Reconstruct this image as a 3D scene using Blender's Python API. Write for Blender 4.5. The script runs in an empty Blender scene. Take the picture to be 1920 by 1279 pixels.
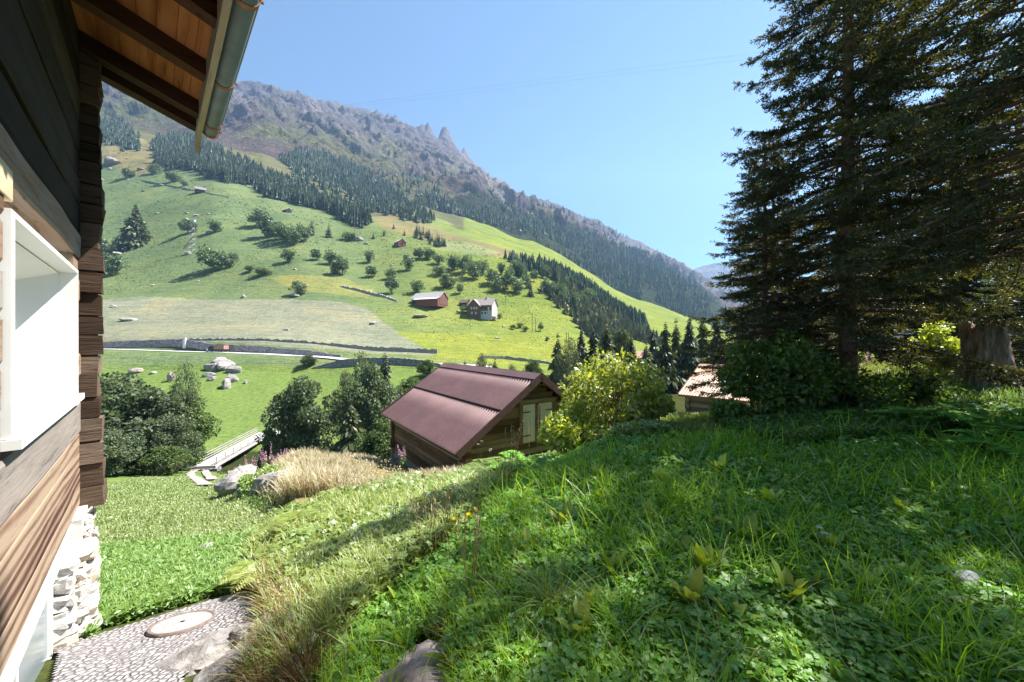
import bpy, math, random
import numpy as np
from mathutils import Vector

R = math.radians
SC = bpy.context.scene
COLL = SC.collection
rng = np.random.default_rng(7)

# ------------------------------------------------------------------ camera, sky, sun, exposure
F = 720.0                                   # focal length in pixels of the 1920 px photograph
cam = bpy.data.cameras.new('camera')
cam.sensor_width = 36.0
cam.lens = 36.0 * F / 1920.0
cam.clip_start = 0.05
cam.clip_end = 20000
cam_ob = bpy.data.objects.new('camera', cam)
cam_ob.rotation_euler = (R(90), 0, 0)
COLL.objects.link(cam_ob)
SC.camera = cam_ob

SUN_EL, SUN_AZ = 56.0, 68.0                 # azimuth clockwise from +Y (away from the camera)
world = bpy.data.worlds.new('World')
SC.world = world
world.use_nodes = True
wn = world.node_tree
bg = wn.nodes['Background']
sky = wn.nodes.new('ShaderNodeTexSky')
sky.sky_type = 'NISHITA'
sky.sun_disc = False
sky.sun_elevation = R(SUN_EL)
sky.sun_rotation = R(SUN_AZ)
sky.altitude = 1500
sky.air_density = 1.0
sky.dust_density = 0.0
sky.ozone_density = 1.8
tint = wn.nodes.new('ShaderNodeMix')          # the clear cyan-blue of high alpine air
tint.data_type = 'RGBA'; tint.blend_type = 'MULTIPLY'
tint.inputs[0].default_value = 1.0
tint.inputs[7].default_value = (0.72, 0.98, 0.97, 1)
wn.links.new(sky.outputs[0], tint.inputs[6])
wn.links.new(tint.outputs[2], bg.inputs['Color'])
bg.inputs['Strength'].default_value = 0.05

sun = bpy.data.lights.new('sun', 'SUN')
sun.energy = 5.0
sun.angle = R(0.5)
sun.color = (1.0, 0.95, 0.86)
sun_ob = bpy.data.objects.new('sun', sun)
sd = Vector((math.sin(R(SUN_AZ)) * math.cos(R(SUN_EL)), math.cos(R(SUN_AZ)) * math.cos(R(SUN_EL)), math.sin(R(SUN_EL))))
sun_ob.rotation_euler = sd.to_track_quat('Z', 'Y').to_euler()
sun_ob.location = sd * 60
COLL.objects.link(sun_ob)

SC.view_settings.view_transform = 'Standard'
SC.view_settings.look = 'None'
SC.view_settings.gamma = 1.0
SC.view_settings.exposure = 1.76
SC.render.engine = 'CYCLES'
cy = SC.cycles
cy.use_denoising = True
cy.max_bounces = 7
cy.diffuse_bounces = 3
cy.glossy_bounces = 2
cy.transmission_bounces = 4
cy.volume_bounces = 1
cy.transparent_max_bounces = 6
cy.caustics_reflective = False
cy.caustics_refractive = False
cy.sample_clamp_indirect = 6.0

# ------------------------------------------------------------------ mesh helpers
def link(o, parent=None):
    COLL.objects.link(o)
    if parent is not None:
        o.parent = parent
    return o

def mesh_data(name, V, Fs, mats, smooth=False, mi=None, cols=None):
    V = np.asarray(V, dtype=np.float32).reshape(-1, 3)
    if isinstance(Fs, np.ndarray):
        Fs = [Fs]
    Fs = [np.asarray(f, dtype=np.int32) for f in Fs if len(f)]
    me = bpy.data.meshes.new(name)
    me.vertices.add(len(V))
    me.vertices.foreach_set('co', V.ravel())
    loops = np.concatenate([f.ravel() for f in Fs])
    tot = np.concatenate([np.full(len(f), f.shape[1], dtype=np.int32) for f in Fs])
    start = np.concatenate([[0], np.cumsum(tot)[:-1]]).astype(np.int32)
    me.loops.add(len(loops))
    me.loops.foreach_set('vertex_index', loops)
    me.polygons.add(len(tot))
    me.polygons.foreach_set('loop_start', start)
    me.polygons.foreach_set('loop_total', tot)
    if mi is not None:
        me.polygons.foreach_set('material_index', np.asarray(mi, dtype=np.int32))
    me.polygons.foreach_set('use_smooth', np.full(len(tot), smooth, dtype=bool))
    for m in (mats if isinstance(mats, (list, tuple)) else [mats]):
        me.materials.append(m)
    me.update(calc_edges=True)
    if cols is not None:
        c = np.concatenate([cols, np.ones((len(cols), 1))], axis=1).astype(np.float32)
        at_ = me.color_attributes.new('tint', 'FLOAT_COLOR', 'POINT')
        at_.data.foreach_set('color', c.ravel())
    return me

class MB:
    """collects shapes that belong to one part"""
    def __init__(s):
        s.V, s.F, s.M, s.n = [], [], [], 0
    def add(s, V, Fs, m=0):
        V = np.asarray(V, dtype=float).reshape(-1, 3)
        if isinstance(Fs, np.ndarray):
            Fs = [Fs]
        for f in Fs:
            f = np.asarray(f, dtype=int)
            if len(f):
                s.F.append(f + s.n)
                s.M.append(np.full(len(f), m))
        s.V.append(V)
        s.n += len(V)
        return s
    def box(s, o, ax, lo, hi, m=0, j=0.0):
        """box between lo and hi along the axes ax (3x3 rows) from origin o"""
        c = np.array([[x, y, z] for x in (lo[0], hi[0]) for y in (lo[1], hi[1]) for z in (lo[2], hi[2])], dtype=float)
        if j:
            c += rng.uniform(-j, j, c.shape)
        V = np.asarray(o) + c @ np.asarray(ax)
        f = np.array([[0, 1, 3, 2], [4, 6, 7, 5], [0, 4, 5, 1], [2, 3, 7, 6], [0, 2, 6, 4], [1, 5, 7, 3]])
        return s.add(V, f, m)
    def tube(s, P, r, sides=8, m=0, caps=True):
        P = np.asarray(P, dtype=float)
        r = np.broadcast_to(np.asarray(r, dtype=float), (len(P),))
        T = np.gradient(P, axis=0)
        T /= np.linalg.norm(T, axis=1)[:, None] + 1e-9
        ref = np.array([0, 0, 1.0]) if abs(T[0][2]) < 0.9 else np.array([1.0, 0, 0])
        A = np.cross(T, ref); A /= np.linalg.norm(A, axis=1)[:, None] + 1e-9
        B = np.cross(T, A)
        a = np.linspace(0, 2 * np.pi, sides, endpoint=False)
        V = P[:, None, :] + r[:, None, None] * (np.cos(a)[None, :, None] * A[:, None, :] + np.sin(a)[None, :, None] * B[:, None, :])
        n = len(P)
        i = np.arange(n - 1)[:, None] * sides
        k = np.arange(sides)[None, :]
        k2 = (k + 1) % sides
        q = np.stack([i + k, i + k2, i + sides + k2, i + sides + k], -1).reshape(-1, 4)
        fs = [q]
        if caps:
            fs.append(np.array([list(range(sides))[::-1]]))
            fs.append(np.array([[(n - 1) * sides + x for x in range(sides)]]))
        return s.add(V.reshape(-1, 3), fs, m)
    def build(s, name, mats, parent=None, smooth=False):
        V = np.concatenate(s.V)
        return link(bpy.data.objects.new(name, mesh_data(name, V, s.F, mats, smooth, np.concatenate(s.M))), parent)

XYZ = np.eye(3)

def obj(name, me, parent=None):
    return link(bpy.data.objects.new(name, me), parent)

def tag(o, label=None, cat=None, group=None, kind=None):
    if label: o['label'] = label
    if cat: o['category'] = cat
    if group: o['group'] = group
    if kind: o['kind'] = kind
    return o

def thing(name, label, cat, loc=(0, 0, 0), rz=0.0, group=None):
    o = bpy.data.objects.new(name, None)
    o.empty_display_size = 0.3
    o.location = loc
    o.rotation_euler = (0, 0, rz)
    link(o)
    return tag(o, label, cat, group)

def copy_tree(src, loc, rz=0.0, sc=(1, 1, 1), label=None, group=None):
    c = src.copy()
    COLL.objects.link(c)
    c.location = loc
    c.rotation_euler = (0, 0, rz)
    c.scale = sc
    if label: c['label'] = label
    if group: c['group'] = group
    for ch in src.children:
        d = ch.copy()
        COLL.objects.link(d)
        d.parent = c
        for g in ch.children:
            e = g.copy()
            COLL.objects.link(e)
            e.parent = d
    return c

# ------------------------------------------------------------------ noise
def _h(ix, iy, iz, s):
    n = (ix * 374761393 + iy * 668265263 + iz * 2147483647 + s * 1274126177) & 0xFFFFFFFF
    n = ((n ^ (n >> 13)) * 1274126177) & 0xFFFFFFFF
    n = ((n ^ (n >> 16)) * 2246822519) & 0xFFFFFFFF
    return ((n ^ (n >> 15)) & 0xFFFFFF) / float(0xFFFFFF)

def vnoise(P, s=0):
    P = np.asarray(P, dtype=float)
    I = np.floor(P).astype(np.int64)
    f = P - I
    f = f * f * (3 - 2 * f)
    out = 0
    for dx in (0, 1):
        wx = f[..., 0] if dx else 1 - f[..., 0]
        for dy in (0, 1):
            wy = f[..., 1] if dy else 1 - f[..., 1]
            for dz in (0, 1):
                wz = f[..., 2] if dz else 1 - f[..., 2]
                out = out + wx * wy * wz * _h(I[..., 0] + dx, I[..., 1] + dy, I[..., 2] + dz, s)
    return out * 2 - 1

def fbm(P, oct=4, s=0, ridged=False):
    P = np.asarray(P, dtype=float)
    a, t, w = 1.0, 0.0, 0.0
    for k in range(oct):
        v = vnoise(P * (2.03 ** k) + 17.3 * k, s + k)
        t = t + a * ((1 - 2 * np.abs(v)) if ridged else v)
        w += a
        a *= 0.5
    return t / w

def inpoly(px, py, poly):
    px, py = np.asarray(px, float), np.asarray(py, float)
    c = np.zeros(px.shape, bool)
    n = len(poly)
    for i in range(n):
        x1, y1 = poly[i]; x2, y2 = poly[(i + 1) % n]
        if y1 == y2: continue
        k = ((y1 > py) != (y2 > py)) & (px < (x2 - x1) * (py - y1) / (y2 - y1) + x1)
        c ^= k
    return c

# ------------------------------------------------------------------ materials
def nmat(name):
    m = bpy.data.materials.new(name)
    m.use_nodes = True
    nt = m.node_tree
    nt.nodes.clear()
    out = nt.nodes.new('ShaderNodeOutputMaterial')
    return m, nt, out

def nd(nt, typ, ins=None, **kw):
    n = nt.nodes.new('ShaderNode' + typ)
    for k, v in kw.items():
        setattr(n, k, v)
    for k, v in (ins or {}).items():
        if isinstance(v, bpy.types.NodeSocket):
            nt.links.new(v, n.inputs[k])
        else:
            n.inputs[k].default_value = v
    return n

def c4(c):
    return (c[0], c[1], c[2], 1.0)

def ramp(nt, fac, stops, interp='LINEAR'):
    n = nt.nodes.new('ShaderNodeValToRGB')
    n.color_ramp.interpolation = interp
    e = n.color_ramp.elements
    while len(e) < len(stops): e.new(0.5)
    for x, (p, c) in zip(e, stops):
        x.position = p
        x.color = c4(c) if len(c) == 3 else c
    nt.links.new(fac, n.inputs['Fac'])
    return n.outputs['Color']

def mixc(nt, fac, a, b, blend='MIX'):
    n = nt.nodes.new('ShaderNodeMix')
    n.data_type = 'RGBA'
    n.blend_type = blend
    for i, v in ((0, fac), (6, a), (7, b)):
        if isinstance(v, bpy.types.NodeSocket): nt.links.new(v, n.inputs[i])
        else: n.inputs[i].default_value = v if i == 0 else c4(v)
    return n.outputs[2]

def coords(nt, kind='Object', scale=(1, 1, 1), rot=(0, 0, 0)):
    t = nt.nodes.new('ShaderNodeTexCoord')
    m = nt.nodes.new('ShaderNodeMapping')
    m.inputs['Scale'].default_value = scale
    m.inputs['Rotation'].default_value = rot
    nt.links.new(t.outputs[kind], m.inputs['Vector'])
    return m.outputs['Vector']

def noise(nt, vec, scale, detail=4, rough=0.55, dist=0.0):
    n = nd(nt, 'TexNoise', {'Vector': vec, 'Scale': scale, 'Detail': detail, 'Roughness': rough, 'Distortion': dist})
    return n.outputs['Fac']

def bump(nt, h, strength, dist):
    return nd(nt, 'Bump', {'Height': h, 'Strength': strength, 'Distance': dist}).outputs['Normal']

def surf(nt, out, color, rough=0.8, normal=None, spec=0.25, metal=0.0):
    p = nd(nt, 'BsdfPrincipled', {'Roughness': rough, 'Specular IOR Level': spec, 'Metallic': metal})
    if isinstance(color, bpy.types.NodeSocket): nt.links.new(color, p.inputs['Base Color'])
    else: p.inputs['Base Color'].default_value = c4(color)
    if normal is not None: nt.links.new(normal, p.inputs['Normal'])
    nt.links.new(p.outputs[0], out.inputs['Surface'])
    return p

def leaf_mat(name, stops, trans=0.35, tcol=None, gloss=0.05, patch=0.0):
    """leaf cards: each leaf its own tone, some light passing through"""
    m, nt, out = nmat(name)
    g = nt.nodes.new('ShaderNodeNewGeometry')
    fac = g.outputs['Random Per Island']
    if patch:
        nz = noise(nt, coords(nt, 'Object'), patch, 2)
        fac = nd(nt, 'Math', {0: fac, 1: nz}, operation='ADD').outputs[0]
        fac = nd(nt, 'Math', {0: fac, 1: 0.5}, operation='MULTIPLY').outputs[0]
    col = ramp(nt, fac, stops)
    oi = nt.nodes.new('ShaderNodeObjectInfo')
    hv = nd(nt, 'HueSaturation', {'Color': col})
    vv = nd(nt, 'MapRange', {'Value': oi.outputs['Random'], 'To Min': 0.8, 'To Max': 1.25})
    nt.links.new(vv.outputs[0], hv.inputs['Value'])
    col = hv.outputs[0]
    d = nd(nt, 'BsdfDiffuse', {'Color': col})
    tc = mixc(nt, 1.0, col, tcol or (1.5, 1.5, 0.7), 'MULTIPLY')
    t = nd(nt, 'BsdfTranslucent', {'Color': tc})
    mx = nd(nt, 'MixShader', {0: trans, 1: d.outputs[0], 2: t.outputs[0]})
    gl = nd(nt, 'BsdfGlossy', {'Color': (0.9, 0.95, 1, 1), 'Roughness': 0.45})
    m2 = nd(nt, 'MixShader', {0: gloss, 1: mx.outputs[0], 2: gl.outputs[0]})
    nt.links.new(m2.outputs[0], out.inputs['Surface'])
    return m

def plain(name, col, rough=0.7, var=0.25, scale=6.0, bumpd=0.0, spec=0.25, metal=0.0):
    m, nt, out = nmat(name)
    v = coords(nt, 'Object')
    n = noise(nt, v, scale, 5)
    a = tuple(x * (1 - var) for x in col); b = tuple(min(1, x * (1 + var)) for x in col)
    c = ramp(nt, n, [(0.3, a), (0.7, b)])
    nm = bump(nt, n, 0.5, bumpd) if bumpd else None
    surf(nt, out, c, rough, nm, spec, metal)
    return m

def wood_mat(name, stops, along, grain=1.0, rings=0.0, bumpd=0.006):
    """weathered wood: grain streaks along the given axis vector, each log its own tone"""
    m, nt, out = nmat(name)
    g = nt.nodes.new('ShaderNodeNewGeometry')
    a = math.atan2(along[1], along[0])
    tc = nt.nodes.new('ShaderNodeTexCoord')
    r = nd(nt, 'VectorRotate', {'Vector': tc.outputs['Object'], 'Angle': -a}, rotation_type='Z_AXIS')
    offs = nd(nt, 'Vector Math'.replace(' ', ''), {0: r.outputs[0]}, operation='ADD')
    cmb = nd(nt, 'CombineXYZ', {0: nd(nt, 'Math', {0: g.outputs['Random Per Island'], 1: 37.0}, operation='MULTIPLY').outputs[0]})
    nt.links.new(cmb.outputs[0], offs.inputs[1])
    mp = nd(nt, 'Mapping', {'Vector': offs.outputs[0], 'Scale': (1.2 * grain, 18 * grain, 18 * grain)})
    n1 = noise(nt, mp.outputs[0], 1.6, 6, 0.65, 0.6)
    mp2 = nd(nt, 'Mapping', {'Vector': offs.outputs[0], 'Scale': (0.8, 3.0, 3.0)})
    n2 = noise(nt, mp2.outputs[0], 1.0, 3)
    f = nd(nt, 'Math', {0: n1, 1: nd(nt, 'Math', {0: g.outputs['Random Per Island'], 1: n2}, operation='ADD').outputs[0]}, operation='ADD').outputs[0]
    f = nd(nt, 'Math', {0: f, 1: 0.4}, operation='MULTIPLY').outputs[0]
    if rings:
        w = nd(nt, 'TexWave', {'Vector': nd(nt, 'Mapping', {'Vector': offs.outputs[0], 'Scale': (0.16, 1.0, 1.0)}).outputs[0], 'Scale': 3.4, 'Distortion': 9.0, 'Detail': 2.0, 'Detail Scale': 0.9, 'Detail Roughness': 0.4}, wave_type='BANDS', bands_direction='Z')
        f = nd(nt, 'Math', {0: f, 1: nd(nt, 'Math', {0: w.outputs['Fac'], 1: rings}, operation='MULTIPLY').outputs[0]}, operation='ADD').outputs[0]
        f = nd(nt, 'Math', {0: f, 1: rings * 0.5}, operation='SUBTRACT').outputs[0]
    c = ramp(nt, f, stops)
    cr = ramp(nt, n1, [(0.28, (0.25, 0.25, 0.25)), (0.42, (1, 1, 1))])
    c = mixc(nt, 0.8, c, cr, 'MULTIPLY')
    surf(nt, out, c, 0.85, bump(nt, n1, 0.7, bumpd), 0.15)
    return m

def rock_mat(name, a, b, lichen=(0.5, 0.48, 0.42), scale=3.0, moss=None):
    m, nt, out = nmat(name)
    v = coords(nt, 'Object')
    n = noise(nt, v, scale, 8, 0.65)
    n2 = noise(nt, v, scale * 5, 6, 0.7)
    c = ramp(nt, n, [(0.3, a), (0.55, b), (0.75, lichen)])
    c = mixc(nt, 0.6, c, ramp(nt, n2, [(0.3, (0.45, 0.43, 0.42)), (0.6, (1.15, 1.12, 1.1))]), 'MULTIPLY')
    if moss:
        gm = nt.nodes.new('ShaderNodeNewGeometry')
        sx = nd(nt, 'SeparateXYZ', {0: gm.outputs['Normal']})
        f = nd(nt, 'MapRange', {'Value': nd(nt, 'Math', {0: sx.outputs[2], 1: n}, operation='MULTIPLY').outputs[0], 'From Min': 0.45, 'From Max': 0.6})
        c = mixc(nt, f.outputs[0], c, moss)
    h = nd(nt, 'Math', {0: n, 1: nd(nt, 'Math', {0: n2, 1: 0.3}, operation='MULTIPLY').outputs[0]}, operation='ADD').outputs[0]
    surf(nt, out, c, 0.9, bump(nt, h, 0.8, 0.15 / scale), 0.2)
    return m

# ------------------------------------------------------------------ the lie of the land: heights along rays of the valley
def col(px, near, far):
    return px, np.array([(y, z) for y, z in near] + [(y, -(p - 640.0) / F * y) for y, p in far], float)

COLS = [
 col(-400, [(1.5, -2.08), (2.5, -2.39), (3.7, -2.76), (5, -3.16), (7, -3.77), (10, -4.7), (14, -5.95)],
     [(20, 921), (30, 901), (45, 889), (58, 868), (75, 790), (90, 728), (103, 685), (115, 652), (120, 651), (121.5, 640), (150, 600), (190, 555), (260, 480), (340, 410), (430, 330), (550, 250), (700, 190)]),
 col(190, [(1.5, -2.08), (2.5, -2.39), (3.7, -2.76), (5, -3.16), (7, -3.77), (10, -4.7), (14, -5.95)],
     [(20, 921), (30, 901), (45, 889), (58, 868), (75, 790), (90, 728), (103, 685), (115, 656), (120, 655), (121.5, 643), (150, 605), (190, 563), (260, 500), (340, 432), (430, 362), (550, 285), (700, 235)]),
 col(400, [(1.5, -2.1), (2.5, -2.38), (3.9, -2.78), (5, -3.12), (7, -3.7), (10, -4.6), (14, -5.8)],
     [(20, 918), (30, 900), (45, 888), (58, 868), (72, 800), (85, 745), (98, 700), (112, 662), (117, 661), (118.5, 649), (150, 605), (188, 563), (245, 490), (340, 405), (440, 340), (550, 300), (700, 272)]),
 col(490, [(1.5, -2.1), (2.5, -2.36), (4, -2.74), (5, -3.0), (7, -3.5), (10, -4.3), (14, -5.3)],
     [(20, 903), (30, 893), (45, 887), (58, 866), (72, 803), (85, 748), (98, 703), (111, 665), (116, 664), (117.5, 652), (150, 608), (188, 565), (240, 495), (340, 415), (430, 365), (550, 322), (700, 290)]),
 col(560, [(1.5, -1.95), (2.5, -2.22), (3.2, -2.38), (4, -2.55), (5, -2.78), (7, -3.15), (10, -3.78), (14, -4.72)],
     [(20, 862), (30, 890), (45, 887), (58, 862), (72, 808), (85, 752), (98, 708), (110, 669), (115, 667.5), (116.5, 658), (150, 611), (185, 572), (235, 500), (330, 422), (420, 388), (550, 345), (700, 312)]),
 col(720, [(1.5, -1.85), (2.5, -2.05), (3.5, -2.22), (5, -2.55), (7, -3.05), (10, -3.8), (14, -4.8)],
     [(20, 866), (30, 900), (45, 880), (60, 838), (80, 755), (95, 708), (104, 681), (109, 679), (113, 672), (130, 648), (165, 603), (215, 545), (290, 474), (350, 435), (420, 418), (550, 395), (700, 370)]),
 col(860, [(1.5, -1.7), (2.5, -1.8), (3.5, -1.95), (5, -2.2), (7, -2.7), (10, -3.55), (12.7, -4.35), (16, -5.4)],
     [(20, 872), (30, 862), (45, 838), (60, 798), (80, 745), (95, 710), (104, 686), (109, 684), (113, 677), (130, 655), (165, 612), (200, 568), (260, 505), (340, 457), (450, 440), (550, 425), (700, 405)]),
 col(1000, [(1.5, -1.62), (2.5, -1.66), (3.5, -1.72), (5, -1.9), (7, -2.35), (10, -3.25), (13, -4.1), (16, -4.9)],
     [(20, 851), (30, 830), (45, 800), (60, 768), (80, 727), (100, 702), (120, 680), (140, 650), (175, 612), (210, 575), (260, 525), (340, 487), (450, 475), (550, 467), (700, 455)]),
 col(1200, [(1.5, -1.6), (5, -1.6), (6.5, -1.65), (8, -1.86), (10, -2.08), (12, -2.4), (14, -2.9)],
     [(20, 794), (25, 785), (40, 762), (60, 738), (80, 718), (100, 702), (140, 676), (180, 655), (220, 640), (300, 612), (450, 590), (700, 565)]),
 col(1400, [(1.5, -1.6), (3.5, -1.55), (5, -1.5), (7, -1.6), (9, -1.82), (12, -2.3)],
     [(20, 775), (27, 770), (45, 745), (80, 706), (140, 674), (250, 650), (450, 640), (700, 632)]),
 col(1600, [(1.5, -1.58), (3.5, -1.5), (5, -1.42), (7, -1.3), (9, -1.05), (11, -0.92), (14, -1.2)],
     [(20, 712), (40, 700), (80, 682), (140, 668), (250, 655), (700, 645)]),
 col(1920, [(1.5, -1.55), (3.5, -1.38), (5, -1.2), (7, -1.08), (9, -0.85), (12, -0.6)],
     [(20, 655), (40, 648), (80, 645), (140, 645), (700, 642)]),
 col(2600, [(1.5, -1.5), (3.5, -1.3), (5, -1.1), (7, -0.9), (9, -0.7), (12, -0.5)],
     [(20, 650), (40, 645), (80, 642), (700, 641)]),
]

def pchip(x, y, q):
    h = np.diff(x); d = np.diff(y) / h
    m = np.zeros_like(y)
    m[0], m[-1] = d[0], d[-1]
    w1, w2 = 2 * h[1:] + h[:-1], h[1:] + 2 * h[:-1]
    ok = d[:-1] * d[1:] > 0
    with np.errstate(divide='ignore', invalid='ignore'):
        hm = (w1 + w2) / (w1 / d[:-1] + w2 / d[1:])
    m[1:-1] = np.where(ok, hm, 0)
    q = np.clip(q, x[0], x[-1])
    i = np.clip(np.searchsorted(x, q) - 1, 0, len(h) - 1)
    t = (q - x[i]) / h[i]
    return (y[i] * (1 + 2 * t) * (1 - t) ** 2 + h[i] * m[i] * t * (1 - t) ** 2
            + y[i + 1] * t * t * (3 - 2 * t) + h[i] * m[i + 1] * t * t * (t - 1))

CPX = np.array([c[0] for c in COLS], float)

def ground_raw(X, Y):
    X, Y = np.broadcast_arrays(np.asarray(X, float), np.asarray(Y, float))
    sh = X.shape
    X, Y = X.ravel(), Y.ravel()
    Yc = np.clip(Y, 1.5, 700)
    px = np.clip(960 + F * X / Yc, CPX[0], CPX[-1])
    ly = np.log(Yc)
    Z = np.stack([pchip(np.log(c[1][:, 0]), c[1][:, 1], ly) for c in COLS])
    k = np.clip(np.searchsorted(CPX, px) - 1, 0, len(CPX) - 2)
    t = (px - CPX[k]) / (CPX[k + 1] - CPX[k])
    t = 0.5 * t + 0.5 * t * t * (3 - 2 * t)
    j = np.arange(len(px))
    return (Z[k, j] * (1 - t) + Z[k + 1, j] * t).reshape(sh)

def ground(X, Y):
    X, Y = np.broadcast_arrays(np.asarray(X, float), np.asarray(Y, float))
    z = ground_raw(X, Y)
    a = np.clip(Y, 1.5, 700)
    P = np.stack([X, Y, np.zeros_like(X)], -1)
    fade = np.clip((a - 122) / 60, 0, 1)
    n1 = fbm(P / 38.0, 4, 3) * 0.0075 * a * fade
    n0 = fbm(P / 1.7, 3, 5) * 0.05 * np.clip(1 - (a - 30) / 60, 0, 1)
    n2 = fbm(P / 9.0, 3, 9) * 0.5 * np.clip((a - 25) / 40, 0, 1) * np.clip((108 - a) / 8, 0, 1)
    return z + n1 + n0 + n2

def proj(X, Y, Z):
    return 960 + F * X / Y, 640 - F * Z / Y

def at(px, py, Y):
    return np.array([(px - 960) / F * Y, Y, (640 - py) / F * Y])

def hit(px, py, y0=2.0, y1=690.0):
    """the point of the ground that the photograph shows at px, py, no nearer than y0"""
    Y = np.exp(np.linspace(math.log(y0), math.log(y1), 900))
    X = (px - 960) / F * Y
    g = ground(X, Y)
    d = (640 - py) / F * Y - g
    k = np.where(d <= 0)[0]
    i = k[0] if len(k) else int(np.argmin(np.abs(d)))
    return np.array([X[i], Y[i], g[i]])
# ------------------------------------------------------------------ setting: ground, hillside, mountain
NXC = 540
S2 = (np.linspace(-300, 2300, NXC) - 960) / F

def grid_faces(nr, nc):
    i = np.arange(nr - 1)[:, None] * nc
    j = np.arange(nc - 1)[None, :]
    a = i + j
    return np.stack([a, a + 1, a + nc + 1, a + nc], -1).reshape(-1, 4)

DRYZ = [(470, 850), (560, 838), (745, 838), (765, 880), (740, 905), (690, 930), (600, 965), (545, 940), (520, 900)]
ROADP = [(60, 655.5), (190, 655.5), (400, 661.5), (490, 664.5), (560, 668.3), (720, 680.3), (860, 685.5), (930, 692)]

def earth_mat():
    m, nt, out = nmat('earth_and_turf')
    v = coords(nt, 'Object')
    a = nd(nt, 'Attribute', attribute_name='tint')
    n1 = noise(nt, v, 1.3, 8, 0.65)
    n2 = noise(nt, v, 14.0, 4, 0.7)
    c = mixc(nt, 1.0, a.outputs['Color'], ramp(nt, n1, [(0.3, (0.55, 0.6, 0.6)), (0.5, (1, 1, 1)), (0.7, (1.35, 1.25, 1.0))]), 'MULTIPLY')
    c = mixc(nt, 0.7, c, ramp(nt, n2, [(0.3, (0.5, 0.5, 0.5)), (0.65, (1.3, 1.3, 1.2))]), 'MULTIPLY')
    surf(nt, out, c, 1.0, bump(nt, n2, 0.8, 0.06), 0.0)
    return m

def hill_mat():
    m, nt, out = nmat('alpine_meadow')
    v = coords(nt, 'Object')
    a = nd(nt, 'Attribute', attribute_name='tint')
    n1 = noise(nt, v, 0.035, 7, 0.6)
    n2 = noise(nt, v, 0.35, 6, 0.68)
    n3 = noise(nt, coords(nt, 'Object', (1, 1, 2.2)), 1.3, 3, 0.7)
    c = mixc(nt, 1.0, a.outputs['Color'], ramp(nt, n1, [(0.32, (0.78, 0.86, 0.85)), (0.5, (1, 1, 1)), (0.68, (1.25, 1.12, 0.95))]), 'MULTIPLY')
    c = mixc(nt, 0.85, c, ramp(nt, n2, [(0.28, (0.62, 0.66, 0.66)), (0.45, (0.95, 0.95, 0.95)), (0.7, (1.18, 1.15, 1.1))]), 'MULTIPLY')
    c = mixc(nt, 0.8, c, ramp(nt, n3, [(0.25, (0.6, 0.62, 0.6)), (0.6, (1.12, 1.1, 1.08))]), 'MULTIPLY')
    n4 = noise(nt, coords(nt, 'Object', (0.035, 0.5, 0.9), (0, 0, -0.12)), 1.0, 5, 0.7, 0.8)          # mowing swathes and cattle treads along the slope
    c = mixc(nt, 0.75, c, ramp(nt, n4, [(0.34, (0.74, 0.76, 0.74)), (0.5, (1, 1, 1)), (0.66, (1.16, 1.13, 1.1))]), 'MULTIPLY')
    h = nd(nt, 'Math', {0: n2, 1: nd(nt, 'Math', {0: n3, 1: 0.4}, operation='MULTIPLY').outputs[0]}, operation='ADD').outputs[0]
    h = nd(nt, 'Math', {0: h, 1: n4}, operation='ADD').outputs[0]
    surf(nt, out, c, 1.0, bump(nt, h, 0.7, 1.1), 0.0)
    return m

# near ground
yl = np.concatenate([np.linspace(-7, 1.2, 14), np.exp(np.linspace(math.log(1.5), math.log(100), 210))])
Yg = np.repeat(yl[:, None], NXC, 1)
Xg = (S2 * 100 / 109)[None, :] * (Yg + 9)
Zg = ground(Xg, Yg)
PXg, PYg = proj(Xg, np.maximum(Yg, 1.0), Zg)
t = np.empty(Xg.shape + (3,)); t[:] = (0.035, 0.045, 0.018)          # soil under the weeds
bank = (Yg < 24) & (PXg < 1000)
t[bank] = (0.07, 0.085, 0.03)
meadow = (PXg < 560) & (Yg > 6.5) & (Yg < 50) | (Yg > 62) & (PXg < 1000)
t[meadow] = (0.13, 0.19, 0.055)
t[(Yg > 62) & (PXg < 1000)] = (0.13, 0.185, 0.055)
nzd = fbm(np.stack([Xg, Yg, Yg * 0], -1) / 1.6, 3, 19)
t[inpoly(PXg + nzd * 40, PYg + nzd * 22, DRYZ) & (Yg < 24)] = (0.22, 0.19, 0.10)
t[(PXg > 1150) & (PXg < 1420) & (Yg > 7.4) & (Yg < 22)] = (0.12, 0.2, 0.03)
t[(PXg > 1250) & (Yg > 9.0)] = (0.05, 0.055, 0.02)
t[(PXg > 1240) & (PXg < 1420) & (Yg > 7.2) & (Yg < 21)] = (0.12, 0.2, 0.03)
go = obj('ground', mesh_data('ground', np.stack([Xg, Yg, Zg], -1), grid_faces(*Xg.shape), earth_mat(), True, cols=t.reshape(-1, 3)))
tag(go, 'grassy garden slope falling to the stream below the wooden house', 'ground', kind='structure')

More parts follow.
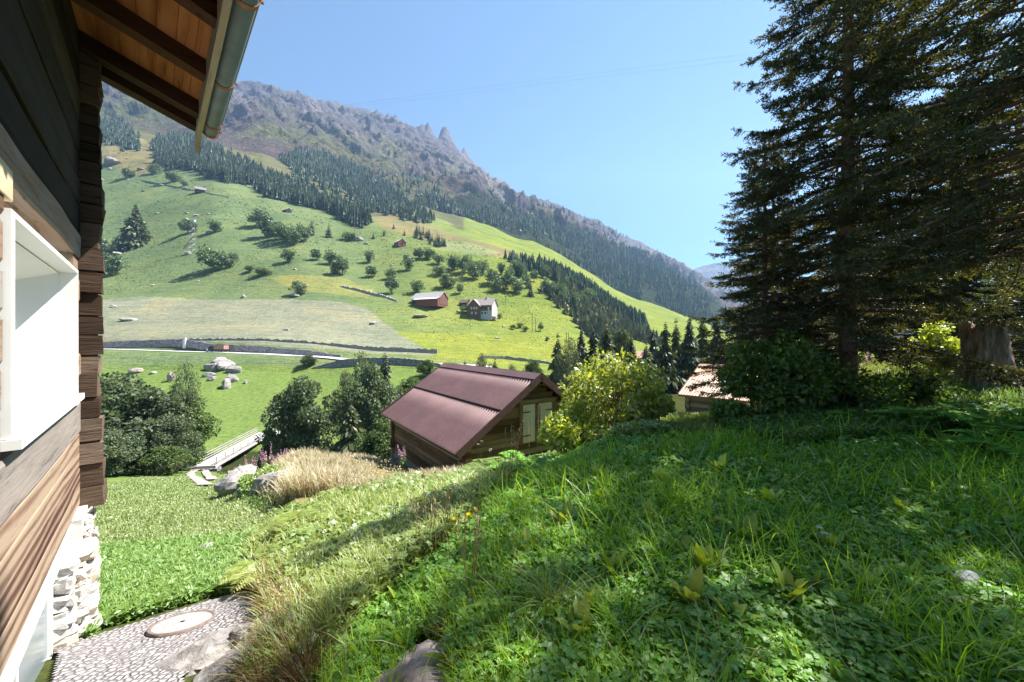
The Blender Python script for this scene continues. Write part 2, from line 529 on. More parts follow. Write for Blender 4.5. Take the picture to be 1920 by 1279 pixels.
# far side of the valley
yl2 = np.exp(np.linspace(math.log(100), math.log(700), 330))
Yh = np.repeat(yl2[:, None], NXC, 1)
Xh = S2[None, :] * Yh
Zh = ground(Xh, Yh)
PXh, PYh = proj(Xh, Yh, Zh)
UP = (0.105, 0.185, 0.045)
t = np.empty(Xh.shape + (3,)); t[:] = UP
w = np.clip((PXh - 620) / 330, 0, 1)[..., None]
t[:] = np.array((0.135, 0.18, 0.085)) * (1 - w) + np.array((0.17, 0.21, 0.05)) * w
nzz = fbm(np.stack([Xh, Yh, Yh * 0], -1) / 45.0, 4, 21)
FIELD = [(150, 566), (260, 557), (400, 563), (560, 561), (640, 566), (690, 580), (720, 605), (770, 640), (815, 668), (700, 664), (560, 652), (400, 641), (300, 640), (150, 640)]
t[inpoly(PXh + nzz * 6, PYh + nzz * 3, FIELD)] = (0.215, 0.222, 0.16)
t[inpoly(PXh, PYh, [(640, 520), (700, 545), (690, 560), (560, 545), (500, 520), (560, 515)])] = (0.22, 0.23, 0.085)
t[inpoly(PXh + nzz * 5, PYh + nzz * 3, [(740, 625), (1000, 630), (1100, 650), (1000, 690), (820, 668), (775, 640)])] = (0.205, 0.235, 0.05)
t[inpoly(PXh, PYh, [(150, 640), (350, 641), (350, 650), (150, 652)])] = (0.24, 0.2, 0.1)
brown = inpoly(PXh + nzz * 25, PYh + nzz * 8, [(180, 230), (300, 255), (330, 300), (260, 330), (180, 300)]) | inpoly(PXh + nzz * 14, PYh + nzz * 6, [(690, 400), (760, 405), (850, 440), (960, 470), (1010, 490), (900, 480), (800, 450), (720, 430)])
t[brown] = (0.19, 0.17, 0.085)
t[inpoly(PXh, PYh, [(820, 450), (880, 455), (940, 475), (900, 480), (830, 470)])] = (0.2, 0.23, 0.11)
t[inpoly(PXh + nzz * 12, PYh + nzz * 8, [(1075, 570), (1130, 600), (1170, 650), (1150, 668), (1110, 640), (1080, 610)])] = (0.15, 0.14, 0.07)
t[(Yh < 102.5) & (PXh < 1000)] = (0.13, 0.185, 0.055)
up_ = np.interp(PXh, [180, 286, 320, 370, 410, 450, 500, 540, 580, 620, 660, 700, 760, 815, 870], [190, 276, 266, 272, 290, 309, 334, 350, 364, 386, 406, 408, 398, 410, 432])
t[(PYh + nzz * 5 < up_) & (PXh < 870) & (Yh > 240)] = (0.115, 0.115, 0.06)
t *= (1 + 0.16 * nzz)[..., None]
ho = obj('hillside', mesh_data('hillside', np.stack([Xh, Yh, Zh], -1), grid_faces(*Xh.shape), hill_mat(), True, cols=np.clip(t, 0, 1).reshape(-1, 3)))
tag(ho, 'steep alpine meadows with a pale mown field above the road', 'hillside', kind='structure')

# mountain: foot on the hillside, crest along the skyline
RIDGE = np.array([(-300, 60), (0, 90), (120, 105), (185, 118), (300, 140), (380, 152), (420, 166), (440, 156), (458, 151), (478, 156), (500, 162), (520, 164), (535, 171), (548, 170), (562, 176), (580, 181), (600, 190), (621, 196),
 (624, 191), (632, 190), (640, 197), (655, 199), (672, 203), (690, 205), (700, 211), (707, 203), (713, 211), (722, 220), (728, 211), (736, 221), (742, 215), (752, 232), (770, 245), (782, 251), (785, 243), (791, 231), (797, 237), (803, 229), (809, 243), (815, 254), (821, 263), (826, 246),
 (831, 238), (836, 236), (841, 244), (848, 260), (856, 276), (865, 288), (869, 277), (873, 279), (878, 292), (890, 306), (905, 318), (925, 335), (945, 352), (965, 372), (985, 375), (1000, 376), (1012, 374), (1030, 379), (1048, 383),
 (1070, 396), (1092, 405), (1120, 420), (1140, 429), (1165, 441), (1185, 449), (1200, 453), (1222, 466), (1245, 476), (1268, 489), (1285, 497), (1300, 508), (1320, 530), (1345, 560), (1400, 596), (1470, 622), (1560, 636), (1750, 640)], float)
cp = np.linspace(-300, 1750, 960)
NR = 170
v = np.linspace(0, 1, NR)
Yr = np.interp(cp, [-300, 200, 450, 850, 985, 1060, 1300, 1500, 1750], [1700, 1800, 1850, 1780, 1760, 1950, 2150, 2250, 2300])
pr = np.interp(cp, RIDGE[:, 0], RIDGE[:, 1])
pr = pr + fbm(np.stack([cp / 9.0, cp * 0, cp * 0], -1), 3, 31) * np.interp(cp, [900, 980, 1300], [1.5, 2.0, 1.2])
foot = ground((cp - 960) / F * 698, np.full_like(cp, 698.0))
Ym = 696 + (Yr - 696)[None, :] * v[:, None] ** 1.05
pf = 640 - foot / 698 * F
pym = (pf[None, :] + 3) + (pr - pf - 3)[None, :] * v[:, None] ** 0.88
Xm = (cp[None, :] - 960) / F * Ym
Zm = (640 - pym) / F * Ym
smooth_r = np.convolve(np.pad(pr, 30, mode='edge'), np.ones(61) / 61, 'valid')
# crags only near the crest: lower rows follow the smoothed crest
cr = (1 - v[:, None] ** 9) * (v[:, None])
Zm += cr * ((pr - smooth_r)[None, :] / F * Ym)
P = np.stack([Xm, Ym, Zm], -1)
along = P @ np.array([0.82, -0.57, 0.0])
down = P @ np.array([0.45, 0.65, 0.62])
G = np.stack([along / 150, down / 420, 0 * along], -1)
warp = fbm(P / 210.0, 3, 41)
G[..., 0] += warp * 0.9
g1 = fbm(G, 5, 43, True)
g2 = fbm(P / 55.0, 4, 47, True)
amp = np.sin(np.clip(v, 0, 1) * np.pi) ** 0.6
amp = (amp * np.clip((1.0 - v) / 0.22, 0, 1) ** 0.8)[:, None]
Dm = amp * (g1 * 80 + g2 * 34 + fbm(P / 24.0, 3, 49, True) * 12) * np.clip((v[:, None]) * 5, 0, 1)
Zm = Zm + Dm * 0.75
Ym = Ym - Dm * 0.45
rock = np.clip((g1 * 0.5 + g2 * 0.6 + (v[:, None] - 0.55) * 0.7) * 1.6, 0, 1)
nz1 = fbm(P / 120.0, 5, 51)
nz2 = fbm(P / 28.0, 4, 55)
nz3 = fbm(P / 300.0, 3, 57)
grass = np.array((0.175, 0.17, 0.085)); grass2 = np.array((0.11, 0.14, 0.065)); heath = np.array((0.145, 0.112, 0.11)); rockc = np.array((0.155, 0.138, 0.152)); scree = np.array((0.26, 0.23, 0.23))
def mix(a, b, f): return a * (1 - f[..., None]) + b * f[..., None]
tm = mix(np.broadcast_to(grass2, P.shape), grass, np.clip(0.5 + nz3 * 1.6, 0, 1))
tm = mix(tm, heath, np.clip(0.35 + nz1 * 2.2 + nz2 * 0.6, 0, 1) * 0.9)
tm = mix(tm, rockc, np.clip((rock - 0.45 + nz2 * 0.35) * 3.0, 0, 1) * 0.85)
tm = mix(tm, scree, np.clip((fbm(G * 1.7, 4, 61, True) - 0.42) * 4 + nz2, 0, 1) * 0.5 * np.clip(v[:, None] * 3 - 0.6, 0, 1))
PXm = 960 + F * Xm / Ym; PYm = 640 - F * Zm / Ym
wood = inpoly(PXm + nz1 * 70, PYm + nz1 * 40, [(770, 350), (840, 385), (900, 360), (960, 385), (1000, 385), (1300, 520), (1420, 640), (1200, 640), (1000, 480), (850, 440), (780, 400)])
tm[wood] = tm[wood] * 0.15 + np.array((0.035, 0.055, 0.03)) * 0.85
spire = (PXm > 838) & (PXm < 960) & (PYm < np.interp(PXm, [838, 865, 905, 960], [275, 312, 345, 400])) & (PXm > np.interp(PYm, [240, 290, 320, 400], [838, 858, 880, 955]))
tm[spire] = tm[spire] * 0.35 + np.array((0.27, 0.24, 0.235)) * 0.65
tm[inpoly(PXm, PYm, [(960, 372), (975, 376), (1000, 400), (990, 402), (965, 384)])] = (0.24, 0.17, 0.15)
crest = (v[:, None] > 0.8) & (nz2 + nz1 > -0.1)
tm[crest] = tm[crest] * 0.45 + rockc * 0.5
# back of the crest
Yb = np.stack([Yr + 60, Yr + 700]); Zb = np.stack([Zm[-1] - 45, Zm[-1] * 0 - 40]); Xb = np.stack([Xm[-1] * 1.02, Xm[-1] * 1.3])
V = np.concatenate([np.stack([Xm, Ym, Zm], -1), np.stack([Xb, Yb, Zb], -1)])
tm = np.concatenate([tm, np.broadcast_to(rockc, (2,) + tm.shape[1:])])

def mountain_mat(name, s):
    m, nt, out = nmat(name)
    vv = coords(nt, 'Object')
    a = nd(nt, 'Attribute', attribute_name='tint')
    n1 = noise(nt, vv, 0.03 * s, 12, 0.78)
    n2 = noise(nt, vv, 0.09 * s, 9, 0.8)
    c = mixc(nt, 0.9, a.outputs['Color'], ramp(nt, n1, [(0.34, (0.4, 0.43, 0.47)), (0.5, (1, 1, 1)), (0.66, (1.5, 1.42, 1.35))]), 'MULTIPLY')
    c = mixc(nt, 0.8, c, ramp(nt, n2, [(0.36, (0.45, 0.48, 0.5)), (0.6, (1.25, 1.22, 1.2))]), 'MULTIPLY')
    surf(nt, out, c, 1.0, bump(nt, n1, 1.0, 30.0 / s), 0.0)
    return m
mo = obj('mountain', mesh_data('mountain', V, grid_faces(*V.shape[:2]), mountain_mat('mountain_rock_and_heath', 1.0), True, cols=np.clip(tm, 0, 1).reshape(-1, 3)))
tag(mo, 'craggy mountain ridge with a pointed rock spire on its crest', 'mountain', kind='structure')

def mountain_top(PX, PYv):
    """point of the mountain mesh seen at px, py"""
    j = int(np.clip(np.searchsorted(cp, PX), 1, len(cp) - 2))
    colp = 640 - F * Zm[:, j] / Ym[:, j]
    i = int(np.argmin(np.abs(colp - PYv)))
    return np.array([Xm[i, j], Ym[i, j], Zm[i, j]])

# a far, paler range closing the valley
cf = np.linspace(1180, 2300, 260)
rf = np.interp(cf, [1180, 1250, 1303, 1325, 1342, 1365, 1385, 1420, 1500, 1600, 1750, 1900, 2300], [575, 545, 505, 497, 492, 497, 493, 508, 535, 560, 585, 600, 630])
rf = rf + fbm(np.stack([cf / 14.0, cf * 0, cf * 0], -1), 3, 71) * 2.5
vf = np.linspace(0, 1, 60)
Yf = 2500 + 800 * vf[:, None] + 0 * cf[None, :]
pyf = 660 + (rf[None, :] - 660) * vf[:, None]
Xf = (cf[None, :] - 960) / F * Yf
Zf = (640 - pyf) / F * Yf
Pf = np.stack([Xf, Yf, Zf], -1)
Df = fbm(Pf / 350.0, 5, 73, True) * 90 * np.sin(vf * np.pi)[:, None]
Zf2 = Zf + Df
tf = mix(np.broadcast_to(np.array((0.1, 0.13, 0.07)), Pf.shape), np.array((0.24, 0.21, 0.2)), np.clip(vf[:, None] * 1.4 - 0.6 + fbm(Pf / 250.0, 4, 75), 0, 1))
Vf = np.concatenate([np.stack([Xf, Yf, Zf2], -1), np.stack([Xf[-1:] * 1.1, Yf[-1:] + 600, Zf[-1:] * 0], -1)])
tf = np.concatenate([tf, tf[-1:]])
fo = obj('distant_mountain', mesh_data('distant_mountain', Vf, grid_faces(*Vf.shape[:2]), mountain_mat('far_rock', 0.35), True, cols=np.clip(tf, 0, 1).reshape(-1, 3)))
tag(fo, 'hazy blue range closing the valley behind the spruces', 'mountain', kind='structure')

# ------------------------------------------------------------------ road, tracks, cobbles
def ribbon(name, C, W, lift, m, flat=True, n=None):
    """a strip along the world points C (n,2): half widths W towards -/+ side"""
    C = np.asarray(C, float)
    T = np.gradient(C, axis=0); T /= np.linalg.norm(T, axis=1)[:, None]
    N = np.stack([-T[:, 1], T[:, 0]], -1)
    k = np.linspace(-1, 1, 5)
    W = W * (1 + (0 if flat else 0.45) * fbm(np.stack([C[:, 0], C[:, 1], C[:, 0] * 0], -1) / 1.1, 2, 15))[:, None, None]
    P2 = C[:, None, :] + N[:, None, :] * (k[None, :, None] * W)
    Zc = ground(C[:, 0], C[:, 1])
    Z = np.repeat(Zc[:, None], 5, 1) if flat else ground(P2[..., 0], P2[..., 1])
    V = np.concatenate([P2, (Z + lift)[..., None]], -1)
    return obj(name, mesh_data(name, V, grid_faces(*V.shape[:2]), m, True))

def resample(P, n):
    P = np.asarray(P, float)
    d = np.concatenate([[0], np.cumsum(np.linalg.norm(np.diff(P, axis=0), axis=1))])
    q = np.linspace(0, d[-1], n)
    return np.stack([np.interp(q, d, P[:, i]) for i in range(P.shape[1])], -1)

ROADY = [115, 115, 112, 111, 110, 104, 104, 104]
roadc = resample([((p[0] - 960) / F * (y + 2.4), y + 2.4) for p, y in zip(ROADP, ROADY)], 120)
rd = ribbon('road', roadc, 2.5, 0.16, plain('concrete_road', (0.46, 0.445, 0.445), 0.9, 0.15, 2.0))
tag(rd, 'pale narrow road crossing the opposite hillside', 'road', kind='structure')

def track_pts(pp, y0, y1):
    return np.array([hit(a, b, y0, y1)[:2] for a, b in pp])
gravel = plain('pale_gravel', (0.29, 0.27, 0.255), 0.95, 0.3, 2.5, 0.03)
t0 = resample(track_pts([(404, 867), (392, 872), (378, 878)], 15, 62), 20)
t1 = resample(track_pts([(384, 875), (367, 882), (359, 888), (358, 892), (365, 898), (375, 905), (388, 913)], 15, 60), 60)
t2 = resample(track_pts([(396, 875), (388, 881), (385, 887), (390, 894), (399, 902)], 15, 60), 50)
tag(ribbon('track', t0, 1.25, 0.14, gravel, False), 'wide gravel end of the track where it meets the bridge', 'track', kind='structure')
tag(ribbon('track', t1, 0.34, 0.12, gravel, False), 'outer bend of the gravel wheel track below the bridge', 'track', kind='structure')
tag(ribbon('track', t2, 0.34, 0.12, gravel, False), 'inner short branch of the gravel wheel track below the bridge', 'track', kind='structure')

def cobble_mat():
    m, nt, out = nmat('cobblestones')
    v = coords(nt, 'Object', (1, 1, 0.2))
    vd = nd(nt, 'TexVoronoi', {'Vector': v, 'Scale': 20.0, 'Randomness': 0.7}, feature='DISTANCE_TO_EDGE')
    vc = nd(nt, 'TexVoronoi', {'Vector': v, 'Scale': 20.0, 'Randomness': 0.7})
    n = noise(nt, v, 30, 5)
    tone = ramp(nt, vc.outputs['Color'], [(0.2, (0.30, 0.275, 0.285)), (0.8, (0.43, 0.395, 0.40))])
    tone = mixc(nt, 0.4, tone, ramp(nt, n, [(0.3, (0.6, 0.6, 0.6)), (0.7, (1.2, 1.2, 1.2))]), 'MULTIPLY')
    edge = nd(nt, 'MapRange', {'Value': vd.outputs['Distance'], 'From Min': 0.02, 'From Max': 0.11})
    c = mixc(nt, edge.outputs[0], (0.14, 0.13, 0.125), tone)
    h = nd(nt, 'MapRange', {'Value': vd.outputs['Distance'], 'From Max': 0.3}, interpolation_type='SMOOTHSTEP')
    surf(nt, out, c, 0.75, bump(nt, h.outputs[0], 1.0, 0.02), 0.3)
    return m
PATHP = [(100, 1210), (186, 1186), (300, 1152), (400, 1122), (462, 1106), (485, 1118), (500, 1160), (505, 1215), (455, 1238), (350, 1262), (345, 1500), (60, 1500)]
gx, gy = np.meshgrid(np.linspace(-6.5, -1.2, 150), np.linspace(1.6, 5.6, 120))
gz = ground_raw(gx, gy) + 0.05
ppx, ppy = proj(gx, gy, gz)
gz += fbm(np.stack([gx, gy, gy * 0], -1) / 0.9, 3, 81) * 0.015
fc = grid_faces(*gx.shape)
keep = inpoly(ppx, ppy, PATHP).ravel()
fc = fc[keep[fc].all(1)]
used = np.unique(fc); remap = np.full(gx.size, -1); remap[used] = np.arange(len(used))
pth = obj('path', mesh_data('path', np.stack([gx, gy, gz], -1).reshape(-1, 3)[used], remap[fc], cobble_mat(), True))
tag(pth, 'cobbled path beside the stone plinth of the house', 'path', kind='structure')

mh = at(342, 1191, 3.6); mh[2] = float(ground_raw(mh[0], mh[1])) + 0.075
b = MB()
a = np.linspace(0, 2 * np.pi, 40, endpoint=False)
gradx = float(ground_raw(mh[0] + .3, mh[1]) - ground_raw(mh[0] - .3, mh[1])) / .6
grady = float(ground_raw(mh[0], mh[1] + .3) - ground_raw(mh[0], mh[1] - .3)) / .6
def disc(r, z): return np.stack([r * np.cos(a), r * np.sin(a), z + gradx * r * np.cos(a) + grady * r * np.sin(a)], -1)
rings = [disc(0.245, -0.05), disc(0.245, 0.0), disc(0.228, 0.0), disc(0.222, -0.010), disc(0.215, -0.004), disc(0.02, -0.001)]
V = np.concatenate(rings)
k = np.arange(40)
fs = [np.stack([i * 40 + k, i * 40 + (k + 1) % 40, (i + 1) * 40 + (k + 1) % 40, (i + 1) * 40 + k], -1) for i in range(5)]
root = thing('manhole_cover', 'round concrete manhole cover with a rusty rim set in the cobbled path', 'manhole cover', mh)
rim = MB().add(V[:160], fs[:3]).build('rim', plain('rusty_iron', (0.17, 0.13, 0.12), 0.8, 0.3, 20), root, True)
lid = MB().add(V[120:], [f - 120 for f in fs[3:]]).build('lid', plain('worn_concrete', (0.30, 0.275, 0.275), 0.9, 0.2, 25, 0.01), root, False)
# ------------------------------------------------------------------ the wooden house
HU = np.array([-0.6814, 0.7319, 0.0]); HN = np.array([0.7319, 0.6814, 0.0]); HX = np.stack([HU, HN, XYZ[2]])
O0 = np.zeros(3)

def HW(px, py, q):
    r = (px - 960) / F
    Y = q / (HN[0] * r + HN[1])
    return Y * (r * HU[0] + HU[1]), (640 - py) / F * Y

QW = -0.55
TC = HW(151, 600, QW)[0]                    # far corner of the long wall
house_at = np.array([-3.2, 2.2, -3.0])
house = thing('wooden_house', 'dark log house with white stone plinth, white window and overhanging eave beside the cobbled path', 'house', house_at)

def hm():                                   # shapes of the house are made in world coordinates
    b = MB()
    b0 = b.build
    def build(name, mats, parent=None, smooth=False):
        for i in range(len(b.V)):
            b.V[i] = b.V[i] - house_at
        return b0(name, mats, parent, smooth)
    b.build = build
    return b

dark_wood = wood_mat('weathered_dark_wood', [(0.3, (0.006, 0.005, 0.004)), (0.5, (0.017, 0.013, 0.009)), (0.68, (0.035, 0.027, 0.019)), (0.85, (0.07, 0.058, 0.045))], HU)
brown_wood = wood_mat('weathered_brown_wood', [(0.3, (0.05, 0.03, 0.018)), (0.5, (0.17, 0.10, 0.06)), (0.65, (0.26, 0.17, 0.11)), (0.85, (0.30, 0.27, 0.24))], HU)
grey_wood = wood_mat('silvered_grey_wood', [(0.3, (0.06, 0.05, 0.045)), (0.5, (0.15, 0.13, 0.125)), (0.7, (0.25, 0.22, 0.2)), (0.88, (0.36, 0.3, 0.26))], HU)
new_wood = wood_mat('larch_boards', [(0.2, (0.05, 0.026, 0.02)), (0.4, (0.115, 0.06, 0.045)), (0.58, (0.225, 0.145, 0.105)), (0.8, (0.36, 0.265, 0.19))], HU, 1.25, 0.42, 0.003)
soffit_wood = wood_mat('soffit_boards', [(0.3, (0.24, 0.075, 0.025)), (0.55, (0.46, 0.165, 0.06)), (0.8, (0.6, 0.26, 0.11))], HU, 0.7, 0.2, 0.002)
beam_wood = wood_mat('dark_beams', [(0.3, (0.012, 0.008, 0.006)), (0.55, (0.045, 0.022, 0.013)), (0.8, (0.11, 0.05, 0.03))], HN)
end_wood = wood_mat('log_end_wood', [(0.3, (0.015, 0.01, 0.007)), (0.5, (0.055, 0.034, 0.024)), (0.7, (0.125, 0.085, 0.062)), (0.88, (0.24, 0.18, 0.14))], HN, 1.6, 0, 0.02)
white_paint = plain('white_paint', (0.80, 0.80, 0.78), 0.45, 0.02, 3, 0, 0.4)

def log(b, t0, t1, z0, z1, q1, m=0, wob=0.007, deep=0.2, edge=0.025):
    """one squared log or board along the wall, with eased edges and an uneven face"""
    n = max(3, int((t1 - t0) / 0.12))
    tt = np.linspace(t0, t1, n)
    sd = rng.uniform(0, 99)
    w = fbm(np.stack([tt * 1.3, tt * 0 + sd, tt * 0], -1), 3, 91) * wob
    w2 = fbm(np.stack([tt * 0.9, tt * 0 + sd + 7, tt * 0], -1), 3, 92) * wob * 1.3
    prof = [(-deep, z0, 0), (-edge * 0.4, z0, 1), (0, z0 + edge, 1), (0, z1 - edge, 1), (-edge * 0.4, z1, 1), (-deep, z1, 0)]
    V = np.empty((n, 6, 3))
    for k, (dq, z, f) in enumerate(prof):
        V[:, k] = tt[:, None] * HU + (q1 + dq + w * f)[:, None] * HN + ((z + (w2 if 0 < k < 5 else 0)) * np.ones(n))[:, None] * XYZ[2]
    i = np.arange(n - 1)[:, None] * 6
    k = np.arange(6)[None, :]
    q = np.stack([i + k, i + 6 + k, i + 6 + (k + 1) % 6, i + (k + 1) % 6], -1).reshape(-1, 4)
    b.add(V.reshape(-1, 3), [q, np.array([[0, 1, 2, 3, 4, 5]]), np.array([[(n - 1) * 6 + x for x in (5, 4, 3, 2, 1, 0)]])], m)

TW0 = HW(21, 600, -0.528)[0]; TW1 = HW(147, 600, -0.528)[0]
WZ0 = HW(147, 738, -0.528)[1]; WZ1 = HW(147, 508, -0.528)[1]
zb = [-1.64, -1.45, -1.27, -1.09, -0.93]
b = hm()
for z0, z1 in zip(zb[:-1], zb[1:]):
    log(b, -3.0, TC - 0.03, z0 + 0.002, z1 - 0.002, QW + rng.uniform(-0.004, 0.004), 0, 0.002, 0.12, 0.006)
lower = b.build('lower_board', [new_wood], house, False)
b = hm()
ze = [-0.93, -0.60, -0.36, -0.12, 0.14, 0.38, 0.62, 0.83, 1.08, 1.36, 1.62, 1.9, 2.2, 2.5, 2.8, 3.2]
for i, (z0, z1) in enumerate(zip(ze[:-1], ze[1:])):
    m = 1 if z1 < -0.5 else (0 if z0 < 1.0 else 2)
    if z1 > WZ0 - 0.02 and z0 < WZ1 + 0.03:
        log(b, -3.0, TW0 - 0.015, z0 + 0.004, z1 - 0.004, QW + rng.uniform(-0.015, 0.012), m, 0.012)
        if TC - TW1 > 0.04: log(b, TW1 + 0.015, TC, z0 + 0.004, z1 - 0.004, QW + rng.uniform(-0.01, 0.008), m, 0.01)
    else:
        log(b, -3.0, TC, z0 + 0.004, z1 - 0.004, QW + rng.uniform(-0.012, 0.012), m, 0.012)
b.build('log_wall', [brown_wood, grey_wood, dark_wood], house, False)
# a flush repair board just above the window
tz = HW(4, 330, QW)
b = hm(); log(b, HW(-60, 330, QW)[0], HW(17, 330, QW)[0], HW(10, 372, QW)[1], HW(10, 312, QW)[1], QW + 0.012, 0, 0.002, 0.05, 0.006)
b.build('repair_board', [plain('pale_new_wood', (0.55, 0.43, 0.28), 0.8, 0.2, 9)], house)
# logs of the end wall, their ends standing proud of the corner
b = hm()
z = -1.70
while z < 3.1:
    h = rng.uniform(0.17, 0.25)
    low = z < -1.3
    q1 = -0.385 if low else -0.405 + rng.uniform(-0.018, 0.012)
    m = 0
    b.box(O0, HX, (TC - 0.06 + rng.uniform(-0.012, 0.012), -4.5, z + 0.006), (TC + 0.16, q1, z + h - 0.006), m, 0.016)
    z += h
b.box(O0, HX, (TC + 0.0, -4.5, -1.66), (TC + 0.12, -0.435, 3.1), 0)
b.build('corner_log', [end_wood], house)

# window: deep white casing with a splayed reveal
win = MB()
SI = 0.33                                    # depth of the reveal
b = hm()
fw, qf = 0.045, -0.528
b.box(O0, HX, (TW0, QW - 0.1, WZ0), (TW0 + 0.075, qf, WZ1), 0)
b.box(O0, HX, (TW1 - 0.018, QW - 0.1, WZ0), (TW1, qf, WZ1), 0)
b.box(O0, HX, (TW0 + 0.075, QW - 0.1, WZ1 - 0.03), (TW1 - 0.018, qf, WZ1), 0)
frame = b.build('window_frame', [white_paint], house)
def quadH(b, pts, m=0, th=0.012):
    P = np.array([t * HU + q * HN + zz * XYZ[2] for t, q, zz in pts])
    nn = np.cross(P[1] - P[0], P[2] - P[0]); nn /= np.linalg.norm(nn)
    V = np.concatenate([P, P + nn * th])
    b.add(V, np.array([[0, 1, 2, 3], [7, 6, 5, 4], [0, 4, 5, 1], [1, 5, 6, 2], [2, 6, 7, 3], [3, 7, 4, 0]]), m)
t0i, t1i = TW0 + 0.28, TW1 - 0.13
z0i, z1i = WZ0 + 0.05, WZ1 - 0.13
qi = QW - SI
b = hm()
quadH(b, [(TW1 - 0.02, QW - 0.1, WZ0), (TW1 - 0.02, QW - 0.1, WZ1 - 0.03), (t1i, qi, z1i), (t1i, qi, z0i)])
quadH(b, [(TW0 + 0.07, QW - 0.1, WZ1 - 0.032), (TW0 + 0.07, QW - 0.1, WZ0), (t0i, qi, z0i), (t0i, qi, z1i)])
quadH(b, [(TW1 - 0.02, QW - 0.1, WZ1 - 0.032), (TW0 + 0.07, QW - 0.1, WZ1 - 0.032), (t0i, qi, z1i), (t1i, qi, z1i)])
quadH(b, [(TW0 + 0.07, QW - 0.1, WZ0), (TW1 - 0.02, QW - 0.1, WZ0), (t1i, qi, z0i), (t0i, qi, z0i)])
b.build('reveal', [plain('white_render_paint', (0.78, 0.78, 0.76), 0.6, 0.02, 4)], frame)
b = hm()
b.box(O0, HX, (TW0 - 0.01, qi, WZ0 - 0.055), (TW1 + 0.05, qf + 0.035, WZ0 - 0.004), 0)
b.build('sill', [white_paint], frame)
b = hm()
b.box(O0, HX, (t1i - 0.05, qi - 0.05, z0i), (t1i - 0.001, qi + 0.002, z1i))
b.box(O0, HX, (t0i, qi - 0.05, z0i), (t0i + 0.05, qi + 0.002, z1i))
b.box(O0, HX, (t0i + 0.05, qi - 0.05, z0i), (t1i - 0.05, qi + 0.002, z0i + 0.05))
b.box(O0, HX, (t0i + 0.05, qi - 0.05, z1i - 0.05), (t1i - 0.05, qi + 0.002, z1i))
tm_ = 0.5 * (t0i + t1i)
b.box(O0, HX, (tm_ - 0.04, qi - 0.05, z0i + 0.05), (tm_ + 0.04, qi + 0.004, z1i - 0.05))
b.build('sash', [white_paint], frame)
m, nt, out = nmat('window_glass')
surf(nt, out, (0.03, 0.04, 0.045), 0.06, None, 0.6)
glass = m
b = hm(); b.box(O0, HX, (t0i + 0.045, qi - 0.035, z0i + 0.045), (t1i - 0.045, qi - 0.02, z1i - 0.045)); b.build('pane', [glass], frame)

# stone plinth with its basement window
def blob(b, c, ax, r, seed, m=0, nu=9, nv=7, p=0.7, rough=0.18):
    """a rounded, uneven stone with half sizes r along the axes ax"""
    u = np.linspace(0, 2 * np.pi, nu, endpoint=False)
    vv = np.linspace(-np.pi / 2, np.pi / 2, nv)
    U, W = np.meshgrid(u, vv)
    sg = lambda x: np.sign(x) * np.abs(x) ** p
    D = np.stack([sg(np.cos(W)) * sg(np.cos(U)), sg(np.cos(W)) * sg(np.sin(U)), sg(np.sin(W))], -1)
    k = 1 + rough * fbm(D * 1.6 + seed * 3.7, 3, 7)[..., None] * 1.6
    V = np.asarray(c) + ((D * k) * np.asarray(r)) @ np.asarray(ax)
    i = np.arange(nv - 1)[:, None] * nu; j = np.arange(nu)[None, :]
    q = np.stack([i + j, i + (j + 1) % nu, i + nu + (j + 1) % nu, i + nu + j], -1).reshape(-1, 4)
    b.add(V.reshape(-1, 3), q, m)

TP = TC + 0.12
BW0 = HW(28, 1200, -0.62)[0]; BW1 = HW(98, 1200, -0.62)[0]
BZ1 = HW(96, 1086, -0.62)[1]; BZ0 = HW(96, 1242, -0.62)[1]
QP = -0.475
mortar = plain('lime_mortar', (0.58, 0.56, 0.54), 0.95, 0.2, 9, 0.03)
b = hm()
TJ = BW1 + 0.42                               # the splayed jamb ends here
b.box(O0, HX, (TJ, -0.9, -3.6), (TP, QP - 0.02, -1.66))
b.box(O0, HX, (1.0, -0.9, -3.6), (TJ, QP - 0.02, BZ0 - 0.02))
b.box(O0, HX, (1.0, -0.9, BZ1 + 0.06), (TJ, QP - 0.1, -1.66))
b.box(O0, HX, (TP - 0.5, -4.5, -3.6), (TP, -0.9, -1.66))
b.box(O0, HX, (1.0, -0.95, BZ0 - 0.02), (TP - 0.5, -0.9, BZ1 + 0.06))
plinth = b.build('plinth', [mortar], house)
b = hm()
k = 0
for zz in np.arange(-3.35, -1.68, 0.105):
    tt = 1.2 + rng.uniform(0, 0.2)
    while tt < TP + 0.06:
        wdt = rng.uniform(0.06, 0.17); hh = rng.uniform(0.035, 0.07)
        inwin = tt < TJ + 0.05 and zz > BZ0 - 0.06
        if not inwin:
            c = min(tt, TP - 0.02) * HU + (QP - 0.025 + rng.uniform(-0.02, 0.015)) * HN + (zz + rng.uniform(-0.03, 0.03)) * XYZ[2]
            blob(b, c, HX, (wdt * 0.55, rng.uniform(0.022, 0.055), hh), k, int(rng.integers(0, 3)), 15, 11, 0.6, 0.8)
        k += 1
        tt += wdt * 1.02
for zz in np.arange(BZ0 + 0.05, BZ1 + 0.06, 0.125):         # stones of the splayed jamb
    for f in (0.2, 0.62, 0.95):
        c = (BW1 + 0.04 + f * 0.36) * HU + (-0.62 + f * 0.15) * HN + (zz + rng.uniform(-.03, .03)) * XYZ[2]
        blob(b, c, HX, (0.12, 0.10, 0.075), k, int(rng.integers(0, 3)), 11, 8, 0.6, 0.35); k += 1
for q0 in np.arange(-4.0, -0.5, 0.3):
    for zz in np.arange(-3.3, -1.7, 0.22):
        blob(b, TP * HU + q0 * HN + zz * XYZ[2], HX, (0.06, 0.15, 0.1), k, int(rng.integers(0, 3)), 9, 7, 0.6, 0.3); k += 1
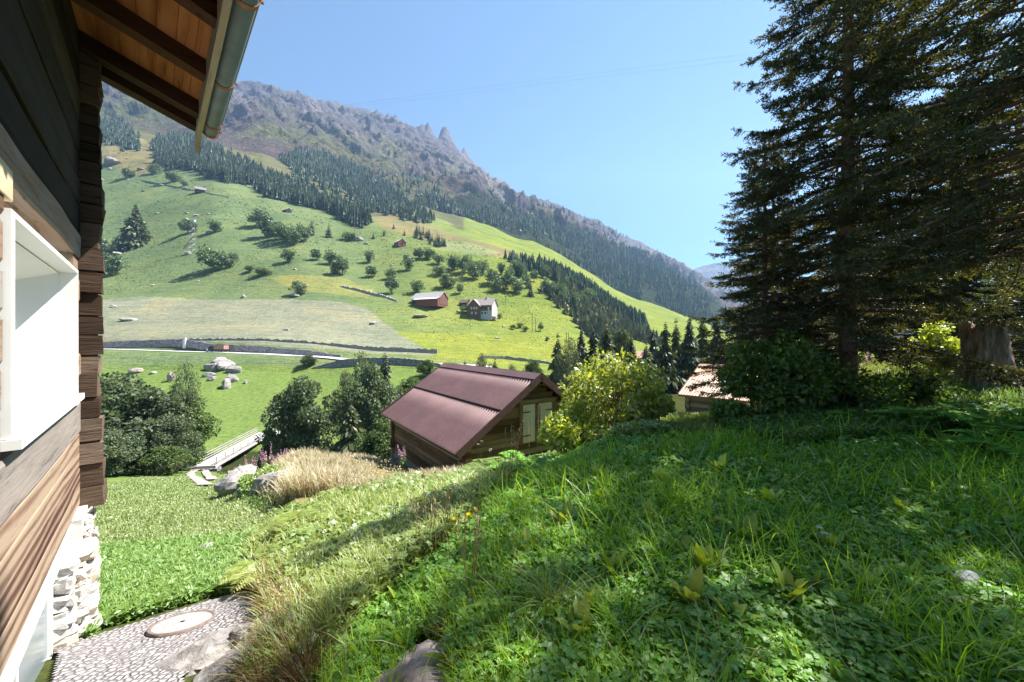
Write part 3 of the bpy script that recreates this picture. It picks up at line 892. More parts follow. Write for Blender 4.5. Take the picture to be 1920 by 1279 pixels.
st = [rock_mat('pale_wall_stone', (0.42, 0.40, 0.38), (0.66, 0.63, 0.6), (0.76, 0.74, 0.71), 9), rock_mat('ochre_wall_stone', (0.38, 0.31, 0.22), (0.60, 0.52, 0.42), (0.72, 0.67, 0.6), 9), rock_mat('grey_wall_stone', (0.28, 0.27, 0.255), (0.48, 0.46, 0.44), (0.66, 0.64, 0.61), 9)]
b.build('stonework', st, house, False)
b = hm()
b.box(O0, HX, (BW1 - 0.05, -0.67, BZ0), (BW1, -0.615, BZ1)); b.box(O0, HX, (BW0, -0.67, BZ0), (BW0 + 0.05, -0.615, BZ1))
b.box(O0, HX, (BW0 + 0.05, -0.67, BZ1 - 0.06), (BW1 - 0.05, -0.615, BZ1)); b.box(O0, HX, (BW0 + 0.05, -0.67, BZ0), (BW1 - 0.05, -0.615, BZ0 + 0.05))
bw = b.build('basement_window', [white_paint], house)
m, nt, out = nmat('frosted_glass'); surf(nt, out, (0.22, 0.26, 0.28), 0.25, None, 0.5)
b = hm(); b.box(O0, HX, (BW0 + 0.045, -0.655, BZ0 + 0.045), (BW1 - 0.045, -0.64, BZ1 - 0.055)); b.build('pane', [m], bw)

# eave: rafters, soffit boards, verge plank, gutter on its brackets
TE = 6.2
def zr(q): return 2.73 - 0.333 * q
SLP = np.array([HN[0], HN[1], -0.333]); SLP = SLP / np.linalg.norm(SLP)
UPN = np.cross(HU, SLP); UPN = UPN if UPN[2] > 0 else -UPN
RX = np.stack([HU, SLP, UPN])
sec = math.sqrt(1 + 0.333 ** 2)
rt = [(TE - 0.16, TE), (TE - 0.52, TE - 0.38)] + [(x_ - 0.13, x_) for x_ in (4.95, 4.04, 3.13, 2.2, 1.3, 0.4, -0.5, -1.4)]
roofo = np.array([0, 0, 2.73])
b = hm()
for i, (a_, c_) in enumerate(rt):
    b.box(roofo, RX, (min(a_, c_), -3.2, 0.0), (max(a_, c_), 0.365 * sec, 0.15), 0, 0.005)
roof = hm()
roof.box(roofo, RX, (-3.2, -3.2, 0.185), (TE + 0.03, 0.46 * sec, 0.24))
roofp = roof.build('roof', [plain('roof_sheet', (0.11, 0.1, 0.1), 0.6)], house)
b.build('rafter', [beam_wood], roofp)
b = hm()
q0 = -1.6
while q0 < 0.36:
    w_ = rng.uniform(0.13, 0.16)
    log_q = min(q0 + w_ - 0.004, 0.372)
    b.box(roofo, RX, (-3.2, q0 * sec, 0.152 + rng.uniform(0, 0.003)), (TE, log_q * sec, 0.180), 0)
    q0 += w_
b.build('soffit', [soffit_wood], roofp)
b = hm()
n = 70
tt = np.linspace(-3.2, TE + 0.12, n)
lowz = np.where(tt > TE - 0.05, 2.50 - (tt - TE + 0.05) * 0.6, 2.52) + fbm(np.stack([tt * 2, tt * 0, tt * 0], -1), 3, 93) * 0.012
V = np.empty((n, 4, 3))
for k, (q, zz) in enumerate(((0.372, lowz), (0.425, lowz), (0.425, 2.80 + 0 * tt), (0.372, 2.80 + 0 * tt))):
    V[:, k] = tt[:, None] * HU + q * HN + zz[:, None] * XYZ[2]
V[-1, :, 2] = np.clip(V[-1, :, 2], 0, 2.62)
i = np.arange(n - 1)[:, None] * 4; k = np.arange(4)[None, :]
b.add(V.reshape(-1, 3), [np.stack([i + k, i + 4 + k, i + 4 + (k + 1) % 4, i + (k + 1) % 4], -1).reshape(-1, 4), np.array([[0, 1, 2, 3]]), np.array([[(n - 1) * 4 + x for x in (3, 2, 1, 0)]])])
b.build('fascia', [wood_mat('bleached_fascia', [(0.3, (0.12, 0.085, 0.065)), (0.5, (0.36, 0.28, 0.23)), (0.7, (0.52, 0.44, 0.37)), (0.9, (0.62, 0.56, 0.5))], HU, 1.3)], roofp)
GQ, GZ, GR = 0.515, 2.66, 0.082
def trough(b, t0, t1, r0, r1, a0, a1, n=18, m=0, ns=2):
    a = np.linspace(a0, a1, n)
    ts = np.linspace(t0, t1, ns)
    rows = []
    for r_ in (r0, r1):
        for t_ in ts:
            rows.append(t_ * HU + (GQ + r_ * np.cos(a))[:, None] * HN + (GZ + r_ * np.sin(a))[:, None] * XYZ[2])
    V = np.concatenate(rows)
    fs = []
    j = np.arange(n - 1)
    for s_ in range(ns - 1):
        fs.append(np.stack([s_ * n + j, s_ * n + j + 1, (s_ + 1) * n + j + 1, (s_ + 1) * n + j], -1))
        o_ = ns * n
        fs.append(np.stack([o_ + s_ * n + j, o_ + (s_ + 1) * n + j, o_ + (s_ + 1) * n + j + 1, o_ + s_ * n + j + 1], -1))
    for e_ in (0, (ns - 1) * n):
        fs.append(np.stack([e_ + j, ns * n + e_ + j, ns * n + e_ + j + 1, e_ + j + 1], -1))
    for e_ in (0, n - 1):
        s_ = np.arange(ns - 1)
        fs.append(np.stack([s_ * n + e_, (s_ + 1) * n + e_, ns * n + (s_ + 1) * n + e_, ns * n + s_ * n + e_], -1))
    b.add(V, fs, m)
b = hm()
trough(b, -3.2, TE, GR, GR - 0.004, -math.pi, 0.0)
a = np.linspace(-math.pi, 0, 18)
V = np.concatenate([[TE * HU + GQ * HN + GZ * XYZ[2]], TE * HU + (GQ + GR * np.cos(a))[:, None] * HN + (GZ + GR * np.sin(a))[:, None] * XYZ[2]])
b.add(V, np.array([[0, i, i + 1] for i in range(1, 18)]))
b.tube([t_ * HU + (GQ + GR + 0.006) * HN + (GZ + 0.004) * XYZ[2] for t_ in np.linspace(-3.2, TE, 5)], 0.009, 8)
zinc = plain('zinc', (0.27, 0.31, 0.315), 0.55, 0.22, 2.5, 0, 0.4, 0.35)
gut = b.build('gutter', [zinc], roofp, True)
copper = plain('copper_bracket', (0.36, 0.17, 0.12), 0.55, 0.3, 14, 0, 0.4, 0.4)
for t_ in (TE - 0.05, HW(411, 210, 0.58)[0], HW(434, 150, 0.58)[0], HW(480, 48, 0.58)[0], HW(480, 48, 0.58)[0] - 0.9):
    b = hm()
    trough(b, t_ - 0.025, t_ + 0.025, GR + 0.011, GR + 0.002, -math.pi, 0.12, 20)
    b.box(O0, HX, (t_ - 0.012, GQ + GR - 0.01, GZ + 0.0), (t_ + 0.012, GQ + GR + 0.035, GZ + 0.018))
    b.build('bracket', [copper], roofp)

# ------------------------------------------------------------------ hay barns near the garden
def corrugated(b, o, e, s, L, S, per=0.17, amp=0.03, lift=0.0, m=0):
    """corrugated sheet from the point o, L along e, S up the slope s"""
    nrm = np.cross(e, s); nrm = nrm if nrm[2] > 0 else -nrm
    n = int(L / per * 6)
    x = np.linspace(0, L, n)
    h = amp * np.cos(x / per * 2 * np.pi)
    rows = [o + x[:, None] * e + yy * s + (h + lift + dz)[:, None] * nrm for yy, dz in ((0, 0), (S * 0.5, 0), (S, 0), (S, -0.012), (0, -0.012))]
    V = np.concatenate(rows)
    j = np.arange(n - 1)
    fs = [np.stack([r * n + j, r * n + j + 1, (r + 1) * n + j + 1, (r + 1) * n + j], -1) for r in range(4)]
    b.add(V, fs, m)

def barn(name, label, B, e, L, HWD, rise, wallz, ground_fn, mats, over=0.45, tiers=0.51, door=None, body_in=0.45, stone=True):
    """B: near end of the eave; e: along the eave, away from the gable; HWD: eave to ridge in plan"""
    B = np.asarray(B, float)
    e = np.asarray(e, float)
    wv = np.array([-e[1], e[0], 0.0])
    if name == 'barn': wv = np.array([e[1], -e[0], 0.0])
    roofm, trim, wl, wg, doorm, stonem, iron = mats
    base = B + e * L * 0.5 + wv * HWD
    base[2] = B[2] - 1.5
    root = thing(name, label, 'barn', base)
    Bl = B - base
    S = math.hypot(HWD, rise)
    sl = (wv * HWD + np.array([0, 0, rise])) / S
    sr = (-wv * HWD + np.array([0, 0, rise])) / S
    ridge = Bl + wv * HWD + np.array([0, 0, rise])
    Br = Bl + wv * 2 * HWD
    b = MB()
    for o_, s_ in ((Bl, sl), (Br, sr)):
        corrugated(b, o_, e, s_, L, S * tiers + 0.12, m=0)
        corrugated(b, o_ + s_ * S * tiers, e, s_, L, S * (1 - tiers) - 0.02, lift=0.05, m=0)
    rf = b.build('roof', [roofm], root, True)
    b = MB()
    for s_ in (sl, sr):
        nrm = np.cross(e, s_); nrm = nrm if nrm[2] > 0 else -nrm
        A = np.stack([e, s_, nrm])
        b.box(ridge, A, (-0.03, -0.34, 0.078), (L + 0.03, 0.01 , 0.098))
    b.build('ridge_cap', [roofm], rf)
    b = MB()
    for o_, s_ in ((Bl, sl), (Br, sr)):
        nrm = np.cross(e, s_); nrm = nrm if nrm[2] > 0 else -nrm
        A = np.stack([e, s_, nrm])
        b.box(o_, A, (-0.03, S * tiers - 0.02, 0.02), (L + 0.03, S * tiers + 0.03, 0.042))      # closing strip of the lap
        for x0 in (-0.035, L + 0.002):
            b.box(o_, A, (x0, -0.03, -0.16), (x0 + 0.033, S + 0.0, 0.085))
        b.box(o_, A, (0.0, -0.05, -0.12), (L, -0.012, 0.03))
    b.build('verge_trim', [trim], rf)
    b = MB()                                                        # boards and purlins under the sheets
    for o_, s_ in ((Bl, sl), (Br, sr)):
        nrm = np.cross(e, s_); nrm = nrm if nrm[2] > 0 else -nrm
        A = np.stack([e, s_, nrm])
        b.box(o_, A, (0.0, 0.0, -0.07), (L, S, -0.03))
        for y0 in (0.12 * S, 0.55 * S, 0.9 * S):
            b.box(o_, A, (0.05, y0, -0.22), (L - 0.05, y0 + 0.14, -0.075), 0, 0.006)
    b.build('purlin', [wl], rf)
    # log walls
    BI = body_in
    x0, x1, w0, w1 = BI, L - BI, over, 2 * HWD - over
    A = np.stack([e, wv, XYZ[2]])
    zg = min(float(ground_fn(*(B + e * x + wv * w)[:2])) for x in (x0, x1) for w in (w0, w1)) - 0.2 - base[2]
    ztop = Bl[2] + over * rise / HWD - 0.12
    b = MB(); bg = MB()
    zc = ztop
    first = []
    while zc > wallz - base[2]:
        h = rng.uniform(0.17, 0.23)
        for w_ in (w0, w1):
            b.box(Bl * [1, 1, 0], A, (x0 - 0.18 - rng.uniform(0, .06), w_ - 0.09, zc - h + 0.012), (x1 + 0.18, w_ + 0.09, zc - 0.004), 0, 0.012)
        for x_ in (x0, x1):
            bg.box(Bl * [1, 1, 0], A, (x_ - 0.085, w0 - 0.2 - rng.uniform(0, .06), zc - h - 0.085), (x_ + 0.085, w1 + 0.2, zc - 0.105), 0, 0.012)
        zc -= h
    zlow = zc
    zc = ztop - 0.105
    while zc < ridge[2] - 0.16:
        h = rng.uniform(0.17, 0.23)
        half = HWD * (1 - (zc + h - Bl[2] + 0.1) / rise)
        if half < 0.15: break
        for x_ in (x0, x1):
            bg.box(Bl * [1, 1, 0], A, (x_ - 0.085, HWD - half, zc + 0.006), (x_ + 0.085, HWD + half, zc + h - 0.006), 0, 0.006)
        zc += h
    b.build('side_wall', [wl], root)
    bg.build('gable_wall', [wg], root)
    b = MB()
    for w_ in (w0, w1):
        for xx in np.arange(x0, x1, 0.42):
            for zz in np.arange(zg, zlow + 0.12, 0.26):
                blob(b, Bl * [1, 1, 0] + e * (xx + rng.uniform(0, .1)) + wv * w_ + XYZ[2] * zz, A, (0.24, 0.16, 0.15), rng.uniform(0, 99), 0, 9, 7, 0.6, 0.25)
    for x_ in (x0, x1):
        for ww in np.arange(w0, w1 + .1, 0.42):
            for zz in np.arange(zg, zlow + 0.05, 0.26):
                blob(b, Bl * [1, 1, 0] + e * x_ + wv * ww + XYZ[2] * zz, A, (0.16, 0.24, 0.15), rng.uniform(0, 99), 0, 9, 7, 0.6, 0.25)
    b.build('foundation', [stonem], root, True)
    if door:
        d0, d1, dz0, dz1 = door
        dz0 -= base[2]; dz1 -= base[2]
        o_ = Bl * [1, 1, 0]
        xf = x0 - 0.085
        b = MB()
        b.box(o_, A, (xf - 0.07, d0 - 0.14, dz0 - 0.05), (xf + 0.03, d0, dz1 + 0.02)); b.box(o_, A, (xf - 0.07, d1, dz0 - 0.05), (xf + 0.03, d1 + 0.14, dz1 + 0.02))
        b.box(o_, A, (xf - 0.09, d0 - 0.16, dz1 + 0.02), (xf + 0.03, d1 + 0.16, dz1 + 0.17))
        b.build('door_frame', [wg], root)
        mid = 0.5 * (d0 + d1)
        b = MB(); b.box(o_, A, (xf - 0.03, d0 + .002, dz0), (xf - 0.004, d1 - .002, dz1)); b.build('threshold_boards', [wg], root)
        for lo, hi in ((d0 + 0.01, mid - 0.14), (mid + 0.12, d1 - 0.01)):
            b = MB()
            nb = 4
            for k in range(nb):
                a_ = lo + (hi - lo) * k / nb
                b.box(o_, A, (xf - 0.062 - rng.uniform(0, .006), a_ + 0.003, dz0 + rng.uniform(0, .015)), (xf - 0.032, a_ + (hi - lo) / nb - 0.003, dz1 - 0.01), 0)
            dl = b.build('door_leaf', [doorm], root)
            for zz in (dz0 + 0.25, dz1 - 0.28):
                b = MB()
                edge = lo if lo < mid - 0.2 else hi
                dr = 1 if edge == lo else -1
                b.box(o_, A, (xf - 0.08, min(edge, edge + dr * 0.32), zz - 0.018), (xf - 0.068, max(edge, edge + dr * 0.32), zz + 0.018))
                b.build('hinge', [iron], dl)
        b = MB()
        for k in range(4):
            a_ = mid - 0.14 + 0.065 * k
            b.box(o_, A, (xf - 0.055, a_ + .003, dz0 + 0.01), (xf - 0.032, a_ + 0.062, dz1 - 0.012))
        b.build('middle_board', [wg], root)
    return root

u1 = np.array([-0.564, 0.826, 0]); u2 = np.array([0.826, 0.564, 0])
def sheet_mat(name, col):
    m, nt, out = nmat(name)
    v = coords(nt, 'Object')
    n = noise(nt, v, 0.9, 5)
    n2 = noise(nt, v, 9.0, 5)
    c = ramp(nt, n, [(0.3, tuple(x * 0.86 for x in col)), (0.7, tuple(x * 1.12 for x in col))])
    c = mixc(nt, 0.35, c, ramp(nt, n2, [(0.35, (0.75, 0.75, 0.75)), (0.65, (1.15, 1.15, 1.15))]), 'MULTIPLY')
    surf(nt, out, c, 0.5, None, 0.35)
    return m
stops_b = [(0.28, (0.035, 0.02, 0.011)), (0.5, (0.15, 0.088, 0.048)), (0.68, (0.28, 0.18, 0.10)), (0.86, (0.38, 0.29, 0.2))]
iron = plain('black_iron', (0.03, 0.03, 0.03), 0.6)
door_m = wood_mat('pale_door_boards', [(0.3, (0.5, 0.38, 0.27)), (0.55, (0.76, 0.63, 0.48)), (0.85, (0.86, 0.75, 0.6))], (0, 0, 1), 0.8)
stone_m = rock_mat('grey_foundation_stone', (0.2, 0.2, 0.21), (0.34, 0.33, 0.33), (0.45, 0.43, 0.42), 3)
barn1_B = np.array([-1.716, 12.0, -3.55])
barn('barn', 'log hay barn with purple-brown corrugated roof and pale double door in its gable', barn1_B, u1, 8.3, 3.36, 2.3, -5.35, ground,
     (sheet_mat('brown_corrugated_sheet', (0.155, 0.088, 0.09)), plain('brown_trim', (0.085, 0.05, 0.045), 0.5), wood_mat('barn_logs', stops_b, u1), wood_mat('barn_gable_logs', stops_b, u2), door_m, stone_m, iron),
     over=0.55, door=(2.76, 4.13, -3.68, -2.3))
e2 = np.array([0.7, -0.714, 0.0])
barn2_B = np.array([10.43, 24.0, -3.33])
stops_c = [(0.28, (0.05, 0.035, 0.02)), (0.5, (0.2, 0.14, 0.085)), (0.68, (0.33, 0.25, 0.16)), (0.86, (0.42, 0.34, 0.24))]
barn('small_barn', 'small log barn with tan corrugated roof half hidden behind the dark spruce', barn2_B, e2, 6.5, 3.57, 1.67, -4.75, ground,
     (sheet_mat('tan_corrugated_sheet', (0.42, 0.25, 0.17)), plain('tan_trim', (0.3, 0.17, 0.12), 0.5), wood_mat('small_barn_logs', stops_c, e2), wood_mat('small_barn_gable_logs', stops_c, (0.714, 0.7, 0)), door_m, stone_m, iron),
     over=0.45, tiers=0.97)
# ------------------------------------------------------------------ plants: shapes
def unit(v): return v / (np.linalg.norm(v, axis=-1, keepdims=True) + 1e-9)

def diamonds(B, D, S, L, W, mid=0.5):
    """leaf shapes: base B, direction D, side S, length L, width W (all arrays)"""
    L = np.broadcast_to(np.asarray(L, float), (len(B),))[:, None]; W = np.broadcast_to(np.asarray(W, float), (len(B),))[:, None]
    V = np.stack([B, B + D * L * mid + S * W * 0.5, B + D * L, B + D * L * mid - S * W * 0.5], 1)
    return V.reshape(-1, 3), np.arange(len(B) * 4).reshape(-1, 4)

def rnd_dirs(n, up=0.0):
    v = rng.normal(size=(n, 3)); v = unit(v)
    v[:, 2] += up
    return unit(v)

def perp(D):
    return unit(np.cross(D, unit(rng.normal(size=D.shape))))

def spruce_near(b, bt, H, Rb, h0=0.6, step=0.3, needles=16, seed=1, nleaf=0.05, airy=99.0):
    """a spruce seen from a few metres: whorls of drooping boughs, twigs and needles"""
    Bs, Ds, Ss, Ls = [], [], [], []
    bt.tube([(0, 0, z) for z in np.linspace(-0.4, H * 0.97, 12)], np.linspace(0.0125 * H, 0.02, 12), 12)
    h = h0
    while h < H * 0.985:
        nb = int(rng.integers(5, 8))
        a0 = rng.uniform(0, 6.28)
        for k in range(nb):
            az = a0 + k * 6.283 / nb + rng.uniform(-.3, .3)
            Lb = Rb * (1 - h / H) ** 0.75 * rng.uniform(0.55, 1.2) + 0.1
            if h < H * 0.12: Lb *= rng.uniform(0.5, 1.0)
            o = np.array([math.cos(az), math.sin(az), 0])
            droop = rng.uniform(0.1, 0.62) * min(1, Lb / 1.5)
            n = max(5, int(Lb / 0.2))
            f = np.linspace(0, 1, n)
            path = o * (Lb * f)[:, None] + np.array([0, 0, 1.0]) * (0.10 * f - droop * f ** 1.6 + 0.10 * f ** 6)[:, None] * Lb
            path[:, 2] += h + rng.uniform(-.1, .1)
            path[:, :2] += rng.normal(size=(n, 2)) * 0.015
            bt.tube(path, np.linspace(0.012 + 0.009 * Lb, 0.004, n), 4, caps=False)
            ns = int(Lb / 0.036)
            fs = rng.uniform(0.12, 1.0, ns) ** 0.8
            P0 = np.stack([np.interp(fs, f, path[:, i]) for i in range(3)], -1)
            sd = np.where(rng.random(ns) < 0.5, -1, 1)
            ang = az + sd * rng.uniform(0.35, 1.15, ns)
            Dt = unit(np.stack([np.cos(ang), np.sin(ang), rng.uniform(-0.75, 0.0, ns)], -1))
            Lt = (0.14 + 0.36 * (1 - fs)) * min(1.25, 0.5 + Lb * 0.3) * rng.uniform(0.6, 1.25, ns)
            P0 = np.concatenate([P0, path[-1:]]); Dt = np.concatenate([Dt, unit(path[-1:] - path[-2:-1])]); Lt = np.concatenate([Lt, [0.16]])
            Bs.append(P0); Ds.append(Dt); Ls.append(Lt)
        h += step * rng.uniform(0.8, 1.2) * (2.2 if h > airy else 1.0)  # unseen crown above airy is thinned to let sun dapple the lawn
    P0, Dt, Lt = np.concatenate(Bs), np.concatenate(Ds), np.concatenate(Ls)
    # needles round each twig
    m = needles
    f = (np.arange(m) + rng.random((len(P0), m))) / m
    C = P0[:, None] + Dt[:, None] * (Lt[:, None] * f)[..., None]
    S1 = perp(Dt); S2 = np.cross(Dt, S1)
    ph = rng.uniform(0, 6.28, f.shape)
    N = S1[:, None] * np.cos(ph)[..., None] + S2[:, None] * np.sin(ph)[..., None]
    Nd = unit(N + Dt[:, None] * 0.9 + np.array([0, 0, 0.25]))
    C = C.reshape(-1, 3); Nd = Nd.reshape(-1, 3)
    V, q = diamonds(C, Nd, perp(Nd), rng.uniform(0.7, 1.3, len(C)) * nleaf, nleaf * 0.3, 0.4)
    b.add(V, q)

def spruce_mid(b, bt, H, Rb, layers=22, nb=11, sub=5, seed=0, ragged=0.25, h0=0.04):
    bt.tube([(0, 0, -0.03 * H), (0, 0, 0.3 * H), (0, 0, 0.97 * H)], [0.017 * H, 0.012 * H, 0.002 * H], 6)
    hs = h0 + (0.985 - h0) * (np.arange(layers) + rng.uniform(-.3, .3, layers)) / layers
    for h in hs:
        Lb = Rb * (1 - h) ** 0.85 * (1 + rng.uniform(-ragged, ragged)) + 0.012 * H
        n = max(5, int(nb * (0.5 + 0.5 * (1 - h))))
        az = rng.uniform(0, 6.28) + np.arange(n) * 6.283 / n + rng.uniform(-.25, .25, n)
        L = Lb * rng.uniform(0.7, 1.15, n)
        for j in range(sub):
            f = j / sub
            a2 = az + (rng.uniform(0.2, 0.75, n) * (1 if j % 2 else -1) if sub > 1 and j else 0)
            D = unit(np.stack([np.cos(a2), np.sin(a2), -rng.uniform(0.25, 0.6, n)], -1))
            base = np.stack([np.cos(az) * L * f * 0.85, np.sin(az) * L * f * 0.85, h * H - 0.28 * L * f], -1)
            ln = L * (0.62 - 0.3 * f) if sub > 1 else L
            up = np.array([0, 0, 1.0])
            S = unit(np.cross(D, up + rng.normal(size=(n, 3)) * 0.5))
            V, q = diamonds(base, D, S, ln, ln * (0.42 if sub > 1 else 0.5), 0.55)
            b.add(V, q)

def crown(b, bt, H, Wd, nblob, nleaf, size, trunk=0.2, low=0.22, seed=0, flat=0.8, inner=0.35, stems=1, spread=0.1):
    """a broad-leaved crown: limbs end in clumps, leaves on and in the clumps"""
    c = []
    while len(c) < nblob:
        p = rng.uniform(-1, 1, 3)
        r = np.linalg.norm(p)
        if r > 1 or r < inner: continue
        zz = low + (1 - low) * (0.5 + 0.5 * p[2]) * 0.92
        k = (1 - max(0, p[2]) ** 2 * 0.25) * (0.75 + 0.25 * min(1, (0.5 + 0.5 * p[2]) * 3))
        c.append((p[0] * Wd * 0.40 * k, p[1] * Wd * 0.40 * k, zz * H))
    c = np.array(c)
    for s_ in range(stems):
        a_ = s_ * 6.28 / stems + rng.uniform(0, 1)
        o_ = np.array([math.cos(a_), math.sin(a_), 0]) * spread * Wd * (stems > 1)
        bt.tube([o_ * 0.3 + (0, 0, -0.05 * H), o_ * 0.6 + (0, 0, H * low * 0.8), o_ + (rng.uniform(-.03, .03) * H, rng.uniform(-.03, .03) * H, H * 0.72)], [trunk, trunk * 0.75, trunk * 0.2], 7)
    for p in c[::2]:
        st_ = np.array([p[0] * 0.08, p[1] * 0.08, p[2] * 0.55])
        bt.tube([st_, st_ * 0.5 + p * 0.5 + (0, 0, 0.03 * H), p], [trunk * 0.35, trunk * 0.22, trunk * 0.06], 5, caps=False)
    k = rng.integers(0, nblob, nleaf)
    rb = rng.uniform(0.6, 1.25, nblob) * Wd * 0.62 / nblob ** 0.42
    d = rnd_dirs(nleaf)
    rr = rng.uniform(0.35, 1.0, nleaf) ** 0.5
    P = c[k] + d * (rb[k] * rr)[:, None] * np.array([1, 1, flat])
    D = unit(d * 0.8 + rng.normal(size=(nleaf, 3)) * 0.7 + np.array([0, 0, -0.15]))
    S = unit(np.cross(D, unit(rng.normal(size=(nleaf, 3)) * 0.6 + d + np.array([0, 0, 0.6]))))
    L = size * rng.uniform(0.6, 1.35, nleaf)
    V, q = diamonds(P, D, S, L, L * 0.62, 0.5)
    b.add(V, q)

M_NEEDLE = leaf_mat('spruce_needles_near', [(0.1, (0.032, 0.044, 0.016)), (0.6, (0.062, 0.078, 0.022)), (0.95, (0.095, 0.092, 0.03))], 0.4, (1.9, 1.6, 0.6), 0.04)
M_SPRUCE = leaf_mat('spruce_needles', [(0.1, (0.035, 0.052, 0.024)), (0.6, (0.065, 0.085, 0.034)), (0.95, (0.12, 0.13, 0.05))], 0.2, None, 0.04)
M_FIRFAR = leaf_mat('spruce_needles_far', [(0.1, (0.034, 0.058, 0.034)), (0.6, (0.055, 0.085, 0.044)), (0.95, (0.085, 0.115, 0.056))], 0.1, None, 0.02)
M_LARCH = leaf_mat('larch_needles', [(0.1, (0.06, 0.085, 0.026)), (0.6, (0.10, 0.125, 0.04)), (0.95, (0.16, 0.16, 0.06))], 0.35, None, 0.03)
M_ALDER = leaf_mat('alder_leaves', [(0.1, (0.065, 0.095, 0.05)), (0.6, (0.115, 0.15, 0.085)), (0.95, (0.20, 0.24, 0.145))], 0.3, None, 0.015)
M_BIRCH = leaf_mat('birch_leaves', [(0.1, (0.075, 0.10, 0.055)), (0.6, (0.12, 0.145, 0.085)), (0.95, (0.19, 0.21, 0.13))], 0.3, None, 0.015)
M_MAPLE = leaf_mat('maple_leaves', [(0.1, (0.05, 0.085, 0.026)), (0.6, (0.09, 0.14, 0.042)), (0.95, (0.16, 0.21, 0.07))], 0.28, None, 0.015)
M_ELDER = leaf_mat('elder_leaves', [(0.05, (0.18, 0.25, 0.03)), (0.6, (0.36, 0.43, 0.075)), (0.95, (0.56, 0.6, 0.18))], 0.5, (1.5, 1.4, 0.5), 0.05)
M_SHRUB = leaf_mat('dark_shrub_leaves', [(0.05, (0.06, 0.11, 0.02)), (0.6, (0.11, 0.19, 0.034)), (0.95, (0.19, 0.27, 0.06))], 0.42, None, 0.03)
M_BARK = plain('grey_bark', (0.17, 0.14, 0.12), 0.95, 0.4, 3, 0.02)
M_REDBARK = plain('reddish_spruce_bark', (0.20, 0.12, 0.09), 0.95, 0.4, 9, 0.02)
M_WHITEBARK = plain('pale_birch_bark', (0.5, 0.48, 0.45), 0.9, 0.3, 4)

def tree(name, label, loc, fn, crown_mat, bark, cat='tree', group=None, part='crown', rz=0.0):
    root = thing(name, label, cat, loc, rz, group)
    b, bt = MB(), MB()
    fn(b, bt)
    bt.build('trunk', [bark], root, True)
    b.build(part, [crown_mat], root)
    return root

def gpt(px, Y, dz=0.0):
    X = (px - 960) / F * Y
    return np.array([X, Y, float(ground(X, Y)) + dz])

# ------------------------------------------------------------------ big spruces beside the lawn
SPR = 'dark spruces at the edge of the lawn'
s1 = tree('spruce', 'biggest dark spruce whose heavy boughs fill the upper corner over the stump', gpt(1992, 5.3), lambda b, bt: spruce_near(b, bt, 16.5, 3.6, 2.5, 0.25, 15, 1, 0.07, 8.5), M_NEEDLE, M_REDBARK, 'spruce', SPR)
s2 = tree('spruce', 'tall dark spruce in the middle of the group with a straight reddish trunk', gpt(1590, 7.9), lambda b, bt: spruce_near(b, bt, 13.6, 2.75, 1.0, 0.21, 17, 2, 0.07, 8.5), M_NEEDLE, M_REDBARK, 'spruce', SPR, rz=0.4)
def spruce_copy(src, label, px, Y, sc, rz, group=SPR):
    p = gpt(px, Y)
    return copy_tree(src, p, rz, sc, label, group)
tree('spruce', 'young dark spruce whose low boughs reach over the roof of the tan barn', gpt(1434, 9.0), lambda b, bt: spruce_near(b, bt, 6.6, 1.65, 0.5, 0.17, 15, 5, 0.06), M_NEEDLE, M_REDBARK, 'spruce', SPR)
spruce_copy(s2, 'slender shorter spruce standing between the young spruce and the tall one', 1450, 12.5, (0.7, 0.7, 0.66), 2.2)
spruce_copy(s2, 'dark spruce with a bare straight trunk standing behind the sunny grass crest', 1795, 13.5, (0.95, 0.95, 0.72), 1.1)
spruce_copy(s1, 'dark spruce filling the gap between the tall spruce and the bare straight trunk', 1665, 15.5, (0.85, 0.85, 0.8), 3.3)
spruce_copy(s2, 'spruce with a thick reddish bare trunk rising behind the stump at the photo edge', 1910, 13.5, (1.15, 1.15, 0.85), 4.4)
spruce_copy(s1, 'shaded spruce farther back between trunks over the sunny grass crest', 1740, 21, (0.9, 0.9, 0.8), 5.2)
spruce_copy(s2, 'shaded spruce farther back behind the trunk of the tall spruce', 1570, 19, (0.95, 0.95, 1.0), 0.2)

# ------------------------------------------------------------------ bush and shrubs on the lawn
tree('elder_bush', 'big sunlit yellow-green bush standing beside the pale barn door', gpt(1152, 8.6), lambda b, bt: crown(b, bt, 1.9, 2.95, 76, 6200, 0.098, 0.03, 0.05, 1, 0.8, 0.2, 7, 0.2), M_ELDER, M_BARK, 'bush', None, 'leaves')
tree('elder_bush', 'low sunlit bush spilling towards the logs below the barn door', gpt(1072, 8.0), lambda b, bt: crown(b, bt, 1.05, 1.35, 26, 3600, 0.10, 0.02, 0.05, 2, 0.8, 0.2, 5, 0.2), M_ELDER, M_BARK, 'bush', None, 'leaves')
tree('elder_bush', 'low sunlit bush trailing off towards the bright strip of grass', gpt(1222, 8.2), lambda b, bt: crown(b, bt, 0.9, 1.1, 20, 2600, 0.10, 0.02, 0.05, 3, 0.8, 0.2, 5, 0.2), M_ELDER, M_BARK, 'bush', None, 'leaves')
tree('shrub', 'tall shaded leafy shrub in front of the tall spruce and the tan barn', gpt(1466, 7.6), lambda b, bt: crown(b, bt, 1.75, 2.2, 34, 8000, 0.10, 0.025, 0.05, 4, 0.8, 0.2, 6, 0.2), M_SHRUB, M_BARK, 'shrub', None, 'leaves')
tree('shrub', 'small half-sunlit shrub at the edge of the bright strip of grass', gpt(1362, 7.5), lambda b, bt: crown(b, bt, 0.5, 0.85, 16, 2600, 0.09, 0.02, 0.05, 5, 0.8, 0.2, 5, 0.2), M_SHRUB, M_BARK, 'shrub', None, 'leaves')
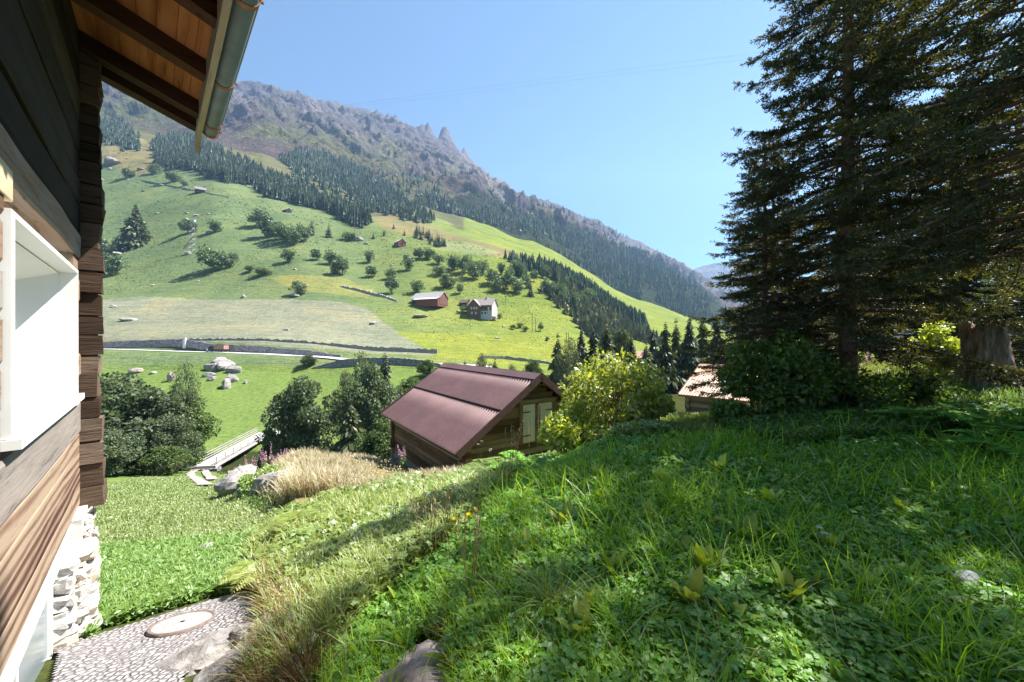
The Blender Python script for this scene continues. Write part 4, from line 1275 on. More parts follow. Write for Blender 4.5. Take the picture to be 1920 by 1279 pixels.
tree('shrub', 'shaded leafy shrub below the trunk of the tall spruce', gpt(1570, 7.4), lambda b, bt: crown(b, bt, 0.7, 1.9, 26, 4600, 0.09, 0.02, 0.05, 6, 0.8, 0.2, 6, 0.2), M_SHRUB, M_BARK, 'shrub', None, 'leaves')
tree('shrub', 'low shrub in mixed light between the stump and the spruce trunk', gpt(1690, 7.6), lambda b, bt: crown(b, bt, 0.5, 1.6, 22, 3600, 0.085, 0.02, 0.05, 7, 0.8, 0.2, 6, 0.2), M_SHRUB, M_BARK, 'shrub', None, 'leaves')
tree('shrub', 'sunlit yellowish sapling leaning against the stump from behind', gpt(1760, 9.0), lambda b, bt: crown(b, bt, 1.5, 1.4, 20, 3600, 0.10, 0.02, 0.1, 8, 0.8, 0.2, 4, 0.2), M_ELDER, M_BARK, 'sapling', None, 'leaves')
tree('shrub', 'sunlit yellow larch sapling rising behind the stump at the photo edge', gpt(1925, 9.0), lambda b, bt: spruce_near(b, bt, 3.4, 1.2, 0.2, 0.16, 12, 3), M_LARCH, M_BARK, 'sapling')

# ------------------------------------------------------------------ broken stump
def stump():
    p = gpt(1848, 7.9)
    root = thing('tree_stump', 'broken grey tree stump with a hollow dark side in the shade', 'stump', p)
    na, nz = 56, 26
    a = np.linspace(0, 2 * np.pi, na, endpoint=False)
    zz = np.linspace(0, 1, nz)
    A, Z = np.meshgrid(a, zz)
    top = 1.5 + 0.16 * fbm(np.stack([np.cos(a) * 2.2, np.sin(a) * 2.2, a * 0], -1), 4, 101) - 0.62 * np.clip(np.cos(a - 0.2), 0, 1) ** 1.3 + 0.05 * np.sin(a * 9)
    flare = 0.34 + 0.13 * np.exp(-Z * 6.5) * (1 + 0.5 * np.cos(A * 5 + 0.7)) + 0.05 * (1 - Z)
    D = np.stack([np.cos(A), np.sin(A), Z * 1.3], -1)
    rad = flare * (1 + 0.34 * fbm(D * 2.2, 5, 103)) + 0.02 * np.cos(A * 23 + 4 * fbm(D, 2, 105))
    rad *= 0.86
    x = rad * np.cos(A) * 1.15 + 0.30 * np.exp(-Z * 3) * np.clip(np.cos(A), 0, 1); y = rad * np.sin(A); z = Z * top[None, :] - 0.12
    outer = np.stack([x, y, z], -1).reshape(-1, 3)
    inner = np.stack([x[::-1] * 0.66, y[::-1] * 0.66, z[::-1] * 0.985 - 0.02], -1).reshape(-1, 3)[:na * 10]
    V = np.concatenate([outer, inner])
    nr = nz + 10
    i = np.arange(nr - 1)[:, None] * na; j = np.arange(na)[None, :]
    q = np.stack([i + j, i + (j + 1) % na, i + na + (j + 1) % na, i + na + j], -1).reshape(-1, 4)
    m, nt, out = nmat('weathered_stump_wood')
    v = coords(nt, 'Object', (6, 6, 1.2))
    n = noise(nt, v, 1.6, 7, 0.65, 0.5); n2 = noise(nt, coords(nt, 'Object'), 3.5, 4)
    c = ramp(nt, n, [(0.3, (0.05, 0.038, 0.03)), (0.5, (0.19, 0.145, 0.12)), (0.7, (0.40, 0.35, 0.32))])
    c = mixc(nt, ramp(nt, n2, [(0.5, (0, 0, 0)), (0.6, (1, 1, 1))]), c, mixc(nt, 0.5, c, (0.24, 0.13, 0.09)))
    surf(nt, out, c, 0.95, bump(nt, n, 0.9, 0.03), 0.1)
    b = MB().add(V, q); b.build('trunk', [m], root, True)
    for k in range(22):                                   # splinters of the break
        b = MB(); aa = rng.uniform(0, 6.28); r_ = 0.33
        kk = int(aa / 6.283 * na) % na
        c0 = np.array([r_ * 1.1 * math.cos(aa), r_ * math.sin(aa), top[kk] - 0.25])
        c1 = c0 + (rng.uniform(-.04, .04), rng.uniform(-.04, .04), rng.uniform(0.14, 0.32))
        b.tube([c0, (c0 + c1) / 2, c1], [0.03, 0.02, 0.003], 4)
        b.build('splinter', [m], root)
    return root
stump()

# ------------------------------------------------------------------ rocks
def rock_mesh(name, r, seed, mat_, nu=22, nv=14, p=0.75, rough=0.34, cut=5):
    u = np.linspace(0, 2 * np.pi, nu, endpoint=False); vv = np.linspace(-np.pi / 2, np.pi / 2, nv)
    U, W = np.meshgrid(u, vv)
    D = np.stack([np.cos(W) * np.cos(U), np.cos(W) * np.sin(U), np.sin(W)], -1)
    rs = np.random.default_rng(seed)
    k = np.ones(U.shape) * 1.25
    for _ in range(cut + 8):                            # flat fracture faces
        n_ = unit(rs.normal(size=3)); dd = rs.uniform(0.72, 1.0)
        c = D @ n_
        k = np.where(c > 0.15, np.minimum(k, dd / np.maximum(c, 0.15)), k)
    k *= 1 + rough * 0.5 * fbm(D * 1.9 + seed * 5.1, 4, 11) + rough * 0.3 * fbm(D * 5.0 + seed * 2.3, 3, 13, True)
    V = D * k[..., None] * np.asarray(r)
    i = np.arange(nv - 1)[:, None] * nu; j = np.arange(nu)[None, :]
    q = np.stack([i + j, i + (j + 1) % nu, i + nu + (j + 1) % nu, i + nu + j], -1).reshape(-1, 4)
    return mesh_data(name, V.reshape(-1, 3), q, mat_, False)

M_ROCK = rock_mat('gneiss', (0.15, 0.145, 0.145), (0.30, 0.285, 0.28), (0.44, 0.42, 0.40), 2.2)
M_ROCKR = rock_mat('rusty_gneiss', (0.20, 0.165, 0.15), (0.36, 0.30, 0.28), (0.46, 0.40, 0.37), 4.0)
M_ROCKFAR = rock_mat('pale_boulder_stone', (0.17, 0.155, 0.15), (0.36, 0.335, 0.325), (0.50, 0.47, 0.45), 1.1)
def rock(label, loc, r, seed, mat_=None, name='rock', cat='rock', group=None, rz=0.0, tilt=0.0):
    o = obj(name, rock_mesh(name, r, seed, mat_ or M_ROCK))
    o.location = loc; o.rotation_euler = (tilt, tilt * 0.6, rz)
    return tag(o, label, cat, group)
rock('rusty grey rock slab poking out of the weeds at the bottom edge of the photo', gpt(800, 1.96, -0.06), (0.24, 0.34, 0.19), 6, M_ROCKR, rz=0.5)
rock('smooth pale round stone lying among the clover leaves', gpt(1812, 2.33, 0.0), (0.10, 0.09, 0.085), 9, plain('white_stone', (0.62, 0.62, 0.62), 0.8, 0.08, 8, 0.005), cut=1) if False else None
o = rock('pale rounded stone lying among the clover next to a yellow-green broad-leaved plant', gpt(1818, 2.22, 0.07), (0.062, 0.055, 0.06), 9, plain('white_stone', (0.5, 0.51, 0.5), 0.8, 0.1, 8, 0.005)); o.data.polygons.foreach_set('use_smooth', [True] * len(o.data.polygons))
for k, (px, Y, r, dz, lb) in enumerate([
    (462, 3.12, (0.17, 0.13, 0.12), 0.05, 'grey rounded stone at the end of the cobbled path under rusty grass'),
    (395, 3.05, (0.33, 0.24, 0.10), 0.03, 'flat pale stone slab bordering the cobbled path below the manhole'),
    (505, 3.05, (0.17, 0.2, 0.14), 0.04, 'dark shaded stone under the dry grass of the bank'),
    (440, 2.85, (0.2, 0.16, 0.1), 0.02, 'pale broken stone at the bottom edge below the round grey stone'),
    (355, 6.2, (0.3, 0.14, 0.07), 0.02, 'thin flat stone lying in the leafy lawn beyond the path'),
    (372, 6.25, (0.12, 0.1, 0.06), 0.03, 'small stone beside the thin flat stone in the leafy lawn')]):
    rock(lb, gpt(px, Y, dz), r, 20 + k, M_ROCKR if k in (2,) else M_ROCK, rz=0.3 * k)
WALLR = 'rocks of the tumbled dry stone wall'
for k, (px, py, Y, s, lb) in enumerate([
    (437, 884, 15.0, 0.34, 'dark rock at the far top end of the tumbled wall'), (452, 896, 14.4, 0.42, 'second rock from the top of the tumbled wall'),
    (462, 912, 13.8, 0.40, 'big pale rock in the bend of the tumbled wall'), (446, 905, 13.9, 0.36, 'shaded low rock under the big pale rock of the wall'),
    (505, 889, 14.2, 0.28, 'white-topped rock alone in the dry grass above the wall'), (508, 935, 11.8, 0.40, 'long pale rock right of the green hump in the wall'),
    (528, 932, 11.7, 0.30, 'rounded pale rock next to the long one in the wall'), (497, 948, 11.5, 0.17, 'small round white stone below the long wall rock'),
    (545, 938, 11.4, 0.30, 'last light rock at the near end of the wall'), (549, 950, 11.0, 0.24, 'low rock below the near end of the wall'), (480, 922, 12.8, 0.34, 'rock half under the green hump in the wall')]):
    p = gpt(px, Y); p[2] = max(p[2] + s * 0.25, at(px, py, Y)[2] - 0.1 if True else 0)
    p[2] = min(p[2], gpt(px, Y)[2] + s * 0.9)
    rock(lb, p, (s * 1.4, s * 1.1, s * 1.0), 40 + k, M_ROCKFAR if k not in (0, 3) else M_ROCK, group=WALLR, rz=k * 1.3)
# ------------------------------------------------------------------ grass, weeds and flowers near the camera
def scatter(n, p0, p1, y0, y1, poly=None, test=None):
    out = []
    got = 0
    for _ in range(60):
        px = rng.uniform(p0, p1, n); Y = np.exp(rng.uniform(math.log(y0), math.log(y1), n))
        X = (px - 960) / F * Y
        Z = ground(X, Y)
        _, py = proj(X, Y, Z)
        k = ~inpoly(px, py, [(778, 1205), (838, 1205), (868, 1600), (745, 1600)])
        if poly is not None: k &= inpoly(px, py, poly)
        if test is not None: k &= test(px, py, X, Y)
        out.append(np.stack([X, Y, Z], -1)[k]); got += k.sum()
        if got >= n: break
    return np.concatenate(out)[:n]

def blades(b, P, h, w, bend=0.5, m=0, lean=None):
    n = len(P)
    az = rng.uniform(0, 6.283, n)
    d = np.stack([np.cos(az), np.sin(az), 0 * az], -1)
    if lean is not None: d = unit(d + np.asarray(lean))
    bend = bend * rng.uniform(0.3, 1.5, n)
    sa = az + np.pi / 2 + rng.uniform(-0.6, 0.6, n)
    s = np.stack([np.cos(sa), np.sin(sa), 0 * sa], -1)
    h = np.broadcast_to(h, (n,)); w = np.broadcast_to(w, (n,))
    V = np.empty((n, 7, 3))
    for i, t_ in enumerate((0, 0.38, 0.74)):
        c = P + d * (h * bend * t_ ** 2)[:, None] + np.array([0, 0, 1.0]) * (h * t_ * (1 - 0.28 * np.minimum(bend, 1.2) * t_))[:, None]
        ww = (w * (0.8, 1.0, 0.7)[i])[:, None] * 0.5
        V[:, 2 * i] = c - s * ww; V[:, 2 * i + 1] = c + s * ww
    V[:, 6] = P + d * (h * bend)[:, None] + np.array([0, 0, 1.0]) * (h * (1 - 0.28 * np.minimum(bend, 1.2)))[:, None]
    k = np.arange(n)[:, None] * 7
    q = np.concatenate([k + [0, 1, 3, 2], k + [2, 3, 5, 4]])
    b.add(V.reshape(-1, 3), [q, k + [4, 5, 6]], m)

def leaflets(b, P, size, hgt, tilt=0.5, aspect=0.7, m=0):
    """loose leaves held flat-ish over the ground"""
    n = len(P)
    az = rng.uniform(0, 6.283, n)
    D = unit(np.stack([np.cos(az), np.sin(az), rng.normal(0, tilt, n)], -1))
    S = unit(np.cross(D, unit(np.array([0, 0, 1.0]) + rng.normal(size=(n, 3)) * tilt)))
    L = size * rng.uniform(0.6, 1.4, n)
    B = P + np.array([0, 0, 1.0]) * (hgt * rng.uniform(0.1, 1.0, n))[:, None] - D * (L * 0.5)[:, None]
    V, q = diamonds(B, D, S, L, L * aspect, 0.45)
    b.add(V, q, m)

def palmate(b, P, size, hgt, nl=5, m=0):
    """a low leaf of several lobes round one stalk (ground ivy, lady's mantle, clover)"""
    n = len(P)
    tl = rng.normal(size=(n, 3)) * 0.32; N = unit(np.array([0, 0, 1.0]) + tl)
    A = perp(N); Bv = np.cross(N, A)
    c = P + np.array([0, 0, 1.0]) * (hgt * rng.uniform(0.2, 1.0, n))[:, None]
    L = size * rng.uniform(0.6, 1.4, n)
    for k in range(nl):
        a = (k - (nl - 1) / 2) * (4.6 / nl)
        D = unit(A * math.cos(a) + Bv * math.sin(a) - N * 0.18)
        S = np.cross(N, D)
        V, q = diamonds(c, D, S, L * (1.0 - 0.12 * abs(a)), L * 0.62, 0.62)
        b.add(V, q, m)

def leafstrip(b, B, D, up, L, W, n=7, droop=0.6, lobes=0.0, m=0):
    """one long leaf with a folded midrib, curved over"""
    B = np.asarray(B, float); D = unit(np.asarray(D, float)); s = unit(np.cross(D, up))
    f = np.linspace(0, 1, n)
    c = B + D * (L * f)[:, None] + np.array([0, 0, 1.0]) * (-droop * L * f ** 2)[:, None]
    w = W * (np.sin(np.pi * (0.08 + 0.92 * f) ** 0.8) ** 0.8 + 0.03) * (1 + lobes * np.cos(f * 26))
    w[-1] = 0.0015
    nrm = unit(np.cross(s, D))
    V = np.stack([c - s * w[:, None] * 0.5 + nrm * (w * 0.18)[:, None], c, c + s * w[:, None] * 0.5 + nrm * (w * 0.18)[:, None]], 1).reshape(-1, 3)
    i = np.arange(n - 1)[:, None] * 3
    q = np.concatenate([i + [0, 1, 4, 3], i + [1, 2, 5, 4]])
    b.add(V, q, m)

def cam_d(P): return P[:, 1]
L_GRASS = leaf_mat('lawn_blades', [(0.05, (0.15, 0.29, 0.014)), (0.6, (0.25, 0.44, 0.026)), (0.95, (0.42, 0.54, 0.045))], 0.45, None, 0.02)
L_LEAF = leaf_mat('clover_leaves', [(0.05, (0.11, 0.26, 0.03)), (0.6, (0.18, 0.39, 0.05)), (0.95, (0.32, 0.52, 0.11))], 0.35, None, 0.03)
L_WEED = leaf_mat('weed_leaves', [(0.05, (0.12, 0.19, 0.035)), (0.55, (0.21, 0.30, 0.06)), (0.95, (0.36, 0.43, 0.15))], 0.35, (1.4, 1.4, 0.6), 0.06, 0.8)
L_TALL = leaf_mat('tall_grass_blades', [(0.05, (0.14, 0.20, 0.04)), (0.55, (0.26, 0.31, 0.075)), (0.95, (0.44, 0.42, 0.17))], 0.35, None, 0.04, 0.6)
L_DRY = leaf_mat('dry_grass_blades', [(0.03, (0.20, 0.24, 0.08)), (0.25, (0.38, 0.34, 0.18)), (0.6, (0.55, 0.47, 0.31)), (0.95, (0.70, 0.63, 0.48))], 0.35, (1.2, 1.1, 0.8), 0.03, 0.5)
L_RUST = leaf_mat('rusty_grass_blades', [(0.05, (0.13, 0.07, 0.022)), (0.55, (0.24, 0.15, 0.05)), (0.95, (0.34, 0.27, 0.11))], 0.3, (1.2, 1.0, 0.6), 0.03, 0.5)
L_MEAD = leaf_mat('meadow_blades', [(0.05, (0.14, 0.20, 0.055)), (0.55, (0.235, 0.30, 0.095)), (0.95, (0.37, 0.40, 0.18))], 0.3, None, 0.04, 0.4)
L_BROAD = leaf_mat('dock_leaves', [(0.05, (0.09, 0.17, 0.035)), (0.55, (0.165, 0.27, 0.065)), (0.95, (0.32, 0.39, 0.16))], 0.33, None, 0.03, 0.9)
L_YEL = leaf_mat('yellow_green_leaves', [(0.05, (0.26, 0.34, 0.03)), (0.6, (0.40, 0.47, 0.05)), (0.95, (0.55, 0.58, 0.10))], 0.4, None, 0.08)

EDGE = [(560, 1300), (640, 1210), (730, 1120), (840, 1030), (930, 930), (985, 885), (1060, 850), (1150, 828), (1300, 818)]
LAWN = EDGE + [(1420, 805), (1500, 812), (1700, 828), (1990, 840), (1990, 1700), (500, 1700)]
BANK = [(468, 1700), (476, 1270), (505, 1220), (500, 1160), (470, 1095), (470, 1010), (520, 985), (560, 965), (640, 930), (745, 900), (830, 905), (900, 880), (975, 872), (1060, 835), (1100, 815), (1200, 800)] + EDGE[::-1]

# lawn in the shade of the spruces
P = scatter(46000, 500, 1990, 1.55, 9.0, LAWN)
d = cam_d(P)
tuft = fbm(P * [1.7, 1.7, 0], 3, 111)
b = MB()
blades(b, P, (0.085 + 0.08 * np.clip(tuft + 0.3, 0, 1)) * rng.uniform(0.6, 1.7, len(P)), 0.0032 + 0.0013 * d, 0.7)
P = scatter(5200, 500, 1990, 1.55, 8.0, LAWN)
k = fbm(P * [1.1, 1.1, 0], 2, 113) > 0.05
blades(b, P[k], rng.uniform(0.28, 0.5, k.sum()), 0.004 + 0.001 * cam_d(P[k]), 0.8)
tag(b.build('lawn_grass', [L_GRASS]), 'fine green grass of the shaded lawn', 'grass', kind='stuff')
b = MB()
P = scatter(26000, 500, 1990, 1.55, 8.0, LAWN)
k = fbm(P * [0.9, 0.9, 0], 3, 115) > -0.22
palmate(b, P[k], 0.027 + 0.004 * cam_d(P[k]), 0.13, 5)
P = scatter(30000, 500, 1990, 1.55, 9.0, LAWN)
leaflets(b, P, 0.022 + 0.006 * cam_d(P), 0.12, 0.45)
tag(b.build('clover', [L_LEAF]), 'low clover and ground ivy covering the shaded lawn', 'ground cover', kind='stuff')

b = MB()
P = scatter(900, 560, 1990, 1.6, 7.5, LAWN)
for p_ in P:
    az = rng.uniform(0, 6.28)
    leafstrip(b, p_, (math.cos(az), math.sin(az), rng.uniform(0.8, 2.6)), np.array([0, 0, 1.0]), rng.uniform(0.12, 0.26) * (1 + 0.05 * p_[1]), rng.uniform(0.03, 0.06), 6, rng.uniform(0.15, 0.5), 0.12)
tag(b.build('lawn_weeds', [L_GRASS]), 'broad upright weed leaves dotted through the shaded lawn', 'weeds', kind='stuff')
b = MB()
P = scatter(600, 560, 1990, 1.6, 7.5, LAWN)
blades(b, P, rng.uniform(0.12, 0.36, len(P)), 0.003 + 0.001 * cam_d(P), 0.9)
tag(b.build('straw', [L_DRY]), 'thin straw-coloured dead stalks mixed into the shaded lawn', 'dry grass', kind='stuff')

# sunlit bank
b = MB()
P = scatter(52000, 460, 1250, 2.4, 15, BANK)
leaflets(b, P, 0.022 + 0.0065 * cam_d(P), (0.22 + 0.1 * fbm(P * [1.3, 1.3, 0], 3, 117)) * np.interp(P[:, 1], [6, 9], [1, 0.55]), 0.6, 0.55)
P = scatter(9000, 460, 1250, 2.4, 12, BANK)
palmate(b, P, 0.03 + 0.006 * cam_d(P), 0.25, 5)
tag(b.build('weeds', [L_WEED]), 'lush sunlit weeds covering the garden bank', 'weeds', kind='stuff')
b = MB()
P = scatter(30000, 460, 1250, 2.4, 16, BANK)
blades(b, P, rng.uniform(0.16, 0.42, len(P)) * np.interp(P[:, 1], [6, 9], [1, 0.42]) * (1 + 0.5 * fbm(P * [0.8, 0.8, 0], 2, 119)), 0.004 + 0.0013 * cam_d(P), 0.6)
tag(b.build('tall_grass', [L_TALL]), 'tall green and yellow grass standing in the sunlit weeds of the bank', 'grass', kind='stuff')

# dry grass
b = MB()
P = scatter(27000, 430, 820, 8.5, 24, None, lambda px, py, X, Y: ~((px > 705) & (Y > 10.5)) & inpoly(px + 70 * fbm(np.stack([X, Y, 0 * X], -1) / 1.4, 3, 141) + rng.normal(0, 22, px.shape), py + 26 * fbm(np.stack([X, Y, 0 * X + 5], -1) / 1.4, 3, 142) + rng.normal(0, 14, px.shape), DRYZ))
blades(b, P, rng.uniform(0.2, 0.6, len(P)) * np.interp(960 + F * P[:, 0] / P[:, 1], [600, 700], [1, 0.5]) * (1 + 0.8 * fbm(P * [0.9, 0.9, 0], 3, 145)), 0.006 + 0.0011 * cam_d(P), 0.55)
P = scatter(4000, 540, 900, 8, 16, [(560, 965), (640, 930), (745, 895), (900, 875), (930, 900), (800, 930), (650, 980), (570, 1010)])
blades(b, P, rng.uniform(0.12, 0.32, len(P)), 0.006 + 0.001 * cam_d(P), 0.5)
P = scatter(2500, 430, 800, 8.5, 22, [(420, 860), (560, 845), (745, 845), (760, 890), (640, 940), (520, 950), (430, 930)])
leaflets(b, P, 0.04 + 0.004 * cam_d(P), 0.3, 0.7, 0.4)
tag(b.build('dry_grass', [L_DRY]), 'pale straw-coloured dry grass on the slope before the brown barn', 'dry grass', kind='stuff')
b = MB()
FOOT = [(480, 1700), (484, 1270), (510, 1225), (505, 1165), (485, 1120), (500, 1090), (540, 1110), (575, 1170), (590, 1230), (590, 1700)]
P = scatter(2600, 455, 620, 2.2, 5.5, FOOT)
blades(b, P, rng.uniform(0.12, 0.42, len(P)), 0.004 + 0.001 * cam_d(P), 0.7, lean=(-0.15, -0.1, 0))
P = scatter(1500, 760, 1000, 1.7, 3.4, [(760, 1300), (800, 1210), (900, 1100), (960, 1120), (940, 1300)])
blades(b, P, rng.uniform(0.06, 0.16, len(P)), 0.006, 0.8)
tag(b.build('rusty_grass', [L_RUST]), 'rust-brown dry grass hanging over the end of the cobbled path', 'dry grass', kind='stuff')

# leafy lawn beyond the path and the meadow under it
LUSH = [(120, 1300), (186, 1184), (300, 1150), (400, 1120), (462, 1104), (480, 1080), (478, 1010), (400, 1012), (300, 1022), (185, 1035), (120, 1040)]
b = MB()
P = scatter(15000, 100, 490, 3.4, 8, LUSH)
leaflets(b, P, 0.055 + 0.007 * cam_d(P), 0.13, 0.55, 0.42)
P = scatter(9000, 100, 490, 3.4, 8, LUSH)
leaflets(b, P, 0.04 + 0.006 * cam_d(P), 0.10, 0.5, 0.6)
P = scatter(9000, 100, 490, 3.4, 8, LUSH)
blades(b, P, rng.uniform(0.08, 0.24, len(P)), 0.006 + 0.0013 * cam_d(P), 0.7)
tag(b.build('dock_leaves', [L_BROAD]), 'dense broad green leaves between the path and the meadow', 'ground cover', kind='stuff')
b = MB()
MEAD = [(120, 1045), (185, 1035), (300, 1024), (420, 1014), (500, 1010), (540, 985), (520, 960), (440, 930), (425, 890), (400, 868), (355, 878), (300, 888), (185, 912), (120, 915)]
P = scatter(60000, 100, 560, 5.5, 46, MEAD)
P = P[~inpoly(*proj(P[:, 0], P[:, 1], P[:, 2]), [(350, 880), (372, 872), (412, 872), (402, 905), (386, 918), (352, 894)])]
blades(b, P, rng.uniform(0.05, 0.14, len(P)) * (1 + 0.5 * fbm(P * [0.5, 0.5, 0], 3, 121)) + 0.02, 0.006 + 0.0016 * cam_d(P), 0.6)
P = scatter(6000, 185, 560, 6.0, 12, MEAD)
leaflets(b, P, 0.02 + 0.0045 * cam_d(P), 0.12, 0.6, 0.5)
tag(b.build('meadow_grass', [L_MEAD]), 'short sunlit meadow grass sloping down to the trees by the stream', 'grass', kind='stuff')

# weeds and a low juniper over the tumbled wall
b = MB()
P = scatter(3600, 400, 600, 9, 16.5, [(410, 868), (470, 868), (560, 930), (575, 985), (500, 985), (440, 930)])
leaflets(b, P, 0.03 + 0.004 * cam_d(P), 0.2, 0.7, 0.5)
tag(b.build('wall_weeds', [M_SHRUB]), 'dark green weeds growing over the tumbled stone wall', 'weeds', kind='stuff')
tree('juniper', 'flat green juniper hump spreading over the tumbled stone wall', gpt(508, 12.6), lambda b, bt: crown(b, bt, 0.62, 1.9, 26, 6000, 0.075, 0.02, 0.05, 9, 0.5, 0.2, 5, 0.2), L_WEED, M_BARK, 'juniper', None, 'leaves')

# shaded undergrowth and the sunny crest under the spruces
b = MB()
UND = [(1330, 800), (1420, 790), (1550, 735), (1700, 715), (1800, 730), (1990, 740), (1990, 900), (1700, 880), (1500, 850), (1400, 822)]
P = scatter(26000, 1300, 2000, 5.2, 10, UND, lambda px, py, X, Y: ~((px > 1765) & (py < 770)))
leaflets(b, P, 0.03 + 0.006 * cam_d(P), 0.22 + 0.12 * fbm(P * [1.2, 1.2, 0], 2, 123), 0.6, 0.5)
P = scatter(9000, 1300, 2000, 5.2, 10, UND)
blades(b, P, rng.uniform(0.12, 0.3, len(P)), 0.005 + 0.001 * cam_d(P), 0.7)
tag(b.build('undergrowth', [M_SHRUB]), 'dark leafy undergrowth below the spruces around the stump', 'undergrowth', kind='stuff')
b = MB()
P = scatter(9000, 1520, 1800, 8.5, 13, None)
blades(b, P, rng.uniform(0.2, 0.5, len(P)), 0.006 + 0.001 * cam_d(P), 0.6)
P = scatter(7000, 1220, 1430, 7.0, 14, None)
blades(b, P, rng.uniform(0.08, 0.2, len(P)), 0.008 + 0.001 * cam_d(P), 0.5)
tag(b.build('crest_grass', [L_TALL]), 'sunlit yellow grass on the crest behind the shaded lawn', 'grass', kind='stuff')

# ------------------------------------------------------------------ single plants
def rosette(label, px, Y, n, L, W, mat_, name='broad_leaved_plant', cat='plant', group=None, rise=1.0, lobes=0.12, droop=0.55):
    root = thing(name, label, cat, gpt(px, Y), 0, group)
    b = MB()
    for k in range(n):
        az = k * 6.283 / n + rng.uniform(-.4, .4)
        D = np.array([math.cos(az), math.sin(az), rise * rng.uniform(0.6, 1.5)])
        leafstrip(b, (0, 0, 0), D, np.array([0, 0, 1.0]), L * rng.uniform(0.75, 1.2), W * rng.uniform(0.8, 1.2), 8, droop * rng.uniform(0.6, 1.3), lobes)
    b.build('leaves', [mat_], root)
    return root
rosette('bright yellow-green broad-leaved plant beside the pale round stone', 1852, 1.98, 8, 0.27, 0.12, L_YEL, rise=1.9, lobes=0.03, droop=0.6)
rosette('large grey-green leaf plant just before the pale round stone', 1745, 2.2, 5, 0.30, 0.085, L_LEAF, rise=1.2, droop=0.5)
rosette('pale upright dandelion leaves beside the mossy rock', 992, 2.95, 6, 0.26, 0.06, L_YEL, 'dandelion', rise=2.4, droop=0.25)
DG = 'dandelion rosettes in the shaded lawn'
for k, (px, Y) in enumerate([(1115, 2.2), (1190, 2.9), (1320, 2.55), (1240, 2.1), (1405, 2.9), (1290, 3.6), (1130, 3.8), (1560, 2.7), (1690, 3.2), (1480, 2.25), (1060, 3.3), (1880, 3.0), (1370, 2.1), (1350, 4.4), (1160, 5.0), (1090, 2.0), (1215, 3.3), (1275, 2.75), (1440, 3.5), (1010, 3.9), (1150, 2.5), (1620, 2.3), (1520, 3.3), (1340, 3.1), (1235, 4.2), (1780, 2.7), (1120, 4.6), (1300, 2.2)]):
    if k == 0:
        dan = rosette('ragged yellow-green dandelion leaves standing up in the shaded lawn', px, Y, 7, 0.27, 0.062, L_YEL, 'dandelion', 'dandelion', DG, 2.2, 0.2, 0.3)
    else:
        s_ = rng.uniform(0.75, 1.25)
        copy_tree(dan, gpt(px, Y), rng.uniform(0, 6.28), (s_, s_, s_ * rng.uniform(0.8, 1.2)))

def grass_tuft(label, px, Y, n, h, mat_, bend=0.9):
    root = thing('grass_tuft', label, 'grass tuft', gpt(px, Y))
    b = MB(); blades(b, rng.normal(size=(n, 3)) * [0.035, 0.035, 0], rng.uniform(0.6, 1.15, n) * h, 0.006, bend)
    b.build('leaves', [mat_], root)
grass_tuft('arching pale grass tuft at the bottom beside the mossy rock', 1035, 2.25, 110, 0.36, L_TALL)
grass_tuft('dense upright grass tuft in the middle of the shaded lawn', 1265, 3.5, 130, 0.42, L_GRASS)
grass_tuft('bright grass tuft at the bottom edge of the shaded lawn', 1160, 2.05, 90, 0.32, L_GRASS)
grass_tuft('grass tuft hanging from the sunlit bank above the dark hollow', 700, 3.5, 120, 0.42, L_TALL)

def fern(label, px, Y, n, L, mat_, group=None, name='fern', rise=0.9):
    root = thing(name, label, 'fern', gpt(px, Y), 0, group)
    for k in range(n):
        b = MB()
        az = k * 6.283 / n + rng.uniform(-.3, .3)
        l = L * rng.uniform(0.75, 1.15); rs_ = rise * rng.uniform(0.7, 1.3)
        f = np.linspace(0, 1, 22)
        o = np.array([math.cos(az), math.sin(az), 0])
        c = o * (l * f * 0.85)[:, None] + np.array([0, 0, 1.0]) * (l * (rs_ * f - 0.75 * rs_ * f ** 2.2))[:, None]
        T = unit(np.gradient(c, axis=0)); s = unit(np.cross(T, [0, 0, 1.0]))
        ln = l * 0.30 * np.sin(np.pi * (0.1 + 0.9 * f)) ** 0.7 * (1 - 0.3 * f)
        b.tube(c, np.linspace(0.004, 0.0012, 22), 4)
        for sg in (-1, 1):
            for sub in (0, 1):
                D = unit(s * sg + T * (0.35 + 0.25 * sub) + np.array([0, 0, -0.15])); c[0] = c[0]
                V, q = diamonds(c[1:] + D[1:] * (ln[1:] * 0.35 * sub)[:, None], D[1:], unit(np.cross(D[1:], [0, 0, 1.0]) + 0.2 * rng.normal(size=(21, 3))), ln[1:] * (1 - .25 * sub), ln[1:] * 0.26, 0.35)
                b.add(V, q)
        b.build('frond', [mat_], root)
    return root
fern('tall fern in half shade at the edge of the dark undergrowth, nearest the photo edge', 1850, 5.0, 11, 0.85, L_LEAF)
fern('feathery fern below the stump in the shade', 1745, 5.6, 10, 0.75, L_LEAF)
fern('low fern spreading over the lawn edge under the leaning ferns', 1900, 4.2, 9, 0.7, L_LEAF)
fern('dark fern at the end of the shaded lawn below the low shrub', 1630, 6.2, 9, 0.7, L_LEAF)
fern('sunlit yellowish fern at the corner where the bank meets the cobbled path', 508, 4.6, 10, 0.62, L_TALL)
fern('second yellowish fern higher on the bank above the path corner', 560, 5.6, 10, 0.6, L_TALL)
fern('green fern on the sunlit bank in front of the barn corner', 905, 9.5, 10, 0.8, L_WEED)
fern('wispy grey-green fern where sun and shade meet below the bush', 985, 6.3, 12, 0.75, L_LEAF)
fern('wispy fern next to the bush stems at the shade border', 945, 6.0, 10, 0.65, L_WEED)

